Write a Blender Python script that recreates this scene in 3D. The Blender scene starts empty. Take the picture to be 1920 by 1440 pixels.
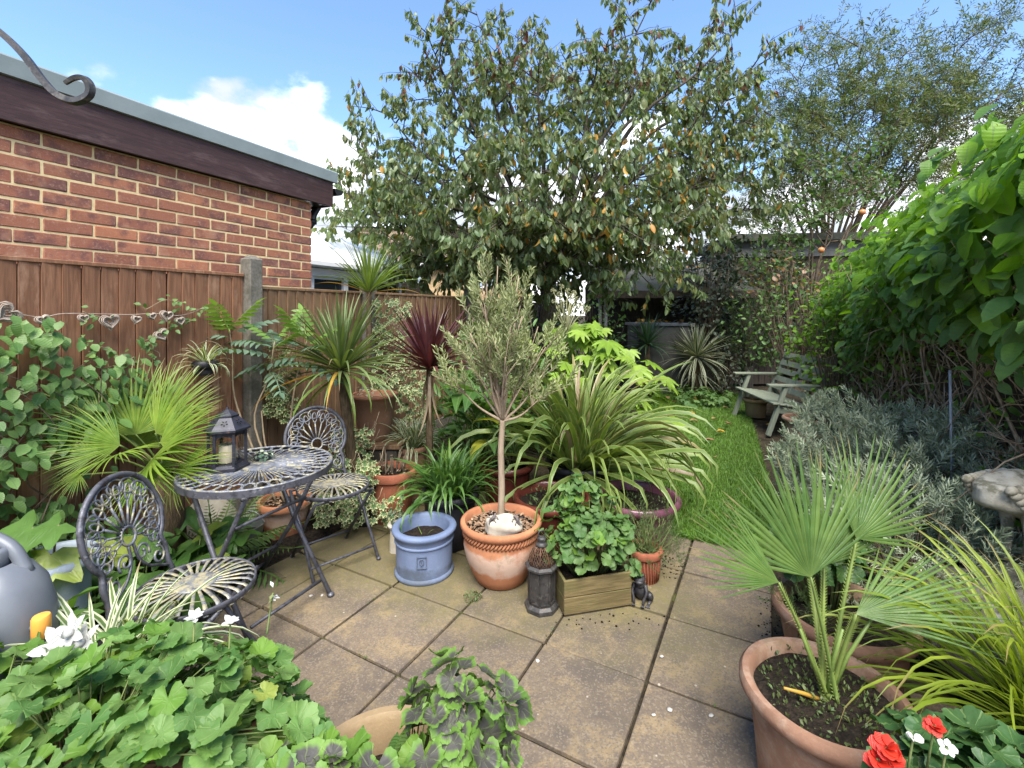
import bpy, math, random
import numpy as np
from mathutils import Vector, Matrix

# ------------------------------------------------------------------ camera, sky, sun, exposure
SC = bpy.context.scene
COL = SC.collection
H = 1.487          # eye height (m)
F = 880.0          # focal length in pixels of the 1920 px wide photograph
cam_d = bpy.data.cameras.new('camera')
cam = bpy.data.objects.new('camera', cam_d)
COL.objects.link(cam)
cam_d.sensor_fit = 'HORIZONTAL'
cam_d.sensor_width = 36.0
cam_d.lens = F / 1920.0 * 36.0
cam_d.shift_y = -139.0 / 1920.0
cam_d.clip_start = 0.02
cam_d.clip_end = 500.0
cam.location = (0, 0, H)
cam.rotation_euler = (math.radians(90), 0, 0)
SC.camera = cam

SUN_AZ = math.radians(176)      # clockwise from +Y (ahead) towards +X
SUN_EL = math.radians(58)
world = bpy.data.worlds.new('World')
SC.world = world
world.use_nodes = True
wt = world.node_tree
wt.nodes.clear()
w_out = wt.nodes.new('ShaderNodeOutputWorld')
w_sky = wt.nodes.new('ShaderNodeTexSky')
w_sky.sky_type = 'NISHITA'
w_sky.sun_disc = False
w_sky.sun_elevation = SUN_EL
w_sky.sun_rotation = SUN_AZ
w_sky.altitude = 50
w_sky.air_density = 1.0
w_sky.dust_density = 0.1
w_sky.ozone_density = 5.0
w_bg = wt.nodes.new('ShaderNodeBackground')
w_bg.inputs['Strength'].default_value = 0.05
wt.links.new(w_sky.outputs[0], w_bg.inputs['Color'])
# cumulus near the horizon, thin veils higher up, the same all round
w_tc = wt.nodes.new('ShaderNodeTexCoord')
w_sep = wt.nodes.new('ShaderNodeSeparateXYZ')
wt.links.new(w_tc.outputs['Generated'], w_sep.inputs[0])
w_map = wt.nodes.new('ShaderNodeMapping')
w_map.inputs['Scale'].default_value = (1, 1, 1.7)
w_map.inputs['Location'].default_value = (8.3, 7.7, 5.9)
wt.links.new(w_tc.outputs['Generated'], w_map.inputs[0])
w_n = wt.nodes.new('ShaderNodeTexNoise')
w_n.inputs['Scale'].default_value = 3.6
w_n.inputs['Detail'].default_value = 9
w_n.inputs['Roughness'].default_value = 0.52
wt.links.new(w_map.outputs[0], w_n.inputs['Vector'])
w_el = wt.nodes.new('ShaderNodeMapRange')
w_el.inputs['From Min'].default_value = 0.10
w_el.inputs['From Max'].default_value = 0.50
w_el.inputs['To Min'].default_value = 0.30
w_el.inputs['To Max'].default_value = -0.20
wt.links.new(w_sep.outputs['Z'], w_el.inputs['Value'])
w_add = wt.nodes.new('ShaderNodeMath')
w_add.operation = 'ADD'
wt.links.new(w_n.outputs[0], w_add.inputs[0])
wt.links.new(w_el.outputs[0], w_add.inputs[1])
w_mask = wt.nodes.new('ShaderNodeMapRange')
w_mask.interpolation_type = 'SMOOTHSTEP'
w_mask.inputs['From Min'].default_value = 0.53
w_mask.inputs['From Max'].default_value = 0.63
wt.links.new(w_add.outputs[0], w_mask.inputs['Value'])
w_n2 = wt.nodes.new('ShaderNodeTexNoise')
w_n2.inputs['Scale'].default_value = 6.5
w_n2.inputs['Detail'].default_value = 6
wt.links.new(w_map.outputs[0], w_n2.inputs['Vector'])
w_cr = wt.nodes.new('ShaderNodeValToRGB')
w_cr.color_ramp.elements[0].position = 0.42
w_cr.color_ramp.elements[0].color = (0.30, 0.325, 0.37, 1)
w_cr.color_ramp.elements[1].position = 0.66
w_cr.color_ramp.elements[1].color = (1.0, 1.0, 1.0, 1)
wt.links.new(w_n2.outputs[0], w_cr.inputs[0])
w_bg2 = wt.nodes.new('ShaderNodeBackground')
w_bg2.inputs['Strength'].default_value = 0.42
wt.links.new(w_cr.outputs[0], w_bg2.inputs['Color'])
w_mix = wt.nodes.new('ShaderNodeMixShader')
wt.links.new(w_mask.outputs[0], w_mix.inputs[0])
wt.links.new(w_bg.outputs[0], w_mix.inputs[1])
wt.links.new(w_bg2.outputs[0], w_mix.inputs[2])
wt.links.new(w_mix.outputs[0], w_out.inputs['Surface'])

sun_d = bpy.data.lights.new('sun', 'SUN')
sun_d.energy = 1.5
sun_d.angle = math.radians(42)
sun_d.color = (1.0, 0.95, 0.86)
sun = bpy.data.objects.new('sun', sun_d)
COL.objects.link(sun)
_sd = Vector((math.sin(SUN_AZ) * math.cos(SUN_EL), math.cos(SUN_AZ) * math.cos(SUN_EL), math.sin(SUN_EL)))
sun.rotation_euler = _sd.to_track_quat('Z', 'Y').to_euler()
sun.location = _sd * 30

SC.view_settings.view_transform = 'Standard'
SC.view_settings.look = 'None'
SC.view_settings.gamma = 1.0
SC.view_settings.use_curve_mapping = False
SC.view_settings.exposure = 2.86
SC.render.engine = 'CYCLES'
SC.cycles.use_denoising = True
SC.cycles.max_bounces = 12
SC.cycles.diffuse_bounces = 8
SC.cycles.glossy_bounces = 3
SC.cycles.transmission_bounces = 6
SC.cycles.transparent_max_bounces = 8
SC.cycles.caustics_reflective = False
SC.cycles.caustics_refractive = False

# ------------------------------------------------------------------ helpers
PI = math.pi
TAU = 2 * PI


def at(x, y, Y):
    """photograph pixel (1920x1440) at depth Y -> point in metres"""
    return Vector(((x - 960) * Y / F, Y, H - (y - 581) * Y / F))


def gr(x, y):
    """photograph pixel of a point standing on the ground"""
    Y = F * H / (y - 581.0)
    return Vector(((x - 960) * Y / F, Y, 0))


def seed(n):
    random.seed(n)
    np.random.seed(n)


def U(a, b):
    return random.uniform(a, b)


# boundary directions: D runs along the left fence away from the viewer, N points into the garden
FA = math.radians(24.0)
D = Vector((math.sin(FA), math.cos(FA), 0))
N = Vector((math.cos(FA), -math.sin(FA), 0))
P0 = Vector((-1.817, 3.25, 0))           # foot of the tall concrete post


def fl(t, w=0.0, z=0.0):
    """fence coordinates: t along, w into the garden"""
    return P0 + D * t + N * w + Vector((0, 0, z))


# ------------------------------------------------------------------ material helpers
class NT:
    def __init__(self, name):
        self.m = bpy.data.materials.new(name)
        self.m.use_nodes = True
        self.t = self.m.node_tree
        self.t.nodes.clear()
        self.out = self.t.nodes.new('ShaderNodeOutputMaterial')

    def n(self, typ, **kw):
        nd = self.t.nodes.new('ShaderNode' + typ)
        for k, v in kw.items():
            setattr(nd, k, v)
        return nd

    def set(self, sock, v):
        if hasattr(v, 'links') or isinstance(v, bpy.types.NodeSocket):
            self.t.links.new(v, sock)
        else:
            if isinstance(v, (tuple, list)) and len(v) == 3 and sock.type == 'RGBA':
                v = (*v, 1)
            sock.default_value = v

    def math(self, op, a, b=0.0, c=None, clamp=False):
        nd = self.n('Math', operation=op, use_clamp=clamp)
        self.set(nd.inputs[0], a)
        self.set(nd.inputs[1], b)
        if c is not None:
            self.set(nd.inputs[2], c)
        return nd.outputs[0]

    def mix(self, f, a, b, mode='MIX'):
        nd = self.n('Mix', data_type='RGBA', blend_type=mode)
        self.set(nd.inputs[0], f)
        self.set(nd.inputs[6], a)
        self.set(nd.inputs[7], b)
        return nd.outputs[2]

    def pos(self):
        return self.n('NewGeometry').outputs['Position']

    def obj(self):
        return self.n('TexCoord').outputs['Object']

    def uv(self):
        return self.n('TexCoord').outputs['UV']

    def noise(self, scale, detail=4, rough=0.55, vec=None, dist=0.0):
        nd = self.n('TexNoise')
        nd.inputs['Scale'].default_value = scale
        nd.inputs['Detail'].default_value = detail
        nd.inputs['Roughness'].default_value = rough
        nd.inputs['Distortion'].default_value = dist
        if vec is not None:
            self.set(nd.inputs['Vector'], vec)
        return nd.outputs[0]

    def voro(self, scale, vec=None, feature='F1', out='Distance'):
        nd = self.n('TexVoronoi', feature=feature)
        nd.inputs['Scale'].default_value = scale
        if vec is not None:
            self.set(nd.inputs['Vector'], vec)
        return nd.outputs[out]

    def mapv(self, vec, scale=(1, 1, 1), loc=(0, 0, 0), rot=(0, 0, 0)):
        nd = self.n('Mapping')
        self.set(nd.inputs[0], vec)
        nd.inputs['Scale'].default_value = scale
        nd.inputs['Location'].default_value = loc
        nd.inputs['Rotation'].default_value = rot
        return nd.outputs[0]

    def step(self, v, a, b, lo=0.0, hi=1.0):
        nd = self.n('MapRange', interpolation_type='SMOOTHSTEP')
        self.set(nd.inputs['Value'], v)
        nd.inputs['From Min'].default_value = a
        nd.inputs['From Max'].default_value = b
        nd.inputs['To Min'].default_value = lo
        nd.inputs['To Max'].default_value = hi
        return nd.outputs[0]

    def sep(self, vec):
        nd = self.n('SeparateXYZ')
        self.set(nd.inputs[0], vec)
        return nd.outputs

    def rnd(self):
        """one random number for each object and each loose piece"""
        a = self.n('ObjectInfo').outputs['Random']
        b = self.n('NewGeometry').outputs['Random Per Island']
        return self.math('FRACT', self.math('ADD', a, b))

    def bump(self, h, strength=0.3, dist=0.01):
        nd = self.n('Bump')
        nd.inputs['Strength'].default_value = strength
        nd.inputs['Distance'].default_value = dist
        self.set(nd.inputs['Height'], h)
        return nd.outputs[0]

    def pr(self, col, rough=0.6, spec=0.4, metal=0.0, normal=None, **kw):
        b = self.n('BsdfPrincipled')
        self.set(b.inputs['Base Color'], col)
        self.set(b.inputs['Roughness'], rough)
        self.set(b.inputs['Specular IOR Level'], spec)
        self.set(b.inputs['Metallic'], metal)
        if normal is not None:
            self.set(b.inputs['Normal'], normal)
        for k, v in kw.items():
            self.set(b.inputs[k], v)
        return b

    def done(self, shader):
        self.t.links.new(shader.outputs[0], self.out.inputs['Surface'])
        return self.m


def leaf_mat(name, c1, c2, pat=None, c3=(0.6, 0.6, 0.3), trans=0.35, rough=0.42, spec=0.4, lo=0.5, hi=0.75,
             tint=(1.25, 1.3, 0.45), speck=None, rib=None, veins=0, tipc=None):
    k = NT(name)
    r = k.rnd()
    gain = 1.14 if max(c2) < 0.45 else 1.0
    c1 = tuple(c * gain for c in c1)
    c2 = tuple(c * gain for c in c2)
    col = k.mix(r, c1, c2)
    nv = k.noise(7.0, 3, 0.6, k.pos())
    col = k.mix(k.step(nv, 0.3, 0.75), k.mix(0.35, col, (0.01, 0.02, 0.005)), col)
    s = k.sep(k.uv())
    edge = k.math('ABSOLUTE', k.math('SUBTRACT', k.math('MULTIPLY', s[0], 2.0), 1.0))
    nz = k.noise(30.0, 3, 0.6, k.pos())
    en = k.math('ADD', edge, k.math('MULTIPLY', k.math('SUBTRACT', nz, 0.5), 0.35))
    if pat == 'margin':
        col = k.mix(k.step(en, lo, hi), col, c3)
    elif pat == 'centre':
        col = k.mix(k.step(en, lo, hi), c3, col)
    elif pat == 'zonal':
        a = k.step(en, 0.66, 0.86, 1.0, 0.0)
        b = k.step(en, 0.02, 0.22)
        col = k.mix(k.math('MULTIPLY', a, k.math('ADD', k.math('MULTIPLY', b, 0.45), 0.55)), col, c3)
    elif pat == 'lines':
        w = k.math('SINE', k.math('MULTIPLY', s[0], 34.0))
        col = k.mix(k.step(w, 0.1, 0.9, 0.0, 0.55), col, c3)
    if tipc is not None:
        tv = k.math('ADD', s[1], k.math('MULTIPLY', k.math('SUBTRACT', r, 0.5), 0.28))
        col = k.mix(k.step(tv, 0.88, 1.0), col, tipc)
    if rib is not None:
        col = k.mix(k.step(edge, 0.03, 0.13, 0.75, 0.0), col, rib)
    vn = None
    if veins:
        vn = k.step(k.math('COSINE', k.math('MULTIPLY', s[1], TAU * veins)), 0.86, 0.99)
        col = k.mix(k.math('MULTIPLY', vn, 0.28), col, (0.24, 0.33, 0.10))
    if speck is not None:
        sp = k.noise(55.0, 2, 0.5, k.pos())
        col = k.mix(k.step(sp, 0.62, 0.7), col, speck)
    hgt = k.math('ADD', k.math('MULTIPLY', k.noise(120.0, 2, 0.5, k.pos()), 0.6),
                 k.math('MULTIPLY', k.math('SINE', k.math('MULTIPLY', s[1], 46.0)), 0.25))
    if vn is not None:
        hgt = k.math('SUBTRACT', hgt, vn)
    p = k.pr(col, rough, spec, normal=k.bump(hgt, 0.35, 0.004))
    tr = k.n('BsdfTranslucent')
    k.set(tr.inputs['Color'], k.mix(1.0, col, tint, 'MULTIPLY'))
    mx = k.n('MixShader')
    mx.inputs[0].default_value = trans
    k.t.links.new(p.outputs[0], mx.inputs[1])
    k.t.links.new(tr.outputs[0], mx.inputs[2])
    return k.done(mx)


def plain_mat(name, c1, c2, scale=12.0, rough=0.7, spec=0.3, metal=0.0, bstr=0.3, bdist=0.004, bscale=None, stain=None,
              sa=0.55, sb=0.7, sscale=4.0, stretch=(1, 1, 1)):
    k = NT(name)
    v = k.mapv(k.obj(), stretch)
    f = k.noise(scale, 6, 0.62, v)
    col = k.mix(k.step(f, 0.3, 0.7), c1, c2)
    if stain is not None:
        col = k.mix(k.step(k.noise(sscale, 5, 0.6, k.pos()), sa, sb), col, stain)
    hb = k.noise(bscale or scale * 4, 5, 0.6, v)
    return k.done(k.pr(col, rough, spec, metal, normal=k.bump(hb, bstr, bdist)))


# ------------------------------------------------------------------ objects
def tag(o, label=None, cat=None, group=None, kind=None):
    if label:
        o['label'] = label
    if cat:
        o['category'] = cat
    if group:
        o['group'] = group
    if kind:
        o['kind'] = kind
    return o


def thing(name, label, cat, loc=(0, 0, 0), rz=0.0, group=None):
    o = bpy.data.objects.new(name, None)
    o.empty_display_size = 0.05
    COL.objects.link(o)
    o.location = loc
    o.rotation_euler = (0, 0, rz)
    return tag(o, label, cat, group)


def link(name, me, parent=None, M=None):
    o = bpy.data.objects.new(name, me)
    COL.objects.link(o)
    if parent is not None:
        o.parent = parent
    if M is not None:
        o.matrix_basis = M
    return o


class MB:
    """collects shapes into one mesh"""

    def __init__(self):
        self.v = []
        self.f = []
        self.uv = []
        self.mi = []

    def add(self, vs, fs, uv=None, mi=0):
        b = len(self.v)
        self.v.extend(tuple(p) for p in vs)
        self.f.extend(tuple(i + b for i in q) for q in fs)
        self.mi.extend([mi] * len(fs))
        self.uv.extend(uv if uv is not None else [(0.5, 0.5)] * len(vs))
        return self

    def box(self, c, s, M=None, bev=0.0, mi=0):
        cx, cy, cz = c
        x, y, z = s[0] / 2, s[1] / 2, s[2] / 2
        if bev <= 0:
            vs = [Vector((cx + a * x, cy + b * y, cz + d * z)) for a in (-1, 1) for b in (-1, 1) for d in (-1, 1)]
            fs = [(0, 1, 3, 2), (4, 6, 7, 5), (0, 4, 5, 1), (2, 3, 7, 6), (0, 2, 6, 4), (1, 5, 7, 3)]
        else:
            vs, fs = bevel_box(x, y, z, bev)
            vs = [Vector((p[0] + cx, p[1] + cy, p[2] + cz)) for p in vs]
        if M is not None:
            vs = [M @ p for p in vs]
        return self.add(vs, fs, None, mi)

    def tube(self, pts, r, sides=6, closed=False, cap=True, mi=0, flat=None):
        pts = [Vector(p) for p in pts]
        n = len(pts)
        rr = r if isinstance(r, (list, tuple)) else [r] * n
        vs, fs = [], []
        ref = None
        for i in range(n):
            if closed:
                t = pts[(i + 1) % n] - pts[i - 1]
            else:
                t = pts[min(i + 1, n - 1)] - pts[max(i - 1, 0)]
            if t.length < 1e-9:
                t = Vector((0, 0, 1))
            t.normalize()
            if ref is None:
                ref = Vector((0, 0, 1)) if abs(t.z) < 0.9 else Vector((1, 0, 0))
            a = t.cross(ref)
            if a.length < 1e-6:
                a = t.cross(Vector((1, 0, 0)))
            a.normalize()
            b = a.cross(t)
            ref = b
            for k in range(sides):
                w = TAU * k / sides + PI / sides
                ka = math.cos(w) * rr[i]
                kb = math.sin(w) * rr[i]
                if flat:
                    ka *= flat[0]
                    kb *= flat[1]
                vs.append(pts[i] + a * ka + b * kb)
        m = n if closed else n - 1
        for i in range(m):
            j = (i + 1) % n
            for k in range(sides):
                l = (k + 1) % sides
                fs.append((i * sides + k, i * sides + l, j * sides + l, j * sides + k))
        if cap and not closed:
            fs.append(tuple(reversed(range(sides))))
            fs.append(tuple(range((n - 1) * sides, n * sides)))
        return self.add(vs, fs, None, mi)

    def lathe(self, prof, seg=40, c=(0, 0, 0), mi=0, close=False, wob=0.0):
        vs, fs = [], []
        n = len(prof)
        for i, (r, z) in enumerate(prof):
            for k in range(seg):
                a = TAU * k / seg
                q = r * (1 + wob * math.sin(3 * a + 1.3) + wob * 0.6 * math.sin(5 * a))
                vs.append((c[0] + q * math.cos(a), c[1] + q * math.sin(a), c[2] + z))
        for i in range(n - 1):
            for k in range(seg):
                l = (k + 1) % seg
                fs.append((i * seg + k, i * seg + l, (i + 1) * seg + l, (i + 1) * seg + k))
        if close:
            fs.append(tuple(reversed(range(seg))))
            fs.append(tuple(range((n - 1) * seg, n * seg)))
        return self.add(vs, fs, None, mi)

    def prism(self, ring, z0, z1, mi=0, top=None):
        n = len(ring)
        top = top or ring
        vs = [(x, y, z0) for x, y in ring] + [(x, y, z1) for x, y in top]
        fs = [(i, (i + 1) % n, n + (i + 1) % n, n + i) for i in range(n)]
        fs.append(tuple(reversed(range(n))))
        fs.append(tuple(range(n, 2 * n)))
        return self.add(vs, fs, None, mi)

    def blob(self, c, r, seg=14, rings=9, nz=0.0, ns=3.0, flat_bottom=None, mi=0):
        vs, fs = [], []
        for i in range(rings + 1):
            ph = PI * i / rings
            for k in range(seg):
                a = TAU * k / seg
                d = Vector((math.sin(ph) * math.cos(a), math.sin(ph) * math.sin(a), math.cos(ph)))
                q = 1.0
                if nz:
                    q += nz * (math.sin(d.x * ns + 1.1) * math.sin(d.y * ns * 1.3 + 2.0) + 0.6 * math.sin(d.z * ns * 1.7 + d.x * 2.1))
                p = Vector((c[0] + d.x * r[0] * q, c[1] + d.y * r[1] * q, c[2] + d.z * r[2] * q))
                if flat_bottom is not None:
                    p.z = max(p.z, flat_bottom)
                vs.append(p)
        for i in range(rings):
            for k in range(seg):
                l = (k + 1) % seg
                fs.append((i * seg + k, (i + 1) * seg + k, (i + 1) * seg + l, i * seg + l))
        return self.add(vs, fs, None, mi)

    def put(self, T, M, mi=0):
        vs = [M @ Vector(p) for p in T['co']]
        return self.add(vs, T['f'], T['uv'], mi)

    def mesh(self, name, mats, smooth=True):
        me = bpy.data.meshes.new(name)
        me.from_pydata([tuple(p) for p in self.v], [], self.f)
        for m in (mats if isinstance(mats, (list, tuple)) else [mats]):
            me.materials.append(m)
        lay = me.uv_layers.new(name='UVMap')
        vi = np.empty(len(me.loops), dtype=np.int32)
        me.loops.foreach_get('vertex_index', vi)
        lay.data.foreach_set('uv', np.asarray(self.uv, dtype=np.float32)[vi].ravel())
        me.polygons.foreach_set('material_index', np.asarray(self.mi, dtype=np.int32))
        me.polygons.foreach_set('use_smooth', np.full(len(me.polygons), bool(smooth)))
        me.update()
        return me

    def build(self, name, mats, parent=None, smooth=False, M=None, sharp=None):
        me = self.mesh(name, mats, smooth)
        if smooth and sharp:
            me.set_sharp_from_angle(angle=math.radians(sharp))
        return link(name, me, parent, M)


def bevel_box(x, y, z, b):
    """box of half sizes x y z with bevelled edges: 24 corner points"""
    vs, idx = [], {}
    for a in (-1, 1):
        for c in (-1, 1):
            for d in (-1, 1):
                for ax in range(3):
                    p = [a * (x - b), c * (y - b), d * (z - b)]
                    p[ax] = (a * x, c * y, d * z)[ax]
                    idx[(a, c, d, ax)] = len(vs)
                    vs.append(tuple(p))
    fs = []
    S = ((-1, -1), (1, -1), (1, 1), (-1, 1))
    for s in (-1, 1):
        for ax in range(3):
            q = []
            for u, w in S:
                k = [0, 0, 0]
                k[ax] = s
                k[(ax + 1) % 3] = u
                k[(ax + 2) % 3] = w
                q.append(idx[(k[0], k[1], k[2], ax)])
            fs.append(tuple(q) if s > 0 else tuple(reversed(q)))
    for ax in range(3):
        b1, b2 = (ax + 1) % 3, (ax + 2) % 3
        for u in (-1, 1):
            for w in (-1, 1):
                def K(s, which):
                    k = [0, 0, 0]
                    k[ax] = s
                    k[b1] = u
                    k[b2] = w
                    return idx[(k[0], k[1], k[2], which)]
                q = (K(-1, b1), K(1, b1), K(1, b2), K(-1, b2))
                fs.append(q if u * w > 0 else tuple(reversed(q)))
    for a in (-1, 1):
        for c in (-1, 1):
            for d in (-1, 1):
                q = tuple(idx[(a, c, d, i)] for i in range(3))
                fs.append(q if a * c * d > 0 else tuple(reversed(q)))
    return vs, fs


# ------------------------------------------------------------------ leaf templates: grow along +Y, upper side +Z
def T_(co, f, uv):
    return {'co': [tuple(p) for p in co], 'f': f, 'uv': uv}


def blade(W, arch, n=7, fold=0.25, prof='strap', pw=1.6, twist=0.0, tipbend=None, side=0.0):
    """strap leaf of length 1"""
    co, f, uv = [], [], []
    p = Vector((0, 0, 0))
    th = 0.0
    ph = 0.0
    for i in range(n + 1):
        s = i / n
        if prof == 'strap':
            w = W * (0.55 + 0.45 * min(1, s / 0.3)) * (1 - max(0, (s - 0.55) / 0.45) ** 1.7)
        elif prof == 'sword':
            w = W * (0.5 + 0.5 * min(1, s / 0.35)) * (1 - max(0, (s - 0.35) / 0.65) ** 1.25)
        elif prof == 'lance':
            w = W * max(0.0, math.sin(PI * min(1, 0.04 + s * 0.96) ** 0.8)) ** 0.9
        else:
            w = W * (1 - s) ** 0.6
        d = Vector((math.sin(ph), math.cos(th) * math.cos(ph), math.sin(th)))
        up = Vector((0, -math.sin(th), math.cos(th)))
        rt = Vector((1, 0, 0))
        tw = twist * s
        rt2 = rt * math.cos(tw) + up * math.sin(tw)
        up2 = up * math.cos(tw) - rt * math.sin(tw)
        if i == n:
            co.append(p.copy())
            uv.append((0.5, 1))
        else:
            co += [p - rt2 * w / 2 + up2 * w * fold, p.copy(), p + rt2 * w / 2 + up2 * w * fold]
            uv += [(0, s), (0.5, s), (1, s)]
        th -= arch * ((i + 1) / n) ** pw * (pw + 1) / n
        ph += side / n
        if tipbend and s > tipbend[0]:
            th -= tipbend[1]
        p = p + d * (1.0 / n)
    for i in range(n):
        a, b = i * 3, (i + 1) * 3
        if i == n - 1:
            f += [(a, a + 1, b), (a + 1, a + 2, b)]
        else:
            f += [(a, a + 1, b + 1, b), (a + 1, a + 2, b + 2, b + 1)]
    return T_(co, f, uv)


def ovate(W=0.5, droop=0.5, fold=0.2, n=4, stalk=0.12, wave=0.0, sharp=1.0, base=0.5):
    co, f, uv = [], [], []
    p = Vector((0, 0, 0))
    th = 0.0
    co.append((0, 0, 0))
    uv.append((0.5, 0))
    y0 = stalk
    pts = []
    for i in range(n + 1):
        s = i / n
        w = W * (math.sin(PI * (s ** base * 0.94 + 0.03 * (1 - s))) ** sharp)
        th = -droop * s
        yy = y0 + (1 - y0) * s * (1 - 0.12 * droop * s)
        zz = -droop * 0.42 * s * s
        if i == n:
            w = 0
        pts.append((yy, zz, w, s))
    for i, (yy, zz, w, s) in enumerate(pts):
        if i == n:
            co.append((0, yy, zz))
            uv.append((0.5, 1))
        else:
            wv = wave * math.sin(i * 2.4)
            co += [(-w / 2, yy, zz + w * fold + wv), (0, yy, zz), (w / 2, yy, zz + w * fold - wv)]
            uv += [(0, s), (0.5, s), (1, s)]
    f += [(0, 2, 1), (0, 3, 2)]
    for i in range(n):
        a, b = 1 + i * 3, 1 + (i + 1) * 3
        if i == n - 1:
            f += [(a, a + 1, b), (a + 1, a + 2, b)]
        else:
            f += [(a, a + 1, b + 1, b), (a + 1, a + 2, b + 2, b + 1)]
    return T_(co, f, uv)


def disc_leaf(lobes=7, scal=0.10, ruf=0.07, cup=0.12, notch=0.35, n=28, sd=0):
    """round scalloped leaf, diameter about 1, stalk joint at the origin"""
    rg = random.Random(sd)
    co = [(0, 0, 0)]
    uv = [(0.5, 0.0)]
    rings = ((0.30, 8), (0.66, 12), (1.0, n))
    f = []
    start = []
    a0 = -PI / 2 + notch
    span = TAU - 2 * notch
    for q, m in rings:
        start.append(len(co))
        for i in range(m + 1):
            u = i / m
            a = a0 + span * u
            r = 0.5 * q * (1 + 0.10 * math.cos(a - PI / 2))
            if q == 1.0:
                lb = abs(math.sin(lobes * PI * u))
                r *= 1 - scal + scal * lb ** 0.7 + 0.075 * (i % 2) + rg.uniform(-0.02, 0.02)
            z = cup * q * q * 0.5 + ruf * q * q * math.sin(lobes * TAU * u * 0.5 + rg.uniform(0, 0.8)) * 0.6
            z += rg.uniform(-0.02, 0.02) * q
            co.append((r * math.cos(a), r * math.sin(a) + 0.02, z))
            uv.append((0.5 + 0.5 * q, u))
    m0 = rings[0][1]
    for i in range(m0):
        f.append((0, start[0] + i, start[0] + i + 1))
    for g in range(len(rings) - 1):
        ma, mb = rings[g][1], rings[g + 1][1]
        i = j = 0
        while i < ma or j < mb:
            if j < mb and (i == ma or (j + 1) / mb <= (i + 1) / ma + 1e-9):
                f.append((start[g] + i, start[g + 1] + j, start[g + 1] + j + 1))
                j += 1
            else:
                f.append((start[g] + i, start[g + 1] + j, start[g] + i + 1))
                i += 1
    return T_(co, f, uv)


def lobed_leaf(lobes=7, depth=0.55, droop=0.25, sharp=1.0, spread=2.3, mid=1.0, side=0.55):
    """palmate leaf"""
    co = [(0, 0, 0)]
    uv = [(0.5, 0)]
    f = []
    n = lobes * 2 + 1
    for i in range(n):
        u = i / (n - 1)
        a = PI / 2 + spread * (u - 0.5) * 2 * -1
        tip = i % 2 == 1
        e = 1 - abs(u - 0.5) * 2
        L = (side + (mid - side) * e)
        if not tip:
            L *= (1 - depth)
            if i in (0, n - 1):
                L *= 0.5
        z = -droop * L * L + (0.05 if not tip else 0)
        co.append((L * math.cos(a), L * math.sin(a), z))
        uv.append((0.5 + 0.5 * (1 if tip else 0.8), u))
    # mid points on the lobes for breadth
    base = len(co)
    for i in range(1, n, 2):
        x, y, z = co[1 + i]
        px, py, _ = co[i]
        qx, qy, _ = co[2 + i]
        for wx, wy in ((px, py), (qx, qy)):
            mx, my = x * 0.62 + wx * 0.38, y * 0.62 + wy * 0.38
            mx, my = mx * 1.10, my * 1.10
            L2 = mx * mx + my * my
            co.append((mx, my, -droop * L2 + 0.02))
            uv.append((0.95, 0.5))
    k = 0
    for i in range(1, n, 2):
        a, t, b = i, i + 1, i + 2
        m1, m2 = base + k, base + k + 1
        k += 2
        f += [(0, m1, a), (0, t, m1), (0, m2, t), (0, b, m2)]
    return T_(co, f, uv)


def pinnate_leaf(pairs=6, W=0.12, L=0.36, droop=0.35, n=3, taper=0.6, fold=0.12, fwd=0.5):
    """feathered leaf of length 1 with leaflets in pairs and one at the tip"""
    co, f, uv = [], [], []

    def piece(T, M):
        b = len(co)
        for p in T['co']:
            co.append(tuple(M @ Vector(p)))
        uv.extend(T['uv'])
        f.extend(tuple(i + b for i in q) for q in T['f'])
    lf = ovate(W / L, 0.25, fold, n, 0.02)
    for i in range(pairs):
        s = 0.18 + 0.74 * i / max(1, pairs - 1)
        z = -droop * s * s * 0.6
        k = L * (1 - (1 - taper) * abs(s - 0.45) / 0.55)
        for sg in (-1, 1):
            a = -sg * (PI / 2 - fwd)
            M = Matrix.Translation((0, s, z)) @ Matrix.Rotation(a, 4, 'Z') @ Matrix.Rotation(-0.25 - 0.3 * droop, 4, 'X') @ Matrix.Scale(k, 4)
            piece(lf, M)
    piece(lf, Matrix.Translation((0, 0.95, -droop * 0.55)) @ Matrix.Rotation(-0.3, 4, 'X') @ Matrix.Scale(L * 0.9, 4))
    b = len(co)
    w = 0.012
    for i in range(4):
        s = i / 3 * 0.97
        z = -droop * s * s * 0.6
        co.extend([(-w, s, z), (w, s, z)])
        uv.extend([(0.5, 0.5)] * 2)
    for i in range(3):
        f.append((b + i * 2, b + i * 2 + 1, b + i * 2 + 3, b + i * 2 + 2))
    return T_(co, f, uv)


def orient(pos, d, up, sc=1.0):
    y = Vector(d).normalized()
    x = y.cross(Vector(up))
    if x.length < 1e-5:
        x = y.cross(Vector((0.3, 0.7, 0.2)))
    x.normalize()
    z = x.cross(y)
    M = Matrix(((x.x, y.x, z.x, 0), (x.y, y.y, z.y, 0), (x.z, y.z, z.z, 0), (0, 0, 0, 1)))
    if isinstance(sc, (tuple, list)):
        S = Matrix.Diagonal((sc[0], sc[1], sc[2], 1))
    else:
        S = Matrix.Scale(sc, 4)
    return Matrix.Translation(pos) @ M @ S


_mesh_cache = {}


def tmpl_mesh(name, T, mat):
    key = (id(T), mat.name)
    if key not in _mesh_cache:
        m = MB()
        m.add(T['co'], T['f'], T['uv'])
        _mesh_cache[key] = m.mesh(name, mat, True)
    return _mesh_cache[key]


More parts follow.
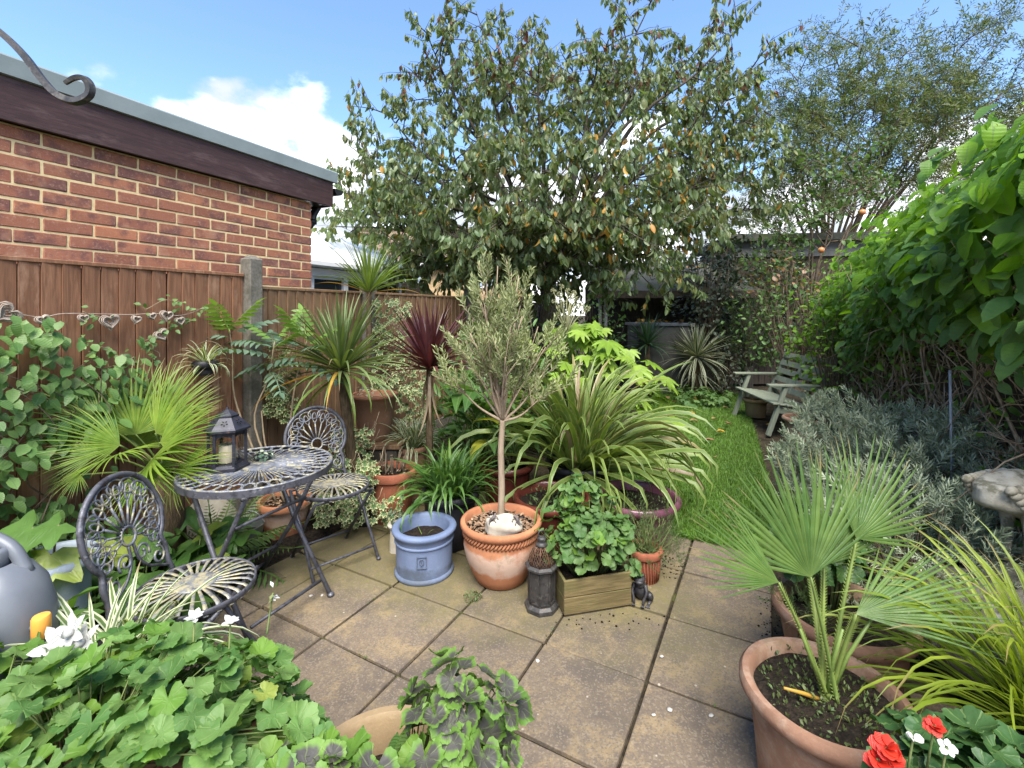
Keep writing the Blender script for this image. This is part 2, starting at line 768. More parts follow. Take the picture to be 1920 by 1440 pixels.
def join_mesh(name, items, mats):
    """items: list of (template, matrix, material index) -> one mesh, built with numpy"""
    groups = {}
    for T, M, mi in items:
        groups.setdefault((id(T), mi), (T, mi, []))[2].append(M)
    V, L, LS, LT, UV, MI = [], [], [], [], [], []
    vb = lb = 0
    for T, mi, Ms in groups.values():
        co = np.array(T['co'], dtype=np.float64)
        A = np.array([[list(r) for r in M] for M in Ms])
        w = np.einsum('nij,vj->nvi', A[:, :3, :3], co) + A[:, None, :3, 3]
        k, nv = len(Ms), len(co)
        V.append(w.reshape(-1, 3))
        li = np.array([i for q in T['f'] for i in q], dtype=np.int64)
        lt = np.array([len(q) for q in T['f']], dtype=np.int64)
        nl = len(li)
        L.append((li[None, :] + (vb + np.arange(k) * nv)[:, None]).ravel())
        ls = np.concatenate(([0], np.cumsum(lt)[:-1]))
        LS.append((ls[None, :] + (lb + np.arange(k) * nl)[:, None]).ravel())
        LT.append(np.tile(lt, k))
        uv = np.array(T['uv'], dtype=np.float32)[li]
        UV.append(np.tile(uv, (k, 1)))
        MI.append(np.full(k * len(lt), mi))
        vb += k * nv
        lb += k * nl
    me = bpy.data.meshes.new(name)
    for m in (mats if isinstance(mats, (list, tuple)) else [mats]):
        me.materials.append(m)
    V = np.concatenate(V)
    me.vertices.add(len(V))
    me.vertices.foreach_set('co', V.astype(np.float32).ravel())
    L = np.concatenate(L).astype(np.int32)
    me.loops.add(len(L))
    me.loops.foreach_set('vertex_index', L)
    LS = np.concatenate(LS).astype(np.int32)
    LT = np.concatenate(LT).astype(np.int32)
    me.polygons.add(len(LS))
    me.polygons.foreach_set('loop_start', LS)
    me.polygons.foreach_set('loop_total', LT)
    me.polygons.foreach_set('material_index', np.concatenate(MI).astype(np.int32))
    me.polygons.foreach_set('use_smooth', np.full(len(LS), True))
    lay = me.uv_layers.new(name='UVMap')
    lay.data.foreach_set('uv', np.concatenate(UV).astype(np.float32).ravel())
    me.update(calc_edges=True)
    me.validate()
    return me


def in_view(p, m=40):
    if p.y < 0.15:
        return False
    x = 960 + p.x / p.y * F
    y = 581 + (H - p.z) / p.y * F
    return -m < x < 1920 + m and -m < y < 1440 + m


def leafset(parent, name, items, mats, singles=300, stuff='foliage'):
    """the leaves of a plant: those that show largest are objects, the rest one mesh"""
    mats = mats if isinstance(mats, (list, tuple)) else [mats]
    W = Matrix.Translation(parent.location) @ parent.rotation_euler.to_matrix().to_4x4()
    eye = Vector((0, 0, H))
    sc = []
    for i, (T, M, mi) in enumerate(items):
        p = W @ M.to_translation()
        s = M.to_scale().y / max(0.2, (p - eye).length) ** 1.6
        if not in_view(p):
            s *= 0.02
        sc.append((-s, i))
    sc.sort()
    pick = set(i for _, i in sc[:singles])
    rest = []
    for i, (T, M, mi) in enumerate(items):
        if i in pick:
            link(name, tmpl_mesh(name, T, mats[mi]), parent, M)
        else:
            rest.append((T, M, mi))
    if rest:
        o = link(stuff, join_mesh(stuff, rest, mats), parent)
        o['kind'] = 'stuff'


def ang_dir(az, el):
    return Vector((math.cos(az) * math.cos(el), math.sin(az) * math.cos(el), math.sin(el)))


def catmull(pts, n=8):
    pts = [Vector(p) for p in pts]
    P = [pts[0] * 2 - pts[1]] + pts + [pts[-1] * 2 - pts[-2]]
    out = []
    for i in range(1, len(P) - 2):
        for k in range(n):
            t = k / n
            a, b, c, d = P[i - 1], P[i], P[i + 1], P[i + 2]
            out.append(0.5 * ((2 * b) + (c - a) * t + (2 * a - 5 * b + 4 * c - d) * t * t + (3 * b - a - 3 * c + d) * t ** 3))
    out.append(pts[-1])
    return out
# ------------------------------------------------------------------ materials of the setting
def m_slab():
    k = NT('paving_concrete')
    P = k.pos()
    big = k.noise(1.7, 5, 0.6, P)
    rnd = k.n('ObjectInfo').outputs['Random']
    col = k.mix(k.step(big, 0.3, 0.7), (0.099, 0.072, 0.044), (0.165, 0.12, 0.0726))
    col = k.mix(k.math('MULTIPLY', rnd, 0.35), col, (0.1419, 0.099, 0.066))
    v = k.math('ADD', k.math('MULTIPLY', rnd, 0.34), 0.86)
    gv = k.n('CombineXYZ')
    for q_ in range(3):
        k.set(gv.inputs[q_], v)
    # buff and grey mottling
    col = k.mix(k.step(k.noise(5.5, 6, 0.75, P), 0.47, 0.62, 0, 0.9), col, (0.231, 0.162, 0.077))
    col = k.mix(k.step(k.noise(4.0, 6, 0.7, k.mapv(P, (1, 1, 1), (7, 3, 1))), 0.46, 0.62, 0, 0.8), col, (0.066, 0.0492, 0.0363))
    # aggregate
    ag = k.voro(170.0, P, out='Color')
    agr = k.sep(ag)[0]
    col = k.mix(k.step(agr, 0.70, 0.95, 0, 0.5), col, (0.2376, 0.192, 0.1375))
    col = k.mix(k.step(agr, 0.34, 0.10, 0, 0.6), col, (0.0858, 0.066, 0.0523))
    col = k.mix(k.step(k.noise(420.0, 2, 0.5, P), 0.45, 0.75, 0, 0.4), col, (0.0792, 0.063, 0.0495))
    # lichen dots
    col = k.mix(k.step(k.voro(9.0, P), 0.055, 0.035, 0, 0.75), col, (0.4092, 0.36, 0.286))
    # green algae where pots drip, by the plant side of the patio
    s = k.sep(P)
    ax = k.math('MULTIPLY', s[0], D.y * -0.4787 + 0.0)
    w = k.math('ADD', k.math('MULTIPLY', s[0], 0.2), k.math('MULTIPLY', s[1], 1.0))
    an = k.math('ADD', w, k.math('MULTIPLY', k.math('SUBTRACT', k.noise(2.2, 5, 0.65, P), 0.5), 1.6))
    right = k.step(s[0], 0.75, 1.15, 1.0, 0.0)
    alg = k.math('MULTIPLY', k.math('MULTIPLY', k.step(an, 1.95, 2.55), right), 0.80)
    fine = k.step(k.noise(26.0, 4, 0.7, P), 0.25, 0.7, 0.35, 1.0)
    col = k.mix(k.math('MULTIPLY', alg, fine), col, (0.1155, 0.099, 0.022))
    col = k.mix(1.0, col, gv.outputs[0], 'MULTIPLY')
    col = k.mix(0.12, col, (0.22, 0.21, 0.20))
    hb = k.math('ADD', k.math('MULTIPLY', k.noise(260.0, 3, 0.6, P), 0.6), k.math('MULTIPLY', agr, 0.5))
    return k.done(k.pr(col, 0.88, 0.25, normal=k.bump(hb, 0.6, 0.003)))


def m_brick():
    k = NT('brick_clay')
    P = k.obj()
    r = k.n('ObjectInfo').outputs['Random']
    ro = k.math('MULTIPLY', r, 40.0)
    v = k.mapv(P, (1, 1, 1))
    vv = k.n('VectorMath', operation='ADD')
    k.set(vv.inputs[0], v)
    cmb = k.n('CombineXYZ')
    k.set(cmb.inputs[0], ro)
    k.set(cmb.inputs[1], ro)
    k.t.links.new(cmb.outputs[0], vv.inputs[1])
    V = vv.outputs[0]
    ra = k.n('ValToRGB')
    e = ra.color_ramp.elements
    e[0].position, e[0].color = 0.0, (0.2322, 0.0943, 0.0578, 1)
    e[1].position, e[1].color = 1.0, (0.3996, 0.1603, 0.0826, 1)
    for pz, c in ((0.3, (0.3132, 0.1273, 0.0727, 1)), (0.55, (0.27, 0.1056, 0.0661, 1)), (0.8, (0.3564, 0.1462, 0.0867, 1))):
        x = e.new(pz)
        x.color = c
    k.set(ra.inputs[0], r)
    col = ra.outputs[0]
    col = k.mix(k.step(k.noise(7.0, 4, 0.65, V), 0.46, 0.62, 0, 0.75), col, (0.125, 0.062, 0.058))
    col = k.mix(k.step(k.noise(5.0, 3, 0.6, k.mapv(V, (1, 1, 1), (4, 9, 2))), 0.58, 0.70, 0, 0.7), col, (0.36, 0.19, 0.12))
    col = k.mix(k.step(k.noise(60.0, 4, 0.7, V), 0.50, 0.75, 0, 0.6), col, (0.45, 0.26, 0.18))
    col = k.mix(k.step(k.noise(150.0, 2, 0.6, V), 0.66, 0.76, 0, 0.55), col, (0.60, 0.47, 0.38))
    return k.done(k.pr(col, 0.85, 0.25, normal=k.bump(k.noise(130.0, 4, 0.7, V), 0.6, 0.004)))


def m_wood(name, c1, c2, c3=None, algae=None, a0=0.45, a1=0.65, gs=1.0, rough=0.8, ax=2):
    k = NT(name)
    r = k.rnd()
    off = k.n('CombineXYZ')
    k.set(off.inputs[0], k.math('MULTIPLY', r, 31.0))
    k.set(off.inputs[1], k.math('MULTIPLY', r, 17.0))
    ad = k.n('VectorMath', operation='ADD')
    k.set(ad.inputs[0], k.obj())
    k.t.links.new(off.outputs[0], ad.inputs[1])
    V = ad.outputs[0]
    g = k.noise(6.0 * gs, 6, 0.65, k.mapv(V, tuple(0.7 if i == ax else 9 for i in range(3))), 0.6)
    col = k.mix(k.step(g, 0.3, 0.7), c1, c2)
    col = k.mix(k.math('MULTIPLY', r, 0.45), col, c1)
    if c3:
        col = k.mix(k.step(k.noise(3.0, 5, 0.7, k.mapv(V, tuple(0.8 if i == ax else 3 for i in range(3)))), 0.52, 0.72, 0, 0.7), col, c3)
    if algae:
        col = k.mix(k.step(k.noise(2.2, 5, 0.7, k.mapv(V, tuple(0.6 if i == ax else 2 for i in range(3)))), a0, a1, 0, 0.8), col, algae)
    hb = k.noise(14.0 * gs, 6, 0.7, k.mapv(V, tuple(0.5 if i == ax else 9 for i in range(3))))
    return k.done(k.pr(col, rough, 0.25, normal=k.bump(hb, 0.45, 0.004)))


M_SLAB = m_slab()
M_BRICK = m_brick()
M_MORTAR = plain_mat('mortar', (0.56, 0.43, 0.22), (0.70, 0.55, 0.31), 30, 0.9, 0.2)
M_FENCE1 = m_wood('fence_red_brown', (0.155, 0.072, 0.040), (0.30, 0.150, 0.082), (0.40, 0.24, 0.155), (0.13, 0.095, 0.045), 0.56, 0.75)
M_FENCE2 = m_wood('fence_brown_algae', (0.135, 0.076, 0.040), (0.25, 0.150, 0.085), (0.30, 0.21, 0.13), (0.14, 0.12, 0.05), 0.54, 0.72)
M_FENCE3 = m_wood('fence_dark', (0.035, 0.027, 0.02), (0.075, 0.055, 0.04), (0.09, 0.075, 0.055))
M_CONC = plain_mat('post_concrete', (0.115, 0.105, 0.085), (0.185, 0.168, 0.140), 60, 0.92, 0.2, bstr=0.7, bdist=0.006, stain=(0.085, 0.078, 0.06), sa=0.45, sb=0.75, sscale=14)
M_FASCIA = m_wood('fascia_stain', (0.040, 0.022, 0.021), (0.080, 0.043, 0.041), (0.13, 0.085, 0.08), rough=0.5, ax=0)
M_ROOFGREY = plain_mat('roof_trim_grey', (0.155, 0.185, 0.185), (0.20, 0.235, 0.235), 3, 0.55, 0.35, bstr=0.05)
M_BLACKPL = plain_mat('black_plastic', (0.010, 0.010, 0.012), (0.02, 0.02, 0.022), 20, 0.35, 0.5, bstr=0.05)
M_SOIL = plain_mat('soil', (0.010, 0.0075, 0.0055), (0.034, 0.025, 0.018), 60, 0.95, 0.15, bstr=1.0, bdist=0.02, bscale=80)
M_WHITEPVC = plain_mat('white_pvc', (0.72, 0.73, 0.74), (0.80, 0.80, 0.80), 3, 0.4, 0.4, bstr=0.03)
M_JOINT = plain_mat('joint_sand', (0.018, 0.014, 0.010), (0.05, 0.04, 0.025), 40, 0.95, 0.1, bstr=0.8, bdist=0.006, stain=(0.075, 0.085, 0.02), sa=0.55, sb=0.68, sscale=3.0)
M_GLASSDK = NT('window_glass')
M_GLASSDK = M_GLASSDK.done(M_GLASSDK.pr((0.035, 0.04, 0.045), 0.06, 0.6))
M_EARTH = plain_mat('earth', (0.03, 0.024, 0.016), (0.07, 0.055, 0.035), 8, 0.95, 0.1, bstr=1.0, bdist=0.03)
M_TURF = plain_mat('turf', (0.035, 0.06, 0.012), (0.075, 0.12, 0.025), 20, 0.95, 0.1, bstr=1.0, bdist=0.02, stain=(0.05, 0.04, 0.02), sa=0.6, sb=0.72, sscale=5)

# ------------------------------------------------------------------ ground
m = MB()
n = 40
S = 120.0
m.add([(-S, -S, -0.03), (S, -S, -0.03), (S, S, -0.03), (-S, S, -0.03)], [(0, 1, 2, 3)])
g = m.build('ground', M_EARTH)
tag(g, 'bare dark earth under the planting beds', 'ground', kind='structure')

# planting bed soil heaped a little along both boundaries
def bed(name, pts, z, label):
    mm = MB()
    A, B, C, E = [Vector(p) for p in pts]
    nu, nv = 28, 14
    vs, fs = [], []
    for i in range(nu + 1):
        for j in range(nv + 1):
            u, v = i / nu, j / nv
            p = A.lerp(B, u).lerp(E.lerp(C, u), v)
            ed = min(u, 1 - u, v, 1 - v)
            p.z = -0.02 + z * min(1, ed * 5) + U(-0.012, 0.012) * (1 if ed > 0 else 0)
            vs.append(p)
    for i in range(nu):
        for j in range(nv):
            a = i * (nv + 1) + j
            fs.append((a, a + nv + 1, a + nv + 2, a + 1))
    mm.add(vs, fs)
    o = mm.build(name, M_SOIL, smooth=True)
    return tag(o, label, 'soil', kind='structure')


seed(3)
bed('planting_bed_left', (fl(-2.2, 0.02), fl(-2.2, 0.62), fl(6.2, 0.75), fl(6.2, 0.02)), 0.05, 'dark soil of the bed below the left fence')
RB0 = Vector((1.62, 1.62, 0))
bed('planting_bed_right', (RB0, RB0 + N * 1.6, RB0 + N * 1.6 + D * 4.4, RB0 + D * 4.4), 0.06, 'dark soil of the bed below the vine')

# ------------------------------------------------------------------ patio of square slabs
GA = math.radians(28.6)
GP = Vector((math.cos(GA), -math.sin(GA), 0))
GQ = Vector((math.sin(GA), math.cos(GA), 0))
GM = Vector((0.539, 1.8828, 0))
SL = 0.45
m = MB()


def pt(i, j, z=0.0):
    return GM + GP * (i * SL) + GQ * (j * SL) + Vector((0, 0, z))


m.add([pt(-9, -7, -0.014), pt(4, -7, -0.014), pt(4, 3.03, -0.014), pt(-9, 3.03, -0.014)], [(0, 1, 2, 3)])
patio = m.build('patio', M_JOINT)
tag(patio, 'patio of square buff concrete slabs with dark open joints', 'patio', kind='structure')
seed(11)
slab_meshes = []
for q in range(4):
    m = MB()
    h = SL / 2 - 0.0065
    vs, fs = bevel_box(h, h, 0.02, 0.004)
    vs = [(x + U(-0.0025, 0.0025), y + U(-0.0025, 0.0025), z) for x, y, z in vs]
    m.add(vs, fs)
    slab_meshes.append(m.mesh('paving_slab', M_SLAB, False))
RotG = Matrix.Rotation(-GA, 4, 'Z')
for i in range(-8, 4):
    for j in range(-6, 3):
        c = pt(i + 0.5, j + 0.5)
        w = (c - P0).dot(N)
        if w < 0.62:
            continue
        if j >= 1 and i > 0:
            continue
        if i > 2:
            continue
        tilt = Matrix.Rotation(U(-0.006, 0.006), 4, 'X') @ Matrix.Rotation(U(-0.006, 0.006), 4, 'Y')
        link('paving_slab', random.choice(slab_meshes), patio,
             Matrix.Translation((c.x, c.y, -0.0195 + U(-0.0025, 0.0025))) @ RotG @ Matrix.Rotation(random.randrange(4) * PI / 2, 4, 'Z') @ tilt)

# ------------------------------------------------------------------ lawn
LA, LB = Vector((0.35, 3.45, 0)), Vector((1.66, 2.78, 0))
LC, LE = LB + D * 6.0, LA + D * 6.3
m = MB()
nu, nv = 30, 60
vs, fs = [], []
seed(5)
for i in range(nu + 1):
    for j in range(nv + 1):
        p = LA.lerp(LB, i / nu).lerp(LE.lerp(LC, i / nu), j / nv)
        p.z = -0.004 + U(-0.006, 0.006)
        vs.append(p)
for i in range(nu):
    for j in range(nv):
        a = i * (nv + 1) + j
        fs.append((a, a + nv + 1, a + nv + 2, a + 1))
m.add(vs, fs)
lawn = m.build('lawn', M_TURF, smooth=True)
tag(lawn, 'lawn behind the patio', 'lawn', kind='structure')

# ------------------------------------------------------------------ left fence
RZ = math.atan2(D.y, D.x)        # local +X runs along D, local -Y points into the garden


def plank_mesh(w, h, mat, t0=0.014, t1=0.004, gap=-0.006):
    mm = MB()
    x = w / 2 - gap
    vs = []
    for z in (0, h):
        vs += [(-x, -t0, z), (x, -t1, z), (x, 0.0, z), (-x, 0.0, z)]
    fs = [(0, 1, 5, 4), (1, 2, 6, 5), (2, 3, 7, 6), (3, 0, 4, 7), (4, 5, 6, 7), (3, 2, 1, 0)]
    mm.add(vs, fs)
    return mm.mesh('plank', mat, False)


def fence_panel(t0, t1, h, n, mat, label, board=True, w=0.0):
    o = thing('boundary_fence', label, 'fence', fl(t0, w), RZ, 'panels of the left boundary fence')
    L = t1 - t0
    pw = L / n
    z0 = 0.24 if board else 0.03
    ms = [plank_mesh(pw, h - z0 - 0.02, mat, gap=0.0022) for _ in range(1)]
    for i in range(n):
        x = (i + 0.5) * pw
        M = Matrix.Translation((x + U(-0.001, 0.001), -0.002 - U(0, 0.004), z0 + U(-0.004, 0.006))) @ Matrix.Rotation(U(-0.0012, 0.0012), 4, 'Y') @ Matrix.Rotation(U(-0.02, 0.02), 4, 'Z')
        link('plank', random.choice(ms), o, M)
    MB().box((L / 2, 0.004, h - 0.012), (L, 0.05, 0.022), bev=0.003).build('capping_rail', mat, o)
    MB().box((L / 2, 0.010, (z0 + h) / 2 - 0.02), (L, 0.006, h - z0 - 0.03)).build('gap_shade_sheet', M_FENCE3, o)  # added dark sheet, stands in for the shade lines between planks
    for z in (0.55, h - 0.3):
        MB().box((L / 2, 0.034, z), (L, 0.04, 0.07)).build('arris_rail', mat, o)
    if board:
        MB().box((L / 2, 0.006, 0.115), (L, 0.045, 0.24), bev=0.006).build('gravel_board', M_CONC, o)
    return o


def fence_post(t, h, label, sx=0.10, sy=0.105, w=0.02):
    o = thing('fence_post', label, 'post', fl(t, w), RZ, 'concrete fence posts')
    m = MB()
    vs, fs = bevel_box(sx / 2, sy / 2, h / 2, 0.008)
    vs = [(x, y, z + h / 2 + (0.014 * (1 - abs(y) / (sy / 2)) if z > 0 else 0)) for x, y, z in vs]
    m.add(vs, fs)
    m.build('shaft', M_CONC, o)
    m = MB()
    r = 0.028
    m.add([(-sx / 2 + 0.008, -r, h + 0.004), (sx / 2 - 0.008, -r, h + 0.004), (sx / 2 - 0.008, r, h + 0.004), (-sx / 2 + 0.008, r, h + 0.004),
           (-sx / 2 + 0.02, 0, h + 0.022), (sx / 2 - 0.02, 0, h + 0.022)],
          [(0, 1, 5, 4), (2, 3, 4, 5), (1, 2, 5), (3, 0, 4)])
    m.build('weathered_cap', M_CONC, o)
    return o


seed(21)
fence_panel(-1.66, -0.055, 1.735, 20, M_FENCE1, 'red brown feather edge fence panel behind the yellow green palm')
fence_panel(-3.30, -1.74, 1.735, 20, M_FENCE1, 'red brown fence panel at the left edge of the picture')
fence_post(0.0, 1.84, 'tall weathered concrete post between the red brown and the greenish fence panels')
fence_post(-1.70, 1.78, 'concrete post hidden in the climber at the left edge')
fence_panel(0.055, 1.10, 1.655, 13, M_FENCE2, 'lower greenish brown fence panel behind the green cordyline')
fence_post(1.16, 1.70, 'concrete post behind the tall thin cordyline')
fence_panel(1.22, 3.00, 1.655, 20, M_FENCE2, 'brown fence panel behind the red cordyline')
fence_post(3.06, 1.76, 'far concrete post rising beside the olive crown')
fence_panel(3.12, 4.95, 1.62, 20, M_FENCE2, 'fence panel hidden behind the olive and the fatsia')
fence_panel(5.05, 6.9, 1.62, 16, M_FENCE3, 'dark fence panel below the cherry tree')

# ------------------------------------------------------------------ brick garage next door
gar = thing('brick_garage', 'red brick garage with dark fascia and flat grey edged roof behind the fence', 'building', fl(0.825, -0.31), RZ)
m = MB()
m.box((-2.3, 1.2525, 1.2), (4.58, 2.5, 2.46))
wall = m.build('wall', M_MORTAR, gar)
seed(31)
bms = []
for L_ in (0.215, 0.1025):
    row = []
    for q in range(3):
        vs, fs = bevel_box(L_ / 2, 0.03, 0.0318, 0.004)
        vs = [(x + U(-0.002, 0.002), y + U(-0.0012, 0.0012), z + U(-0.002, 0.002)) for x, y, z in vs]
        mm = MB()
        mm.add(vs, fs)
        row.append(mm.mesh('brick', M_BRICK, False))
    bms.append(row)
for c in range(15):
    z = 2.43 - 0.0375 - 0.075 * c - 0.002
    x = 0.0
    if c % 2 == 1:
        link('brick', random.choice(bms[1]), wall, Matrix.Translation((-0.051, 0.0285 + U(-0.0015, 0.0015), z)))
        x = -0.1125
    while x > -2.75:
        link('brick', random.choice(bms[0]), wall,
             Matrix.Translation((x - 0.1075 + U(-0.002, 0.002), 0.0285 + U(-0.002, 0.002), z + U(-0.0015, 0.0015))) @ Matrix.Rotation(U(-0.006, 0.006), 4, 'Y'))
        x -= 0.225
MB().box((-2.15, -0.042, 2.545), (4.7, 0.024, 0.235), bev=0.003).build('fascia_board', M_FASCIA, gar)
MB().box((0.188, 1.2, 2.545), (0.024, 2.44, 0.235), bev=0.003).build('barge_board', M_FASCIA, gar)
MB().box((-2.16, 1.2, 2.445), (4.66, 2.44, 0.012)).build('soffit', M_BLACKPL, gar)
m = MB()
prof = [(-0.060, 2.645), (-0.074, 2.650), (-0.074, 2.740), (-0.062, 2.752), (0.06, 2.775), (0.12, 2.765), (2.6, 2.755), (2.6, 2.655), (-0.05, 2.655)]
x0, x1 = -4.5, 0.235
vs = [(x0, y, z) for y, z in prof] + [(x1, y, z) for y, z in prof]
k = len(prof)
fs = [(i, k + i, k + (i + 1) % k, (i + 1) % k) for i in range(k)] + [tuple(range(k)), tuple(reversed(range(k, 2 * k)))]
m.add(vs, fs)
m.build('roof', M_ROOFGREY, gar)
m = MB()
gp = [(0.055 * math.cos(a), 0.055 * math.sin(a)) for a in [PI + PI * i / 10 for i in range(11)]]
vs = []
for y in (-0.06, 2.3):
    vs += [(0.265 + a, y, 2.60 + b) for a, b in gp]
    vs += [(0.265 + a * 0.9, y, 2.60 + b * 0.9) for a, b in gp]
fs = []
for i in range(10):
    fs += [(i, i + 1, 23 + i, 22 + i), (11 + i, 33 + i, 34 + i, 12 + i), (i, 11 + i, 12 + i, i + 1)]
m.add(vs, fs)
m.add([(0.265 + a, -0.058, 2.60 + b) for a, b in gp], [tuple(range(11))])
gut = m.build('gutter', M_BLACKPL, gar)
m = MB()
m.tube(catmull([(0.265, 0.16, 2.56), (0.255, 0.16, 2.50), (0.2, 0.16, 2.42), (0.165, 0.16, 2.36), (0.155, 0.16, 2.30), (0.12, 0.16, 2.255), (0.055, 0.16, 2.235), (0.045, 0.16, 2.15), (0.045, 0.16, 0.2)], 5), 0.034, 12)
m.tube([(0.157, 0.16, 2.32), (0.155, 0.16, 2.28)], 0.041, 12)
m.build('downpipe', M_BLACKPL, gar, True)

# ------------------------------------------------------------------ white conservatory next door
con = thing('conservatory', 'white framed conservatory with pale sloping roof behind the fence', 'conservatory', fl(2.0, -1.6), RZ)
MB().box((0.85, 1.2, 1.02), (1.7, 2.3, 2.04)).build('inner_wall', M_GLASSDK, con)
M_CONROOF = plain_mat('conservatory_roof', (0.60, 0.63, 0.66), (0.70, 0.72, 0.74), 2, 0.35, 0.4, bstr=0.05)
m = MB()
m.add([(-0.3, -0.12, 2.10), (1.95, -0.12, 2.10), (1.95, 1.5, 2.85), (-0.3, 1.5, 2.85), (-0.3, -0.12, 2.06), (1.95, -0.12, 2.06), (1.95, 1.5, 2.81), (-0.3, 1.5, 2.81)],
      [(0, 1, 2, 3), (7, 6, 5, 4), (0, 4, 5, 1), (1, 5, 6, 2), (2, 6, 7, 3), (3, 7, 4, 0)])
rf = m.build('roof', M_CONROOF, con)
for i in range(5):
    x = -0.28 + i * 0.555
    m = MB()
    m.tube([(x, -0.13, 2.115), (x, 1.5, 2.868)], 0.02, 4)
    m.build('glazing_bar', M_WHITEPVC, rf)
MB().box((0.82, -0.15, 2.05), (2.3, 0.09, 0.09), bev=0.02).build('gutter', M_WHITEPVC, con)
MB().box((0.85, -0.02, 1.95), (1.86, 0.07, 0.10), bev=0.004).build('eaves_beam', M_WHITEPVC, con)
for i in range(4):
    x = -0.02 + i * 0.57
    MB().box((x, -0.02, 1.2), (0.075, 0.07, 1.40), bev=0.004).build('mullion', M_WHITEPVC, con)
for i in range(3):
    x = -0.02 + (i + 0.5) * 0.57
    wn = MB().box((x, 0.0, 1.42), (0.49, 0.02, 0.92)).build('window', M_GLASSDK, con)
    MB().box((x, -0.016, 1.885), (0.48, 0.012, 0.03)).build('sash_rail', M_WHITEPVC, wn)
    MB().box((x, -0.02, 0.96), (0.49, 0.06, 0.05)).build('sill', M_WHITEPVC, wn)

# ------------------------------------------------------------------ house beyond
def m_tiles():
    k = NT('roof_tiles')
    b = k.n('TexBrick')
    b.inputs['Scale'].default_value = 1.0
    b.inputs['Brick Width'].default_value = 0.22
    b.inputs['Row Height'].default_value = 0.14
    b.inputs['Mortar Size'].default_value = 0.014
    b.inputs['Color1'].default_value = (0.19, 0.125, 0.085, 1)
    b.inputs['Color2'].default_value = (0.12, 0.085, 0.06, 1)
    b.inputs['Mortar'].default_value = (0.05, 0.038, 0.03, 1)
    k.set(b.inputs['Vector'], k.uv())
    col = k.mix(k.step(k.noise(1.5, 5, 0.6, k.pos()), 0.45, 0.7, 0, 0.6), b.outputs['Color'], (0.20, 0.17, 0.10))
    return k.done(k.pr(col, 0.9, 0.2, normal=k.bump(b.outputs['Fac'], -0.6, 0.02)))


M_TILES = m_tiles()
M_BUFF = plain_mat('buff_brick', (0.40, 0.27, 0.14), (0.50, 0.35, 0.19), 9, 0.9, 0.2)
ho = thing('house', 'buff brick house with brown tiled roof beyond the fence', 'house', (-7.3, 18, 0))
MB().box((4.0, 2.5, 1.65), (8.0, 5.0, 3.3)).build('wall', M_BUFF, ho)
m = MB()
m.add([(-0.3, -0.3, 3.22), (8.4, -0.3, 3.22), (8.4, 2.5, 4.95), (0.6, 2.5, 4.95)], [(0, 1, 2, 3)], [(0, 0), (8.7, 0), (8.7, 3.2), (0.9, 3.2)])
m.add([(8.4, 5.3, 3.22), (-0.3, 5.3, 3.22), (0.6, 2.5, 4.95), (8.4, 2.5, 4.95)], [(0, 1, 2, 3)], [(0, 0), (8.7, 0), (7.8, 3.2), (0, 3.2)])
m.add([(-0.3, 5.3, 3.22), (-0.3, -0.3, 3.22), (0.6, 2.5, 4.95)], [(0, 1, 2)], [(0, 0), (5.6, 0), (2.8, 2)])
m.add([(-0.3, -0.3, 3.22), (8.4, -0.3, 3.22), (8.4, 5.3, 3.22), (-0.3, 5.3, 3.22)], [(3, 2, 1, 0)])
rf = m.build('roof', M_TILES, ho)
m = MB()
m.tube([(0.6, 2.5, 4.97), (8.4, 2.5, 4.97)], 0.10, 8)
m.build('ridge', M_TILES, rf)
MB().box((4.0, -0.32, 3.17), (8.7, 0.1, 0.14)).build('gutter', M_WHITEPVC, ho)
for x in (1.2, 3.35, 6.2):
    wn = MB().box((x, -0.02, 2.75), (0.95, 0.06, 0.85)).build('window', M_WHITEPVC, ho)
    for s in (-0.235, 0.235):
        MB().box((x + s, -0.06, 2.75), (0.40, 0.02, 0.74)).build('pane', plain_mat('pane_pale', (0.35, 0.42, 0.5), (0.5, 0.58, 0.65), 1.5, 0.1, 0.6, bstr=0), wn)

# low shed with a dark apex roof
sh = thing('garden_shed', 'small dark grey shed with an apex roof seen above the fence', 'shed', (-1.98, 9.2, 0), 0.15)
M_SHEDGREY = m_wood('shed_grey', (0.06, 0.06, 0.065), (0.11, 0.11, 0.115))
MB().box((0, 0.5, 0.9), (0.74, 1.0, 1.8)).build('wall', M_SHEDGREY, sh)
m = MB()
m.add([(-0.46, -0.1, 1.76), (0, -0.1, 2.06), (0.46, -0.1, 1.76), (-0.46, 1.1, 1.76), (0, 1.1, 2.06), (0.46, 1.1, 1.76),
       (-0.46, -0.1, 1.80), (0, -0.1, 2.10), (0.46, -0.1, 1.80), (-0.46, 1.1, 1.80), (0, 1.1, 2.10), (0.46, 1.1, 1.80)],
      [(6, 7, 10, 9), (7, 8, 11, 10), (0, 1, 7, 6), (1, 2, 8, 7), (0, 3, 4, 1), (1, 4, 5, 2), (0, 6, 9, 3), (2, 5, 11, 8), (0, 2, 1), (3, 4, 5)])
m.build('roof', M_FENCE3, sh)

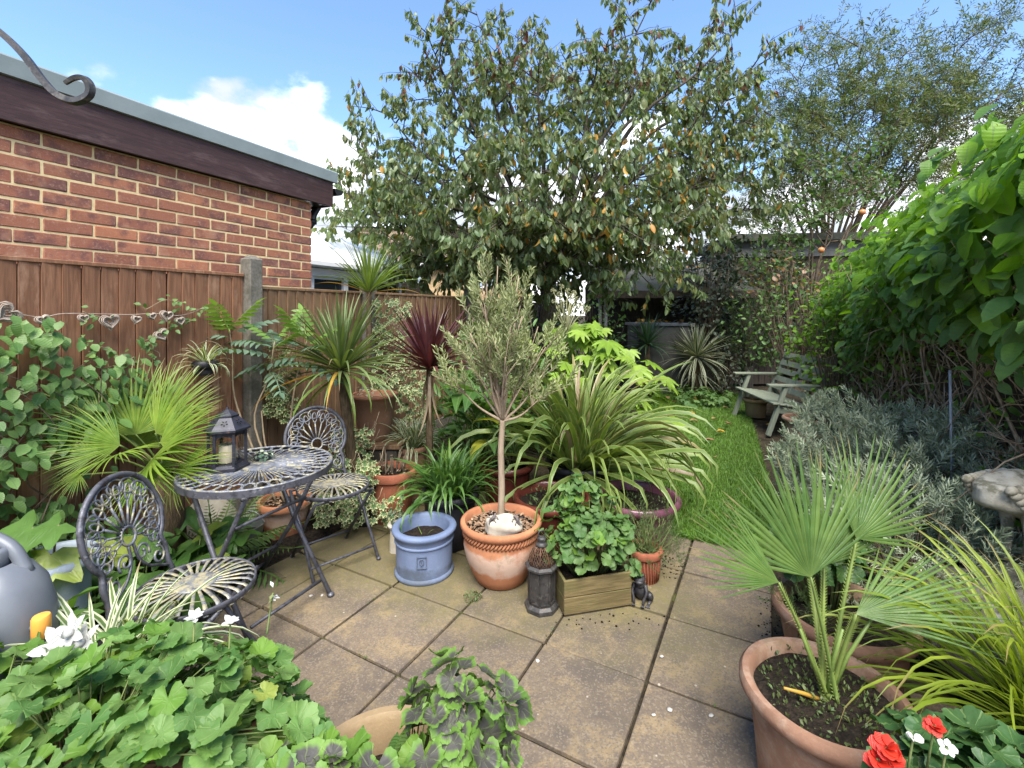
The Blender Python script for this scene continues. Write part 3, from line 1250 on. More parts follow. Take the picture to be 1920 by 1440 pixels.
# ------------------------------------------------------------------ end of the garden: open shelter, outbuilding, fences
M_OLDWOOD = m_wood('old_wood', (0.035, 0.030, 0.024), (0.075, 0.062, 0.048), (0.11, 0.10, 0.08))
M_FELT = plain_mat('mossy_felt', (0.05, 0.052, 0.045), (0.085, 0.085, 0.07), 5, 0.95, 0.15, stain=(0.055, 0.07, 0.025), sa=0.5, sb=0.65, sscale=1.6)
she = thing('garden_shelter', 'open fronted dark timber shelter with mossy roof at the end of the garden', 'shelter', (1.62, 8.9, 0), -0.05)
for x in (0.05, 0.16, 2.75):
    m = MB()
    m.tube([(x, 0, 0), (x, 0, 1.80)], 0.035, 4)
    m.build('post', plain_mat('pale_post', (0.22, 0.21, 0.20), (0.34, 0.33, 0.31), 10, 0.8), she)
m = MB()
m.box((1.4, 0.75, 2.17), (3.1, 2.0, 0.05), Matrix.Translation((0, 0.75, 2.15)) @ Matrix.Rotation(0.36, 4, 'X') @ Matrix.Translation((0, -0.75, -2.15)))
rf = m.build('roof', M_FELT, she)
for x in (0.55, 1.75):
    m = MB()
    m.tube([(x, -0.15, 1.88), (x + 0.25, 1.65, 2.58)], 0.03, 4)
    m.build('roof_batten', M_OLDWOOD, rf)
MB().box((1.4, -0.2, 1.77), (3.12, 0.03, 0.13)).build('fascia_board', M_FENCE3, she)
pm = plank_mesh(0.14, 2.0, M_OLDWOOD)
for i in range(21):
    link('plank', pm, she, Matrix.Translation((0.0 + i * 0.14, 1.5, 0)))
for z in (0.75, 1.3):
    MB().box((1.4, 1.44, z), (2.9, 0.05, 0.08)).build('rail', M_OLDWOOD, she)

ob = thing('outbuilding', 'dark outbuilding with a flat roof among the trees at the garden end', 'outbuilding', (4.55, 9.7, 0), -0.12)
MB().box((1.6, 1.2, 1.40), (3.2, 2.4, 2.8)).build('wall', M_FENCE3, ob)
MB().box((1.6, -0.03, 2.72), (3.2, 0.04, 0.30)).build('fascia_board', plain_mat('grey_board', (0.085, 0.088, 0.085), (0.125, 0.125, 0.12), 6, 0.8), ob)
MB().box((1.6, 1.15, 2.95), (3.45, 2.7, 0.14)).build('roof', M_FELT, ob)

bf = thing('boundary_fence', 'dark vertical board fence closing the end of the garden', 'fence', (3.75, 9.3, 0), 0.0)
pm = plank_mesh(0.12, 1.75, M_FENCE3)
for i in range(16):
    link('plank', pm, bf, Matrix.Translation((i * 0.12, 0, 0.02)) @ Matrix.Rotation(U(-0.01, 0.01), 4, 'Y'))
MB().box((0.95, 0.03, 1.5), (2.0, 0.05, 0.08)).build('rail', M_FENCE3, bf)
fp2 = thing('fence_post', 'thick dark timber post at the back right of the lawn', 'post', (4.38, 8.75, 0))
MB().box((0, 0, 0.9), (0.16, 0.16, 1.8), bev=0.01).build('shaft', M_OLDWOOD, fp2)

# right boundary fence under the vine
R0 = Vector((2.72, 2.40, 0))


def rl(t, w=0.0, z=0.0):
    """right boundary: t along D, w into the garden"""
    return R0 + D * t - N * w + Vector((0, 0, z))


for q in range(4):
    o = thing('boundary_fence', ('weathered brown fence panel behind the twigs of the vine', 'fence panel behind the bench, covered by creeper', 'fence panel at the far right of the lawn', 'fence panel at the right edge behind the stone bird')[(0, 1, 2, 3)[q]],
              'fence', rl((-0.2, 1.7, 3.6, -2.1)[q], 0.0), RZ, 'panels of the right boundary fence')
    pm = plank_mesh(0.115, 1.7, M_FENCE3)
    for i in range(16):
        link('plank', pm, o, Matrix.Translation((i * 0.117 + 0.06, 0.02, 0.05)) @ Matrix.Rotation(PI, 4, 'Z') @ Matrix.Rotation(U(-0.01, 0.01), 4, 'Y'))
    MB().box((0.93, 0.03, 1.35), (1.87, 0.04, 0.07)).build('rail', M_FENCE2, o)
# ------------------------------------------------------------------ materials of the objects
def m_terra(name, c1, c2, bloom=None, b0=0.5, b1=0.65, zlo=-9, zhi=9, algae=True, glaze=False, rough=0.8):
    k = NT(name)
    P = k.pos()
    col = k.mix(k.step(k.noise(5.0, 5, 0.6, P), 0.3, 0.7), c1, c2)
    col = k.mix(k.step(k.noise(45.0, 4, 0.7, P), 0.55, 0.75, 0, 0.5), col, tuple(min(1, c * 1.25) for c in c2))
    if bloom:
        z = k.sep(k.obj())[2]
        zz = k.math('ADD', z, k.math('MULTIPLY', k.math('SUBTRACT', k.noise(7.0, 5, 0.65, P), 0.5), 0.16))
        band = k.math('MULTIPLY', k.step(zz, zlo, zlo + 0.03), k.step(zz, zhi, zhi - 0.03))
        col = k.mix(k.math('MULTIPLY', band, k.step(k.noise(9.0, 5, 0.7, P), b0, b1, 0.25, 0.9)), col, bloom)
    if algae:
        col = k.mix(k.step(k.noise(6.0, 5, 0.7, k.mapv(P, (1, 1, 1), (5, 2, 9))), 0.56, 0.75, 0, 0.55), col, (0.12, 0.105, 0.05))
    return k.done(k.pr(col, 0.25 if glaze else rough, 0.5 if glaze else 0.25, normal=k.bump(k.noise(90.0, 4, 0.6, P), 0.08 if glaze else 0.35, 0.004)))


M_TERRA = m_terra('terracotta', (0.30, 0.115, 0.055), (0.43, 0.18, 0.088), (0.50, 0.36, 0.28), 0.28, 0.55, 0.085, 0.225)
M_TERRA2 = m_terra('terracotta_worn', (0.165, 0.080, 0.048), (0.26, 0.125, 0.072), (0.30, 0.205, 0.145), 0.45, 0.65, 0.05, 0.6)
M_TERRA3 = m_terra('terracotta_brown', (0.17, 0.075, 0.042), (0.28, 0.125, 0.07), (0.30, 0.22, 0.15), 0.55, 0.7, -0.2, 0.8)
M_TERRA4 = m_terra('terracotta_dark', (0.20, 0.065, 0.035), (0.30, 0.10, 0.055), None)
M_BLUE = m_terra('blue_paint', (0.105, 0.140, 0.225), (0.155, 0.195, 0.30), (0.075, 0.090, 0.115), 0.35, 0.6, -0.2, 0.085, False, rough=0.62)
M_PURPLE = m_terra('purple_glaze', (0.085, 0.030, 0.050), (0.16, 0.06, 0.09), None, algae=False, glaze=True)
M_REDGLAZE = m_terra('dark_red_glaze', (0.075, 0.018, 0.014), (0.14, 0.035, 0.022), None, algae=False, glaze=True)
M_BLACKPOT = m_terra('black_pot', (0.012, 0.012, 0.015), (0.028, 0.026, 0.03), None, algae=False, rough=0.45)
M_CREAM = m_terra('cream_pot', (0.22, 0.155, 0.085), (0.28, 0.20, 0.115), None, algae=False, rough=0.55)
M_GREYTUB = m_terra('grey_blue_tub', (0.22, 0.26, 0.31), (0.30, 0.34, 0.39), None, algae=False, rough=0.5)
M_CHIPS = plain_mat('bark_chip', (0.10, 0.055, 0.03), (0.36, 0.24, 0.15), 40, 0.9, 0.2)
M_ZINC = plain_mat('zinc', (0.22, 0.24, 0.24), (0.36, 0.38, 0.37), 8, 0.45, 0.5, 0.75, 0.1, stain=(0.10, 0.11, 0.09), sa=0.5, sb=0.7, sscale=12)
M_CRATE = m_wood('crate_pine', (0.095, 0.070, 0.030), (0.185, 0.140, 0.065), (0.16, 0.125, 0.055), (0.105, 0.10, 0.035), 0.48, 0.66, 1.6, ax=0)
M_STONE = plain_mat('pale_stone', (0.34, 0.30, 0.23), (0.46, 0.42, 0.35), 14, 0.85, 0.25, bstr=0.4, stain=(0.36, 0.31, 0.22), sa=0.55, sb=0.7, sscale=14)
M_STATUE = plain_mat('statue_stone', (0.30, 0.27, 0.21), (0.42, 0.39, 0.32), 20, 0.9, 0.2, bstr=0.7, stain=(0.14, 0.13, 0.09), sa=0.5, sb=0.65, sscale=16)
M_ROCK = plain_mat('mossy_rock', (0.085, 0.080, 0.060), (0.17, 0.16, 0.125), 9, 0.95, 0.2, bstr=1.0, bdist=0.02, bscale=25, stain=(0.30, 0.29, 0.24), sa=0.60, sb=0.68, sscale=11)
M_WAX = NT('candle_wax')
M_WAX = M_WAX.done(M_WAX.pr((0.72, 0.64, 0.46), 0.45, 0.4, **{'Subsurface Weight': 0.3, 'Subsurface Radius': (0.02, 0.015, 0.008)}))
k = NT('clear_glass')
_g = k.n('BsdfGlass')
_g.inputs['Roughness'].default_value = 0.02
_g.inputs['IOR'].default_value = 1.12
_t = k.n('BsdfTransparent')
_x = k.n('MixShader')
_x.inputs[0].default_value = 0.75
k.t.links.new(_g.outputs[0], _x.inputs[1])
k.t.links.new(_t.outputs[0], _x.inputs[2])
M_GLASS = k.done(_x)


def m_iron(name, dark, mid, pale, a=0.46, b=0.62):
    k = NT(name)
    P = k.pos()
    f = k.noise(26.0, 5, 0.7, P)
    col = k.mix(k.step(f, 0.35, 0.55), dark, mid)
    col = k.mix(k.step(k.noise(33.0, 5, 0.7, k.mapv(P, (1, 1, 1), (3, 8, 2))), a, b), col, pale)
    col = k.mix(k.step(k.noise(48.0, 4, 0.7, k.mapv(P, (1, 1, 1), (9, 1, 4))), 0.62, 0.7, 0, 0.7), col, (0.13, 0.07, 0.035))
    return k.done(k.pr(col, 0.5, 0.45, 0.25, normal=k.bump(k.noise(160.0, 3, 0.6, P), 0.3, 0.002)))


M_IRON = m_iron('iron_dark', (0.035, 0.034, 0.042), (0.085, 0.085, 0.10), (0.20, 0.20, 0.22), 0.56, 0.72)
M_IRONTOP = m_iron('iron_distressed', (0.075, 0.078, 0.095), (0.155, 0.165, 0.195), (0.34, 0.31, 0.21), 0.48, 0.62)
M_IRONSEAT = m_iron('iron_seat', (0.10, 0.105, 0.115), (0.20, 0.205, 0.21), (0.40, 0.35, 0.215), 0.42, 0.6)
M_LANTERN = m_iron('lantern_black', (0.014, 0.014, 0.020), (0.03, 0.03, 0.042), (0.07, 0.07, 0.09), 0.6, 0.8)
M_LANTERN2 = m_iron('lantern_weathered', (0.022, 0.021, 0.022), (0.05, 0.047, 0.045), (0.12, 0.11, 0.095), 0.52, 0.72)


# ------------------------------------------------------------------ pots
def pot_profile(R, Hh, rb, rim=0.04, lip=0.018, thick=0.022, style='flower', depth=0.05):
    """outer wall from the foot up, over the rim and down the inside to the soil line"""
    if style == 'flower':      # straight sides with a collar below the rim
        return [(0.0, 0.0), (rb, 0.0), (rb + (R - lip - rb) * 0.5, (Hh - rim) * 0.5), (R - lip, Hh - rim), (R - 0.003, Hh - rim + 0.003), (R, Hh - rim + 0.012),
                (R, Hh - 0.006), (R - 0.006, Hh), (R - thick, Hh), (R - thick - 0.004, Hh - 0.01), (R - thick - 0.012, Hh - depth), (R - thick - 0.02, Hh - depth - 0.05)]
    if style == 'rolled':      # tapering wall with a rounded rolled rim
        return [(0.0, 0.0), (rb, 0.0), (rb + 0.006, 0.008), (rb + (R - 0.02 - rb) * 0.55, Hh * 0.5), (R - 0.022, Hh - 0.055), (R - 0.004, Hh - 0.045), (R + 0.006, Hh - 0.03),
                (R + 0.006, Hh - 0.012), (R - 0.004, Hh), (R - 0.022, Hh), (R - 0.032, Hh - 0.012), (R - 0.036, Hh - depth), (R - 0.045, Hh - depth - 0.05)]
    if style == 'belly':       # round bellied with rope band
        return [(0.0, 0.0), (rb, 0.0), (rb + 0.01, 0.006), (rb + 0.035, 0.05), (R - 0.03, Hh * 0.42), (R - 0.018, Hh * 0.60), (R - 0.022, Hh * 0.76), (R - 0.03, Hh * 0.82), (R - 0.012, Hh * 0.88),
                (R, Hh * 0.92), (R, Hh * 0.975), (R - 0.008, Hh), (R - 0.024, Hh), (R - 0.032, Hh - 0.012), (R - 0.036, Hh - depth), (R - 0.045, Hh - depth - 0.05)]
    if style == 'drum':        # upright drum with heavy rim and foot ring
        return [(0.0, 0.0), (rb + 0.006, 0.0), (rb + 0.010, 0.008), (rb + 0.008, 0.018), (rb - 0.002, 0.024), (R - 0.016, Hh * 0.70), (R - 0.008, Hh * 0.715), (R - 0.008, Hh * 0.74), (R - 0.014, Hh * 0.755),
                (R - 0.008, Hh * 0.86), (R + 0.004, Hh * 0.90), (R + 0.008, Hh * 0.95), (R + 0.002, Hh * 0.99), (R - 0.010, Hh), (R - 0.026, Hh), (R - 0.036, Hh - 0.010), (R - 0.038, Hh - depth), (R - 0.045, Hh - depth - 0.04)]
    return [(0.0, 0.0), (rb, 0.0), (R, Hh), (R - 0.004, Hh + 0.002), (R - 0.008, Hh), (R - 0.012, Hh - depth), (R - 0.014, Hh - depth - 0.04)]


def pot(parent, mat, R, Hh, rb, style='flower', depth=0.05, soil=None, z0=0.0, wob=0.004, name='pot', chips=0, seg=44, soil_mat=None, **kw):
    m = MB()
    m.lathe(pot_profile(R, Hh, rb, style=style, depth=depth, **kw), seg, (0, 0, z0), wob=wob)
    p = m.build(name, mat, parent, True, sharp=50)
    m = MB()
    r = R - 0.03
    vs = [(0, 0, z0 + Hh - depth + 0.012)]
    fs = []
    for q in range(1, 6):
        for i in range(24):
            a = TAU * i / 24
            vs.append((r * q / 5 * math.cos(a), r * q / 5 * math.sin(a), z0 + Hh - depth + 0.012 * (1 - q / 5) + U(-0.006, 0.006)))
    fs += [(0, 1 + i, 1 + (i + 1) % 24) for i in range(24)]
    for q in range(4):
        for i in range(24):
            fs.append((1 + q * 24 + i, 25 + q * 24 + i, 25 + q * 24 + (i + 1) % 24, 1 + q * 24 + (i + 1) % 24))
    m.add(vs, fs)
    s = m.build('soil', soil_mat or M_SOIL, p, True)
    if chips:
        m = MB()
        for i in range(chips):
            a, q = U(0, TAU), r * math.sqrt(random.random()) * 0.97
            M = Matrix.Translation((q * math.cos(a), q * math.sin(a), z0 + Hh - depth + 0.008 + U(0, 0.008))) @ Matrix.Rotation(U(0, TAU), 4, 'Z') @ Matrix.Rotation(U(-0.6, 0.6), 4, 'X') @ Matrix.Rotation(U(-0.6, 0.6), 4, 'Y')
            m.box((0, 0, 0), (U(0.008, 0.03), U(0.005, 0.012), U(0.002, 0.006)), M)
        c = m.build('bark_chips', M_CHIPS, p)
        c['kind'] = 'stuff'
    return p


# ------------------------------------------------------------------ folding iron furniture
def ring_pts(r, n=48, c=(0, 0, 0), ax='z'):
    out = []
    for i in range(n):
        a = TAU * i / n
        if ax == 'z':
            out.append((c[0] + r * math.cos(a), c[1] + r * math.sin(a), c[2]))
        else:
            out.append((c[0] + r * math.cos(a), c[1], c[2] + r * math.sin(a)))
    return out


def scroll_pts(c, r, turns, a0, sgn, n=26):
    out = []
    for i in range(n):
        s = i / (n - 1)
        a = a0 + sgn * turns * TAU * s
        q = r * (1 - 0.78 * s)
        out.append((c[0] + q * math.cos(a), c[1] + q * math.sin(a)))
    return out


def chair_parts(o):
    """folding bistro chair; front is +Y, the back panel stands at -Y"""
    SH = 0.445
    R = 0.20
    # seat
    m = MB()
    m.tube(ring_pts(R, 56, (0, 0, SH - 0.012)), 0.0095, 8, closed=True, flat=(0.55, 1.3))
    m.build('seat_rim', M_IRON, o, True)
    m = MB()
    prof = [(0.0, 0.004), (0.05, 0.005), (0.068, 0.0035), (0.072, 0.0), (0.066, -0.003), (0.0, -0.003)]
    m.lathe(prof, 28, (0, 0, SH + 0.008))
    m.build('seat_centre', M_IRONSEAT, o, True)
    m = MB()
    path = [(0.06, 0.0085), (0.10, 0.0105), (0.15, 0.010), (0.182, 0.005), (0.198, -0.006), (0.2035, -0.022)]
    vs, fs = [], []
    for i, (r, z) in enumerate(path):
        w = 0.0048 + 0.0032 * i / (len(path) - 1)
        vs += [(r, -w, SH + z), (r, w, SH + z), (r, w, SH + z - 0.003), (r, -w, SH + z - 0.003)]
    for i in range(len(path) - 1):
        for k_ in range(4):
            fs.append((i * 4 + k_, (i + 1) * 4 + k_, (i + 1) * 4 + (k_ + 1) % 4, i * 4 + (k_ + 1) % 4))
    m.add(vs, fs)
    sm = m.mesh('seat_slat', M_IRONSEAT, True)
    ns = 30
    for i in range(ns):
        link('seat_slat', sm, o, Matrix.Rotation(TAU * i / ns + 0.05, 4, 'Z'))
    # legs: two crossing frames
    hw = 0.19
    for s in (-1, 1):
        m = MB()
        m.tube([(s * hw, -0.17, SH - 0.03), (s * hw, 0.0, 0.25), (s * hw, 0.19, 0.008)], 0.0095, 8)
        m.blob((s * hw, 0.193, 0.009), (0.014, 0.014, 0.010), 10, 6)
        m.build('leg', M_IRON, o, True)
        m = MB()
        m.tube([(s * (hw - 0.022), 0.15, SH - 0.03), (s * (hw - 0.022), 0.0, 0.25), (s * (hw - 0.022), -0.19, 0.008)], 0.0095, 8)
        m.blob((s * (hw - 0.022), -0.193, 0.009), (0.014, 0.014, 0.010), 10, 6)
        m.build('leg', M_IRON, o, True)
    for y, z, w in ((0.145, 0.07, hw), (-0.145, 0.07, hw - 0.022), (0.15, SH - 0.032, hw - 0.022), (-0.165, SH - 0.034, hw)):
        m = MB()
        m.tube([(-w, y, z), (w, y, z)], 0.0075, 6)
        m.build('crossbar', M_IRON, o, True)

    # back panel, drawn flat in (x, z) then leaned back
    base_y, base_z, lean = -0.185, SH - 0.03, 0.26

    def B(p):
        x, z = p
        return Vector((x, base_y - z * math.sin(lean), base_z + z * math.cos(lean)))
    hc, hr = 0.275, 0.185
    fr = [(-0.165, 0.0), (-0.152, 0.06), (-0.158, 0.11)]
    for i in range(25):
        a = PI * 1.22 - (PI * 1.44) * i / 24
        fr.append((hr * 1.02 * math.cos(a), hc + hr * math.sin(a)))
    fr += [(0.158, 0.11), (0.152, 0.06), (0.165, 0.0)]
    m = MB()
    m.tube(catmull([B(p) for p in fr], 3), 0.0105, 8)
    m.build('backrest_frame', M_IRON, o, True)
    cc = (0.0, hc - 0.045)
    m = MB()
    m.tube([B((cc[0] + 0.034 * math.cos(a), cc[1] + 0.034 * math.sin(a))) for a in [TAU * i / 22 for i in range(22)]], 0.006, 6, closed=True)
    m.build('backrest_ring', M_IRONTOP, o, True)
    nsp = 13
    for i in range(nsp):
        a = math.radians(-18 + 216 * i / (nsp - 1))
        # distance to hoop
        dx, dz = math.cos(a), math.sin(a)
        b = dx * cc[0] + dz * (cc[1] - hc)
        R_ = -b + math.sqrt(max(0, b * b - ((cc[0]) ** 2 + (cc[1] - hc) ** 2 - hr ** 2)))
        L0, L1 = 0.034, R_ - 0.016
        lr = 0.030
        q = L1 - 2 * lr - 0.012
        pts = [(cc[0] + dx * L0, cc[1] + dz * L0), (cc[0] + dx * (L0 + q) * 0.55, cc[1] + dz * (L0 + q) * 0.55)]
        # leaf shaped loop and the big loop touching the hoop
        mm = MB()
        mm.tube([B(p) for p in (pts[0], (cc[0] + dx * (L1 - 2.6 * lr), cc[1] + dz * (L1 - 2.6 * lr)))], 0.0045, 6)
        e = []
        for t in range(14):
            w = TAU * t / 14
            rr = (L1 - 1.6 * lr) + lr * 1.0 * math.cos(w)
            tt = 0.013 * math.sin(w)
            e.append(B((cc[0] + dx * rr - dz * tt, cc[1] + dz * rr + dx * tt)))
        mm.tube(e, 0.004, 5, closed=True)
        mm.build('spoke', M_IRONTOP, o, True)
        if i < nsp:
            mm = MB()
            e = []
            for t in range(18):
                w = TAU * t / 18
                rr = (L1 - lr * 0.85) + lr * 0.95 * math.cos(w)
                tt = lr * 1.25 * math.sin(w)
                e.append(B((cc[0] + dx * rr - dz * tt, cc[1] + dz * rr + dx * tt)))
            mm.tube(e, 0.0042, 5, closed=True)
            mm.build('loop', M_IRONTOP, o, True)
    for s in (-1, 1):
        for c, r, tn, a0, sg in (((0.125, 0.165), 0.030, 1.35, -PI / 2, 1), ((0.112, 0.095), 0.036, 1.35, PI / 2, -1), ((0.042, 0.145), 0.036, 1.25, -0.6, 1)):
            p2 = scroll_pts(c, r, tn, a0, sg)
            mm = MB()
            mm.tube([B((s * x, z)) for x, z in p2], 0.0048, 6)
            mm.build('scroll', M_IRONTOP, o, True)
        mm = MB()
        mm.tube(catmull([B((s * x, z)) for x, z in ((0.158, 0.03), (0.10, 0.06), (0.055, 0.085), (0.018, 0.135), (0.012, 0.195))], 5), 0.0055, 6)
        mm.build('stay', M_IRON, o, True)


def chair(label, loc, facing):
    o = thing('bistro_chair', label, 'chair', loc, math.atan2(facing[1], facing[0]) - PI / 2, 'folding iron bistro chairs')
    chair_parts(o)
    return o


chair('folding iron bistro chair at the front beside the watering can', (-1.20, 1.78, 0), (1.0, 0.06))
chair('folding iron bistro chair on the far side of the table below the cordyline', (-1.065, 2.80, 0), (0.68, -0.70))

TC = Vector((-1.26, 2.335, 0))
tab = thing('bistro_table', 'round folding iron bistro table with openwork top', 'table', TC, RZ)
TH, TR = 0.71, 0.345
m = MB()
m.lathe([(TR - 0.004, TH - 0.028), (TR, TH - 0.028), (TR, TH + 0.002), (TR - 0.004, TH + 0.002), (TR - 0.004, TH - 0.028)], 72)
m.build('rim', M_IRON, tab, True, sharp=40)
m = MB()
m.tube(ring_pts(TR - 0.008, 64, (0, 0, TH)), 0.0065, 6, closed=True)
m.build('rim_wire', M_IRONTOP, tab, True)
m = MB()
m.lathe([(0.0, TH + 0.004), (0.06, TH + 0.005), (0.075, TH + 0.003), (0.078, TH), (0.07, TH - 0.003), (0.0, TH - 0.003)], 32)
m.build('centre_plate', M_IRONTOP, tab, True)
m = MB()
e = []
for t in range(26):
    s = t / 25
    if s < 0.5:
        u = s * 2
        e.append((0.06 + u * 0.185, 0.0035 + 0.008 * u, TH + 0.001))
    else:
        u = (s - 0.5) * 2
        e.append((0.06 + (1 - u) * 0.185, -0.0035 - 0.008 * (1 - u), TH + 0.001))
petal = [(0.07, 0.004, TH), (0.15, 0.007, TH + 0.001), (0.215, 0.010, TH + 0.001), (0.240, 0.016, TH), (0.262, 0.013, TH), (0.272, 0.0, TH),
         (0.262, -0.013, TH), (0.240, -0.016, TH), (0.215, -0.010, TH + 0.001), (0.15, -0.007, TH + 0.001), (0.07, -0.004, TH)]
m.tube(catmull(petal, 3), 0.0038, 5)
pm = m.mesh('petal', M_IRONTOP, True)
m = MB()
m.tube([(0.296 + 0.040 * math.cos(w), 0.030 * math.sin(w), TH + 0.0015) for w in [TAU * i / 20 for i in range(20)]], 0.0038, 5, closed=True)
cm = m.mesh('loop', M_IRONTOP, True)
for i in range(36):
    link('petal', pm, tab, Matrix.Rotation(TAU * i / 36, 4, 'Z'))
    link('loop', cm, tab, Matrix.Rotation(TAU * (i + 0.5) / 36, 4, 'Z'))
# local x runs along D, legs cross in planes across it
for s in (-1, 1):
    x = s * 0.22
    for sg, dx in ((1, 0.0), (-1, -0.024)):
        xx = x + s * dx
        m = MB()
        m.tube([(xx, sg * 0.19, TH - 0.03), (xx, -sg * 0.005, 0.34), (xx, -sg * 0.25, 0.012)], 0.0115, 8)
        m.blob((xx, -sg * 0.252, 0.012), (0.019, 0.019, 0.013), 10, 6)
        m.build('leg', M_IRON, tab, True)
for sg, w in ((1, 0.22), (-1, 0.196)):
    for y, z in ((sg * 0.205, 0.085), (-sg * 0.175, TH - 0.06), (sg * 0.10, 0.21 if sg > 0 else 0.5)):
        m = MB()
        m.tube([(-w, y, z), (w, y, z)], 0.009, 6)
        m.build('crossbar', M_IRON, tab, True)

# ------------------------------------------------------------------ lantern on the table
def hexa(r, sx=1.0, a0=0.0, n=6):
    return [(sx * r * math.cos(a0 + TAU * i / n), r * math.sin(a0 + TAU * i / n)) for i in range(n)]


lt = thing('candle_lantern', 'black six sided candle lantern standing on the bistro table', 'lantern', (-1.395, 2.30, TH + 0.006), 0.35)
m = MB()
m.prism(hexa(0.098), 0.0, 0.012)
m.prism(hexa(0.090), 0.012, 0.026, top=hexa(0.082))
m.build('base', M_LANTERN, lt)
for x, y in hexa(0.080):
    m = MB()
    m.tube([(x, y, 0.02), (x, y, 0.185)], 0.0085, 4)
    m.build('upright', M_LANTERN, lt)
h6 = hexa(0.078)
for i in range(6):
    (x0, y0), (x1, y1) = h6[i], h6[(i + 1) % 6]
    m = MB()
    m.add([(x0, y0, 0.025), (x1, y1, 0.025), (x1, y1, 0.165), (x0, y0, 0.165)], [(0, 1, 2, 3)])
    m.add([(x0 * 0.97, y0 * 0.97, 0.025), (x1 * 0.97, y1 * 0.97, 0.025), (x1 * 0.97, y1 * 0.97, 0.165), (x0 * 0.97, y0 * 0.97, 0.165)], [(3, 2, 1, 0)])
    m.build('pane', M_GLASS, lt)
    # arched head above the pane
    m = MB()
    A, Bp = Vector((x0, y0, 0)), Vector((x1, y1, 0))
    vs, fs = [], []
    for t in range(9):
        s = t / 8
        p = A.lerp(Bp, s)
        zb = 0.150 + 0.014 * math.sin(PI * s) ** 0.6
        for rr in (1.015, 0.975):
            vs += [(p.x * rr, p.y * rr, zb), (p.x * rr, p.y * rr, 0.19)]
    for t in range(8):
        a, b = t * 4, (t + 1) * 4
        fs += [(a, b, b + 1, a + 1), (a + 2, a + 3, b + 3, b + 2), (a, a + 2, b + 2, b)]
    m.add(vs, fs)
    m.build('arched_head', M_LANTERN, lt)
m = MB()
m.prism(hexa(0.102), 0.186, 0.196)
m.prism(hexa(0.102), 0.196, 0.203, top=hexa(0.094))
m.prism(hexa(0.094), 0.203, 0.252, top=hexa(0.048))
m.prism(hexa(0.052), 0.252, 0.258)
m.prism(hexa(0.050), 0.258, 0.284, top=hexa(0.010))
m.tube([(0, 0, 0.28), (0, 0, 0.296)], [0.008, 0.004], 8)
cap = m.build('roof', M_LANTERN, lt)
M_HOLE = plain_mat('dark_hole', (0.004, 0.004, 0.005), (0.006, 0.006, 0.007), 10, 0.9, 0.05, bstr=0)
for i in range(6):
    a = TAU * (i + 0.5) / 6
    nrm = Vector((math.cos(a), math.sin(a), 0.85)).normalized()
    tx = Vector((-math.sin(a), math.cos(a), 0))
    tz = nrm.cross(tx) * -1
    c0 = Vector((math.cos(a) * 0.0628, math.sin(a) * 0.0628, 0.2265))
    for q in range(5):
        w = TAU * q / 5 + 0.3
        c = c0 + tx * 0.011 * math.cos(w) + tz * 0.011 * math.sin(w) + nrm * 0.0012
        m = MB()
        rd = tx * math.cos(w) + tz * math.sin(w)
        td = nrm.cross(rd)
        m.add([c - rd * 0.006, c + td * 0.0028, c + rd * 0.006, c - td * 0.0028], [(0, 1, 2, 3)])
        m.build('pierced_hole', M_HOLE, cap)
cd = thing('pillar_candle', 'cream pillar candle inside the black lantern', 'candle', (-1.395, 2.30, TH + 0.034))
m = MB()
m.lathe([(0, 0), (0.036, 0), (0.037, 0.004), (0.0365, 0.082), (0.034, 0.086), (0.028, 0.083), (0.0, 0.078)], 24)
m.build('wax', M_WAX, cd, True, sharp=50)
m = MB()
m.tube([(0, 0, 0.077), (0.002, 0, 0.092)], 0.0014, 5)
m.build('wick', M_LANTERN, cd)

# ------------------------------------------------------------------ pierced lantern on the floor
fl2 = thing('pierced_lantern', 'weathered dark metal lantern with pierced dome on the slabs beside the crate', 'lantern', (0.148, 2.352, 0.0), 0.2)
E8 = lambda r: hexa(r, 1, PI / 8, 8)
m = MB()
m.prism(E8(0.086), 0.0, 0.018)
m.prism(E8(0.082), 0.018, 0.030, top=E8(0.070))
m.build('base', M_LANTERN2, fl2)
m = MB()
m.prism(E8(0.066), 0.03, 0.205)
body = m.build('body', M_LANTERN2, fl2)
for i in range(8):
    a0, a1 = PI / 8 + TAU * i / 8, PI / 8 + TAU * (i + 1) / 8
    am = (a0 + a1) / 2
    M = Matrix.Rotation(am, 4, 'Z') @ Matrix.Translation((0.0625, 0, 0.118))
    m = MB()
    for y, z, sy, sz in ((0, 0.075, 0.046, 0.006), (0, -0.075, 0.046, 0.006), (0.021, 0, 0.004, 0.15), (-0.021, 0, 0.004, 0.15)):
        m.box((0, y, z), (0.006, sy, sz), M)
    m.build('panel_moulding', M_LANTERN2, body)
m = MB()
m.prism(E8(0.084), 0.205, 0.214)
m.prism(E8(0.084), 0.214, 0.222, top=E8(0.070))
m.build('cornice', M_LANTERN2, fl2)
m = MB()
rings = [(0.064, 0.222), (0.060, 0.245), (0.045, 0.285), (0.024, 0.310)]
for i in range(8):
    a = PI / 8 + TAU * i / 8
    m.tube([(r * math.cos(a), r * math.sin(a), z) for r, z in rings], 0.004, 5)
for i in range(24):
    for sg in (-1, 1):
        p = []
        for t in range(7):
            s = t / 6
            z = 0.222 + 0.086 * s
            r = np.interp(z, [q[1] for q in rings], [q[0] for q in rings]) * 0.985
            a = TAU * i / 24 + sg * s * 1.1
            p.append((r * math.cos(a), r * math.sin(a), z))
        m.tube(p, 0.0016, 4)
m.build('pierced_dome', m_iron('rusty_filigree', (0.05, 0.022, 0.012), (0.09, 0.04, 0.02), (0.12, 0.07, 0.04)), fl2, True)
m = MB()
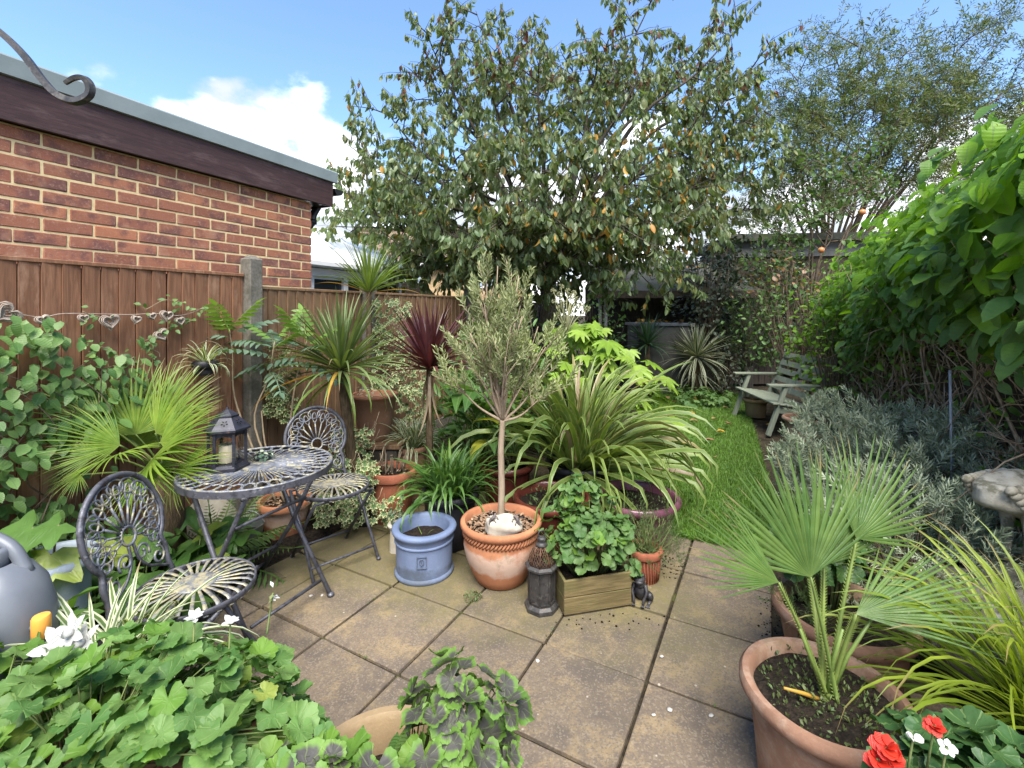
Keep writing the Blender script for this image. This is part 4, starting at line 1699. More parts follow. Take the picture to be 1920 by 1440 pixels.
m.lathe([(0.0, 0.305), (0.030, 0.308), (0.032, 0.316), (0.022, 0.322), (0.018, 0.332), (0.024, 0.340), (0.022, 0.348), (0.010, 0.352), (0.0, 0.353)], 16)
m.build('finial', M_LANTERN2, fl2, True)
m = MB()
m.tube([(0.016 * math.cos(a), 0, 0.365 + 0.018 * math.sin(a)) for a in [TAU * i / 16 for i in range(16)]], 0.0035, 6, closed=True)
m.build('ring', M_LANTERN2, fl2, True)

# ------------------------------------------------------------------ small cold frog figure
fg = thing('frog_figurine', 'small dark metal frog figurine sitting upright on the slabs beside the crate', 'figurine', (0.655, 2.40, 0.0), -0.45)
m = MB()
m.blob((0, 0.012, 0.055), (0.033, 0.036, 0.050), 16, 12)
m.blob((0, -0.006, 0.095), (0.026, 0.028, 0.028), 14, 10)
m.blob((0, -0.012, 0.120), (0.030, 0.034, 0.020), 16, 10)
m.blob((0, -0.034, 0.114), (0.022, 0.018, 0.011), 14, 8)
for s in (-1, 1):
    m.blob((s * 0.017, -0.008, 0.138), (0.009, 0.010, 0.010), 10, 8)
    m.tube(catmull([(s * 0.026, -0.004, 0.088), (s * 0.036, -0.020, 0.060), (s * 0.026, -0.036, 0.030), (s * 0.022, -0.042, 0.006)], 4), [0.011, 0.0105, 0.010, 0.009, 0.009, 0.008, 0.008, 0.007, 0.007, 0.007, 0.007, 0.006, 0.006], 8)
    m.tube(catmull([(s * 0.028, 0.022, 0.030), (s * 0.050, -0.004, 0.040), (s * 0.052, 0.008, 0.014), (s * 0.046, -0.028, 0.007)], 4), [0.019, 0.019, 0.018, 0.018, 0.017, 0.016, 0.014, 0.012, 0.011, 0.010, 0.009, 0.008, 0.007], 8)
    for q in (-0.5, 0, 0.5):
        m.tube([(s * 0.046, -0.026, 0.006), (s * (0.046 + q * 0.02), -0.052, 0.004)], [0.005, 0.004], 6)
        m.tube([(s * 0.022, -0.042, 0.006), (s * (0.022 + q * 0.014), -0.060, 0.004)], [0.004, 0.0035], 6)
m.build('body', plain_mat('cast_metal', (0.022, 0.020, 0.022), (0.07, 0.065, 0.07), 30, 0.5, 0.5, 0.3, 0.2), fg, True)

# ------------------------------------------------------------------ wrought iron hanging bracket, near the viewer
hb = thing('hanging_bracket', 'black wrought iron scroll bracket reaching in from the top left', 'bracket', at(-160, -20, 1.3))
o0 = at(-160, -20, 1.3)
pp = [at(x, y, 1.3 + dz) - o0 for x, y, dz in ((-160, -20, -0.05), (-60, 18, -0.02), (2, 62, 0), (46, 105, 0), (80, 150, 0), (108, 178, 0), (140, 190, 0), (165, 180, 0), (169, 162, 0), (158, 147, 0), (140, 146, 0), (122, 156, 0.0))]
cp = catmull(pp, 6)
m = MB()
m.tube(cp, [0.0115 if i < len(cp) * 0.72 else 0.0115 - 0.0055 * (i - len(cp) * 0.72) / (len(cp) * 0.28) for i in range(len(cp))], 4)
m.build('scroll', M_LANTERN2, hb, True, sharp=40)

# ------------------------------------------------------------------ bench
def bench():
    o = thing('garden_bench', 'sage green slatted wooden garden bench on the lawn beside the creeper', 'bench', (3.48, 6.05, 0), 0.0)
    M_SAGE = m_wood('sage_paint', (0.165, 0.185, 0.135), (0.225, 0.245, 0.185), (0.27, 0.28, 0.22), rough=0.65)
    # local: front faces -X side, length along Y, then turned to run along the lawn
    o.rotation_euler = (0, 0, -0.10)
    L = 1.20

    def bar(a, b, w, h, name):
        a, b = Vector(a), Vector(b)
        d = (b - a)
        ln = d.length
        M = Matrix.Translation((a + b) / 2) @ d.to_track_quat('Y', 'Z').to_matrix().to_4x4()
        return MB().box((0, 0, 0), (w, ln, h), M, bev=0.004).build(name, M_SAGE, o)
    for y in (-L / 2 + 0.06, L / 2 - 0.06):
        bar((-0.40, y, 0.0), (-0.20, y, 0.58), 0.06, 0.045, 'leg')
        bar((0.36, y, 0.0), (0.10, y, 0.45), 0.06, 0.045, 'leg')
        bar((0.05, y, 0.28), (0.34, y, 0.93), 0.05, 0.045, 'back_post')
        bar((-0.30, y, 0.30), (0.18, y, 0.24), 0.05, 0.06, 'side_rail')
        bar((-0.40, y, 0.595), (0.26, y, 0.60), 0.09, 0.024, 'armrest')
    for i in range(6):
        x = -0.33 + i * 0.077
        bar((x, -L / 2, 0.385 - i * 0.010), (x, L / 2, 0.385 - i * 0.010), 0.068, 0.020, 'seat_slat')
    for i in range(5):
        s = i / 4
        x, z = 0.14 + 0.17 * s, 0.44 + 0.42 * s
        M = Matrix.Translation((x - 0.03, 0, z)) @ Matrix.Rotation(0.42, 4, 'Y')
        for y0, y1 in ((-L / 2 + 0.04, -0.03), (0.03, L / 2 - 0.04)):
            MB().box((0, (y0 + y1) / 2, 0), (0.018, y1 - y0, 0.075), M, bev=0.003).build('back_slat', M_SAGE, o)
    M = Matrix.Translation((0.20, 0, 0.66)) @ Matrix.Rotation(0.42, 4, 'Y')
    MB().box((0, 0, 0), (0.03, 0.06, 0.56), M, bev=0.003).build('back_rail', M_SAGE, o)
    return o


bench()

# ------------------------------------------------------------------ watering can (near, left edge) on a plant bench
M_CANGREY = plain_mat('grey_plastic', (0.105, 0.115, 0.132), (0.145, 0.155, 0.172), 4, 0.42, 0.45, bstr=0.04)
M_ORANGE = plain_mat('orange_plastic', (0.72, 0.30, 0.05), (0.78, 0.36, 0.07), 4, 0.4, 0.45, bstr=0.03)
pb = thing('plant_bench', 'low weathered wooden plant bench below the front geraniums', 'bench', (-1.32, 1.02, 0), 0.0)
for i in range(5):
    MB().box((0.05, -0.22 + i * 0.115, 0.40), (1.25, 0.105, 0.022), bev=0.003).build('top_slat', M_OLDWOOD, pb)
for x in (-0.5, 0.6):
    for y in (-0.2, 0.22):
        MB().box((x, y, 0.195), (0.06, 0.05, 0.39)).build('leg', M_OLDWOOD, pb)
wc = thing('watering_can', 'grey plastic watering can with orange rose at the left edge', 'watering can', (-1.462, 1.30, 0.412), 0.0)
m = MB()
# body: rounded tank, flattened, swept over the top
prof = [(0.0, 0.0), (0.13, 0.0), (0.148, 0.012), (0.155, 0.06), (0.156, 0.16), (0.150, 0.24), (0.132, 0.31), (0.10, 0.355), (0.07, 0.372)]
vs, fs = [], []
sg = 36
for r, z in prof:
    for i in range(sg):
        a = TAU * i / sg
        ca, sa = math.cos(a), math.sin(a)
        q = (abs(ca) ** 2.6 + abs(sa) ** 2.6) ** (-1 / 2.6)
        vs.append((r * q * ca * 1.05, r * q * sa * 0.72, z))
for i in range(len(prof) - 1):
    for j in range(sg):
        fs.append((i * sg + j, i * sg + (j + 1) % sg, (i + 1) * sg + (j + 1) % sg, (i + 1) * sg + j))
m.add(vs, fs)
b_ = m.build('tank', M_CANGREY, wc, True)
m = MB()
vs, fs = [], []
for i, (s_, dz) in enumerate(((1.0, 0.0), (1.10, 0.012), (1.10, 0.05), (1.0, 0.062), (0.9, 0.055), (0.86, 0.0), (0.8, -0.05))):
    for j in range(24):
        a = TAU * j / 24
        vs.append((-0.03 + 0.085 * s_ * math.cos(a), 0.058 * s_ * math.sin(a), 0.355 + dz))
for i in range(6):
    for j in range(24):
        fs.append((i * 24 + j, i * 24 + (j + 1) % 24, (i + 1) * 24 + (j + 1) % 24, (i + 1) * 24 + j))
m.add(vs, fs)
m.build('filler_neck', M_CANGREY, wc, True)
m = MB()
m.tube(catmull([(0.10, 0.02, 0.335), (0.05, 0.02, 0.41), (-0.05, 0.02, 0.445), (-0.14, 0.02, 0.41), (-0.155, 0.02, 0.30)], 5), 0.017, 10)
m.build('handle', M_CANGREY, wc, True)
for s in (-1, 1):
    m = MB()
    m.tube([(0.075 * math.cos(w) - 0.01, s * (0.112), 0.16 + 0.085 * math.sin(w)) for w in [TAU * i / 24 for i in range(24)]], 0.006, 6, closed=True)
    m.build('moulded_ring', M_CANGREY, b_, True)
m = MB()
m.tube([(-0.14, 0, 0.07), (-0.30, 0, 0.26), (-0.40, 0, 0.40)], [0.03, 0.022, 0.016], 12)
m.build('spout', M_CANGREY, wc, True)
m = MB()
m.lathe([(0.0, 0.0), (0.018, 0.0), (0.021, 0.004), (0.021, 0.052), (0.018, 0.058), (0.0, 0.06)], 20, (0, 0, 0))
m.build('rose', M_ORANGE, wc, True, M=Matrix.Translation((0.188, -0.03, 0.190)), sharp=50)
m = MB()
m.tube([(0.14, -0.02, 0.21), (0.188, -0.03, 0.215)], 0.009, 8)
m.build('rose_clip', M_CANGREY, wc, True)

# ------------------------------------------------------------------ bird statue and stone at the right edge
bs = thing('bird_statue', 'pale carved stone bird at the right edge below the creeper', 'statue', (2.06, 1.93, 0.44), 0.3)
m = MB()
m.blob((0, 0, 0.30), (0.19, 0.10, 0.085), 24, 16, 0.06, 5)
m.blob((0.10, 0, 0.27), (0.12, 0.075, 0.10), 18, 12)
m.tube(catmull([(0.16, 0, 0.30), (0.24, 0, 0.40), (0.22, 0, 0.52), (0.26, 0, 0.60)], 5), [0.07, 0.06, 0.055, 0.05, 0.045, 0.042, 0.04, 0.038, 0.036, 0.034, 0.034, 0.034, 0.036, 0.038, 0.04, 0.036], 12)
m.tube([(0.26, 0, 0.60), (0.40, 0, 0.58)], [0.026, 0.004], 8)
m.build('body', M_STATUE, bs, True)
for s in (-1, 1):
    w_ = MB()
    for q in range(5):
        for i in range(7 - q):
            w_.blob((0.10 - i * 0.042 - q * 0.020, s * (0.086 - 0.004 * abs(i - 2)), 0.345 - q * 0.022), (0.032, 0.016, 0.018), 10, 7)
    w_.build('wing', M_STATUE, bs, True)
    m = MB()
    m.tube([(0.03, s * 0.035, 0.24), (0.035, s * 0.035, 0.12), (0.02, s * 0.035, 0.0)], [0.030, 0.018, 0.016], 8)
    m.build('leg', M_STATUE, bs, True)
rk = thing('stone_boulder', 'large mossy grey boulder under the stone bird', 'boulder', (2.02, 1.80, 0))
m = MB()
m.blob((0, 0, 0.20), (0.40, 0.36, 0.26), 30, 20, 0.10, 3.2, flat_bottom=0.0)
m.blob((0.12, 0.02, 0.40), (0.26, 0.20, 0.05), 24, 10, 0.08, 4)
m.build('rock', M_ROCK, rk, True)

# grey storage box with fallen leaves at the end of the garden
sb = thing('storage_box', 'pale grey box with slate lid under fallen leaves at the garden end', 'box', (2.25, 8.35, 0), 0.05)
MB().box((0.48, 0.3, 0.60), (1.0, 0.6, 1.20), bev=0.01).build('body', plain_mat('pale_render', (0.07, 0.068, 0.06), (0.105, 0.10, 0.09), 5, 0.9), sb)
MB().box((0.48, 0.3, 1.225), (1.08, 0.68, 0.05), bev=0.005).build('lid', plain_mat('slate', (0.08, 0.09, 0.10), (0.13, 0.14, 0.15), 6, 0.6), sb)

# slim metal pole in the bed
po = thing('metal_pole', 'slim grey metal pole standing among the twigs behind the lavender', 'pole', (2.40, 2.55, 0))
m = MB()
m.tube([(0, 0, 0), (-0.02, 0, 1.16)], 0.007, 8)
m.build('shaft', plain_mat('galvanised', (0.20, 0.22, 0.24), (0.30, 0.32, 0.34), 8, 0.5, 0.4, 0.4), po, True)
# ------------------------------------------------------------------ leaf materials
LM = {
    'palm': leaf_mat('leaf_palm', (0.110, 0.205, 0.022), (0.215, 0.300, 0.038), trans=0.35, rib=(0.20, 0.24, 0.06), tipc=(0.22, 0.16, 0.07)),
    'palm2': leaf_mat('leaf_palm_green', (0.060, 0.125, 0.028), (0.110, 0.180, 0.040), trans=0.3, rib=(0.15, 0.21, 0.06), tipc=(0.20, 0.16, 0.07)),
    'petiole': leaf_mat('petiole', (0.13, 0.19, 0.045), (0.17, 0.21, 0.05), trans=0.05),
    'cord': leaf_mat('leaf_cordyline', (0.095, 0.150, 0.045), (0.175, 0.225, 0.085), trans=0.25, rib=(0.16, 0.12, 0.06), tipc=(0.20, 0.13, 0.07)),
    'cordtall': leaf_mat('leaf_cordyline_lime', (0.11, 0.18, 0.035), (0.20, 0.27, 0.06), trans=0.3, rib=(0.22, 0.26, 0.10)),
    'red': leaf_mat('leaf_cordyline_red', (0.050, 0.014, 0.019), (0.115, 0.032, 0.038), trans=0.18, tint=(1.6, 0.7, 0.7), rib=(0.13, 0.05, 0.045), spec=0.5),
    'dead': leaf_mat('leaf_dead', (0.20, 0.145, 0.09), (0.30, 0.225, 0.15), trans=0.12, tint=(1, 1, 0.8)),
    'gold': leaf_mat('leaf_gold', (0.42, 0.22, 0.03), (0.50, 0.32, 0.06), trans=0.3, tint=(1.2, 1, 0.5)),
    'phor': leaf_mat('leaf_phormium', (0.105, 0.165, 0.038), (0.19, 0.255, 0.065), 'margin', (0.24, 0.285, 0.085), lo=0.6, hi=0.85, trans=0.22),
    'phor2': leaf_mat('leaf_phormium_bronze', (0.16, 0.16, 0.06), (0.24, 0.20, 0.09), 'margin', (0.33, 0.27, 0.12), trans=0.22),
    'aga': leaf_mat('leaf_agapanthus', (0.050, 0.125, 0.022), (0.115, 0.215, 0.045), trans=0.3, rib=(0.09, 0.17, 0.05), spec=0.5),
    'spider': leaf_mat('leaf_spider', (0.075, 0.130, 0.035), (0.12, 0.17, 0.05), 'margin', (0.52, 0.54, 0.36), lo=0.35, hi=0.6, trans=0.3, tipc=(0.26, 0.20, 0.10)),
    'sedge': leaf_mat('leaf_sedge', (0.14, 0.21, 0.018), (0.26, 0.32, 0.035), trans=0.4, tipc=(0.26, 0.20, 0.08)),
    'olive': leaf_mat('leaf_olive', (0.25, 0.29, 0.11), (0.42, 0.44, 0.23), trans=0.28, tint=(1.1, 1.1, 0.7), rough=0.5),
    'silver': leaf_mat('leaf_silver', (0.33, 0.40, 0.25), (0.52, 0.57, 0.41), trans=0.15, tint=(1, 1, 0.8), rough=0.7, spec=0.2),
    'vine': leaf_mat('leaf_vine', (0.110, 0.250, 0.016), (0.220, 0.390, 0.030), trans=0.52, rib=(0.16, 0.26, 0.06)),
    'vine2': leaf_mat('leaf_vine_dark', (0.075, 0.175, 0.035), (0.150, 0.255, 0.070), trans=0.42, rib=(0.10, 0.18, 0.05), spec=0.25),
    'ger': leaf_mat('leaf_geranium', (0.070, 0.165, 0.036), (0.150, 0.255, 0.066), trans=0.34, rough=0.55, tint=(1.3, 1.4, 0.4), veins=7),
    'ger2': leaf_mat('leaf_geranium_young', (0.11, 0.23, 0.03), (0.16, 0.28, 0.04), trans=0.4, rough=0.55, veins=7),
    'gercrate': leaf_mat('leaf_geranium_soft', (0.055, 0.130, 0.030), (0.115, 0.200, 0.055), trans=0.3, rough=0.55, veins=7),
    'zonal': leaf_mat('leaf_zonal', (0.095, 0.190, 0.028), (0.140, 0.240, 0.045), 'zonal', (0.075, 0.070, 0.062), trans=0.28, rough=0.55, veins=7),
    'gerdk': leaf_mat('leaf_geranium_dark', (0.030, 0.085, 0.022), (0.055, 0.120, 0.032), trans=0.28, rough=0.5, veins=7),
    'cherry': leaf_mat('leaf_cherry', (0.095, 0.155, 0.065), (0.23, 0.28, 0.14), trans=0.42, rib=(0.12, 0.15, 0.06), spec=0.5, rough=0.38),
    'cherry2': leaf_mat('leaf_cherry_olive', (0.120, 0.145, 0.042), (0.21, 0.225, 0.080), trans=0.42, rib=(0.14, 0.13, 0.06)),
    'cherry3': leaf_mat('leaf_cherry_orange', (0.42, 0.20, 0.035), (0.58, 0.34, 0.06), trans=0.4, tint=(1.2, 1, 0.4)),
    'cherry4': leaf_mat('leaf_cherry_russet', (0.13, 0.055, 0.035), (0.21, 0.085, 0.05), trans=0.35, tint=(1.3, 0.9, 0.6)),
    'fine': leaf_mat('leaf_fine', (0.095, 0.125, 0.048), (0.18, 0.20, 0.085), trans=0.42),
    'fine2': leaf_mat('leaf_fine_green', (0.045, 0.090, 0.022), (0.085, 0.145, 0.040), trans=0.35),
    'dark': leaf_mat('leaf_dark', (0.018, 0.034, 0.018), (0.040, 0.060, 0.030), trans=0.15, spec=0.55, rough=0.35),
    'elae': leaf_mat('leaf_elaeagnus', (0.030, 0.048, 0.026), (0.060, 0.080, 0.045), 'margin', (0.20, 0.23, 0.14), lo=0.72, hi=0.95, trans=0.15, spec=0.5),
    'climb': leaf_mat('leaf_climber', (0.075, 0.165, 0.040), (0.165, 0.27, 0.075), trans=0.36, rib=(0.12, 0.19, 0.07)),
    'ivy': leaf_mat('leaf_ivy_variegated', (0.050, 0.110, 0.030), (0.085, 0.150, 0.045), 'margin', (0.46, 0.47, 0.24), lo=0.55, hi=0.8, trans=0.25),
    'fatsia': leaf_mat('leaf_fatsia', (0.155, 0.270, 0.022), (0.260, 0.370, 0.055), trans=0.35, rib=(0.30, 0.38, 0.12)),
    'canna': leaf_mat('leaf_ginger', (0.070, 0.165, 0.035), (0.125, 0.235, 0.060), trans=0.38, rib=(0.17, 0.26, 0.10)),
    'canna2': leaf_mat('leaf_ginger_yellow', (0.36, 0.37, 0.04), (0.44, 0.42, 0.06), trans=0.4),
    'meli': leaf_mat('leaf_melianthus', (0.085, 0.150, 0.095), (0.150, 0.225, 0.150), trans=0.28, rough=0.6),
    'meli2': leaf_mat('leaf_melianthus_young', (0.13, 0.24, 0.045), (0.18, 0.29, 0.06), trans=0.4),
    'fern': leaf_mat('leaf_fern', (0.075, 0.140, 0.035), (0.120, 0.185, 0.050), trans=0.35),
    'cover': leaf_mat('leaf_cover', (0.060, 0.140, 0.030), (0.110, 0.205, 0.045), trans=0.35),
    'cover2': leaf_mat('leaf_cover_pale', (0.20, 0.29, 0.045), (0.30, 0.36, 0.07), trans=0.4),
    'yucca': leaf_mat('leaf_yucca', (0.050, 0.105, 0.045), (0.085, 0.150, 0.065), trans=0.15),
    'yuccav': leaf_mat('leaf_yucca_variegated', (0.050, 0.085, 0.040), (0.085, 0.115, 0.055), 'margin', (0.46, 0.46, 0.32), lo=0.42, hi=0.62, trans=0.15, tipc=(0.2, 0.15, 0.08)),
    'tiny': leaf_mat('leaf_tiny', (0.060, 0.115, 0.035), (0.150, 0.200, 0.070), trans=0.3),
    'moss': leaf_mat('leaf_moss', (0.055, 0.085, 0.022), (0.105, 0.130, 0.035), trans=0.2),
    'grass': leaf_mat('leaf_grass', (0.075, 0.175, 0.018), (0.150, 0.275, 0.034), trans=0.35),
    'pink': leaf_mat('leaf_nandina', (0.17, 0.085, 0.05), (0.26, 0.15, 0.08), trans=0.3),
    'white': leaf_mat('petal_white', (0.82, 0.81, 0.78), (0.88, 0.87, 0.84), trans=0.4, tint=(1, 1, 1)),
    'redfl': leaf_mat('petal_red', (0.62, 0.025, 0.015), (0.72, 0.05, 0.025), trans=0.3, tint=(1.1, 0.6, 0.5)),
    'creamfl': leaf_mat('petal_cream', (0.30, 0.30, 0.14), (0.40, 0.39, 0.22), trans=0.2),
}
M_BARK = plain_mat('bark_grey', (0.050, 0.042, 0.034), (0.11, 0.095, 0.075), 18, 0.95, 0.15, bstr=1.0, bdist=0.01, stretch=(3, 3, 0.6))
M_BARKPALE = plain_mat('bark_pale', (0.25, 0.185, 0.125), (0.36, 0.28, 0.20), 22, 0.9, 0.2, bstr=0.5, stretch=(3, 3, 0.5))
M_TWIG = plain_mat('twig', (0.075, 0.055, 0.038), (0.15, 0.115, 0.08), 20, 0.9, 0.15)
M_TWIGPALE = plain_mat('twig_pale', (0.20, 0.15, 0.095), (0.30, 0.235, 0.15), 20, 0.9, 0.15)
M_STEM = plain_mat('green_stem', (0.085, 0.13, 0.035), (0.15, 0.17, 0.06), 20, 0.7, 0.3)
M_FIBRE = plain_mat('palm_fibre', (0.06, 0.042, 0.026), (0.14, 0.10, 0.06), 40, 0.95, 0.1, bstr=1.0, bdist=0.01, stretch=(2, 2, 0.4))

# templates
seed(77)
T_SWORD = [blade(0.055, a, 6, 0.22, 'sword', 1.5, U(-0.4, 0.4), None, U(-0.1, 0.1)) for a in (0.05, 0.15, 0.3, 0.6, 1.0, 1.6)]
T_CORD = [blade(0.058, a, 7, 0.25, 'sword', 1.5, U(-0.3, 0.3), None, U(-0.1, 0.1)) for a in (0.05, 0.18, 0.35, 0.7, 1.2, 1.9)]
T_PHOR = [blade(0.048, a, 10, 0.16, 'strap', 2.0, U(-0.9, 0.9), tb, U(-0.25, 0.25)) for a, tb in ((0.5, None), (0.9, None), (1.3, None), (1.8, None), (2.2, None), (1.2, (0.55, 0.45)), (0.7, (0.6, 0.7)))]
T_AGA = [blade(0.050, a, 8, 0.14, 'strap', 1.5, U(-0.7, 0.7), None, U(-0.3, 0.3)) for a in (0.8, 1.2, 1.7, 2.1, 2.5)]
T_SPID = [blade(0.050, a, 8, 0.2, 'strap', 1.3, U(-0.6, 0.6), None, U(-0.3, 0.3)) for a in (0.9, 1.5, 2.0, 2.5)]
T_SEDGE = [blade(0.016, a, 9, 0.2, 'strap', 1.5, U(-0.8, 0.8), None, U(-0.5, 0.5)) for a in (0.8, 1.2, 1.7, 2.2)]
T_GER = [disc_leaf(7, 0.11, r, c, nt, 36, i) for i, (r, c, nt) in enumerate(((0.10, 0.16, 0.34), (0.14, 0.05, 0.25), (0.12, 0.28, 0.40), (0.16, -0.05, 0.30), (0.08, 0.36, 0.38)))]
T_VINE = [ovate(w, d, f, 5, 0.04, wv, 0.75, 0.62) for w, d, f, wv in ((0.62, 0.5, 0.10, 0.02), (0.72, 0.7, 0.06, 0.03), (0.55, 0.3, 0.16, 0.01), (0.66, 0.9, 0.05, 0.02))]
T_OV = [ovate(w, d, f, 4, 0.08, 0.01, 0.9, 0.7) for w, d, f in ((0.55, 0.4, 0.12), (0.48, 0.7, 0.15), (0.62, 0.2, 0.08))]
T_CHER = [ovate(w, d, f, 5, 0.14, 0.02, 0.95, 0.75) for w, d, f in ((0.32, 0.7, 0.22), (0.38, 1.1, 0.18), (0.28, 1.5, 0.25), (0.42, 0.4, 0.14), (0.34, -0.5, 0.2))]
T_SM = [ovate(w, d, f, 2, 0.05, 0.0, 0.9, 0.75) for w, d, f in ((0.5, 0.3, 0.1), (0.4, 0.6, 0.15))]
T_LANCE = [blade(0.26, a, 6, 0.14, 'lance', 1.4, U(-0.5, 0.5), None, U(-0.15, 0.15)) for a in (0.3, 0.7, 1.1, 1.5)]
T_FATS = [lobed_leaf(8, 0.40, d, 1, 2.25, 1.0, 0.66) for d in (0.15, 0.3, 0.45)]
T_COVER = [lobed_leaf(5, 0.36, d, 1, 2.35, 1.0, 0.72) for d in (0.12, 0.28, 0.42)]
T_IVY = [lobed_leaf(5, 0.42, d, 1, 2.2, 1.0, 0.6) for d in (0.1, 0.3)]
T_MELI = [pinnate_leaf(p, 0.155, 0.40, d, 4, 0.65, 0.08, 0.40) for p, d in ((6, 0.2), (6, 0.5), (5, 0.8))]
T_FERN = [pinnate_leaf(14, 0.055, 0.26, d, 2, 0.25, 0.05, 0.35) for d in (0.3, 0.6, 0.9)]


def sprig(n, L, W, spread, T, stem_w=0.006, sd=0):
    """short shoot of length 1 with n narrow leaves"""
    rg = random.Random(sd)
    co, f, uv = [], [], []
    for i in range(n):
        s = (i + 0.5) / n
        az = i * 2.4 + rg.uniform(-0.4, 0.4)
        el = spread * (1 - 0.55 * s)
        d = Vector((math.cos(az) * math.sin(el), math.cos(el), math.sin(az) * math.sin(el)))
        M = orient((0, s * 0.92, 0), d, (rg.uniform(-1, 1), 0.3, rg.uniform(-1, 1)), (L * W, L * (0.75 + 0.5 * rg.random()) * (1 - 0.3 * s), L))
        b = len(co)
        co += [tuple(M @ Vector(p)) for p in T['co']]
        uv += T['uv']
        f += [tuple(q + b for q in t) for t in T['f']]
    b = len(co)
    w = stem_w
    co += [(-w, 0, 0), (w, 0, 0), (0, 0, w), (0, 0.95, 0)]
    uv += [(0.5, 0.5)] * 4
    f += [(b, b + 1, b + 3), (b + 1, b + 2, b + 3), (b + 2, b, b + 3)]
    return T_(co, f, uv)


_nar = blade(1.0, 0.3, 2, 0.12, 'lance')
T_OLIVE = [sprig(18, 0.34, 0.20, 0.85, _nar, 0.006, i) for i in range(4)]
T_SILVER = [sprig(22, 0.42, 0.11, 0.95, _nar, 0.010, 10 + i) for i in range(4)]
T_ROSEM = [sprig(16, 0.25, 0.16, 0.9, _nar, 0.008, 20 + i) for i in range(3)]
T_FINE = [sprig(9, 0.42, 0.42, 0.9, T_SM[0], 0.008, 30 + i) for i in range(4)]


# ------------------------------------------------------------------ plant builders (all in the plant's own coordinates)
def rosette(o, c, n, L, W, T, mats, el0=1.5, el1=-0.2, jit=0.25, singles=300, az0=None, azr=None, name='leaf', pick=None, lpow=1.0, r0=0.01, bias=None):
    """leaves spread round a growing point, the young ones upright"""
    c = Vector(c)
    items = []
    for i in range(n):
        s = i / max(1, n - 1)
        az = i * 2.39996 + U(-jit, jit)
        if azr is not None:
            az = az0 + (U(-1, 1)) * azr
        el = el0 + (el1 - el0) * s ** lpow + U(-jit, jit) * 0.5
        d = ang_dir(az, el)
        if bias is not None:
            d = (d + Vector(bias) * s).normalized()
        k = min(len(T) - 1, max(0, int(s * len(T) + U(-0.8, 0.8))))
        ln = L * U(0.8, 1.12) * (0.72 + 0.28 * min(1, s * 3))
        up = Vector((0, 0, 1)) if abs(d.z) < 0.97 else Vector((math.cos(az + PI), math.sin(az + PI), 0.2))
        mi = 0
        if len(mats) > 1:
            mi = pick(s) if pick else (0 if random.random() < 0.85 else 1)
        items.append((T[k], orient(c + Vector((math.cos(az) * r0, math.sin(az) * r0, -s * 0.03)), d, up, (ln * W, ln, ln)), mi))
    leafset(o, name, items, mats, singles)


def stems(o, paths, mat, name='stem', kind=None, sides=6):
    m = MB()
    for pts, r in paths:
        m.tube(pts, r, sides)
    s = m.build(name, mat, o, True)
    if kind:
        s['kind'] = kind
    return s


def mound(o, c, rad, n, T, size, mats, pick=None, singles=300, up=0.55, stalk=True, zmin=-9, inner=0.35, name='leaf', smat=None, base=None, tilt=0.35, lobe=0.18, front=0.0):
    """dome of leaves on stalks; c centre, rad half axes"""
    items, paths = [], []
    c = Vector(c)
    ph = [U(0, TAU) for _ in range(6)]
    cnt = 0
    while cnt < n:
        d = Vector((random.gauss(0, 1), random.gauss(0, 1), random.gauss(0, 1)))
        d.normalize()
        if d.z < -0.35:
            d.z = -d.z
        if front and d.y > 0.3 and random.random() < front:
            d.y = -d.y
        az = math.atan2(d.y, d.x)
        lump = 1 + lobe * (math.sin(3 * az + ph[0]) * 0.5 + math.sin(5 * az + d.z * 4 + ph[1]) * 0.5 + math.sin(d.z * 9 + 4 * az + ph[2]) * 0.4)
        q = (1 - inner * random.random() ** 1.8) * lump
        p = c + Vector((d.x * rad[0] * q, d.y * rad[1] * q, d.z * rad[2] * q))
        if p.z < zmin:
            continue
        nrm = (Vector((d.x / rad[0], d.y / rad[1], d.z / rad[2])).normalized() * (1 - up) + Vector((0, 0, up)) + Vector((U(-1, 1), U(-1, 1), U(-0.4, 0.4))) * tilt).normalized()
        out = Vector((d.x, d.y, -0.25)) + Vector((U(-0.7, 0.7), U(-0.7, 0.7), U(-0.3, 0.3)))
        out = out - nrm * out.dot(nrm)
        s = size * U(0.6, 1.2)
        mi = pick(d, q) if pick else (0 if len(mats) == 1 else (0 if random.random() < 0.88 else 1))
        items.append((random.choice(T), orient(p, out, nrm, s), mi))
        if stalk and cnt % 2 == 0:
            b = Vector(base) if base is not None else Vector((c.x, c.y, c.z - rad[2]))
            b = b + Vector((d.x * rad[0] * 0.35, d.y * rad[1] * 0.35, 0))
            mid = b.lerp(p, 0.55) + Vector((0, 0, rad[2] * 0.12))
            paths.append(([b, mid, p], [size * 0.035, size * 0.028, size * 0.02]))
        cnt += 1
    leafset(o, name, items, mats, singles)
    if paths:
        stems(o, paths, smat or M_STEM, 'stems', 'stuff', 4)


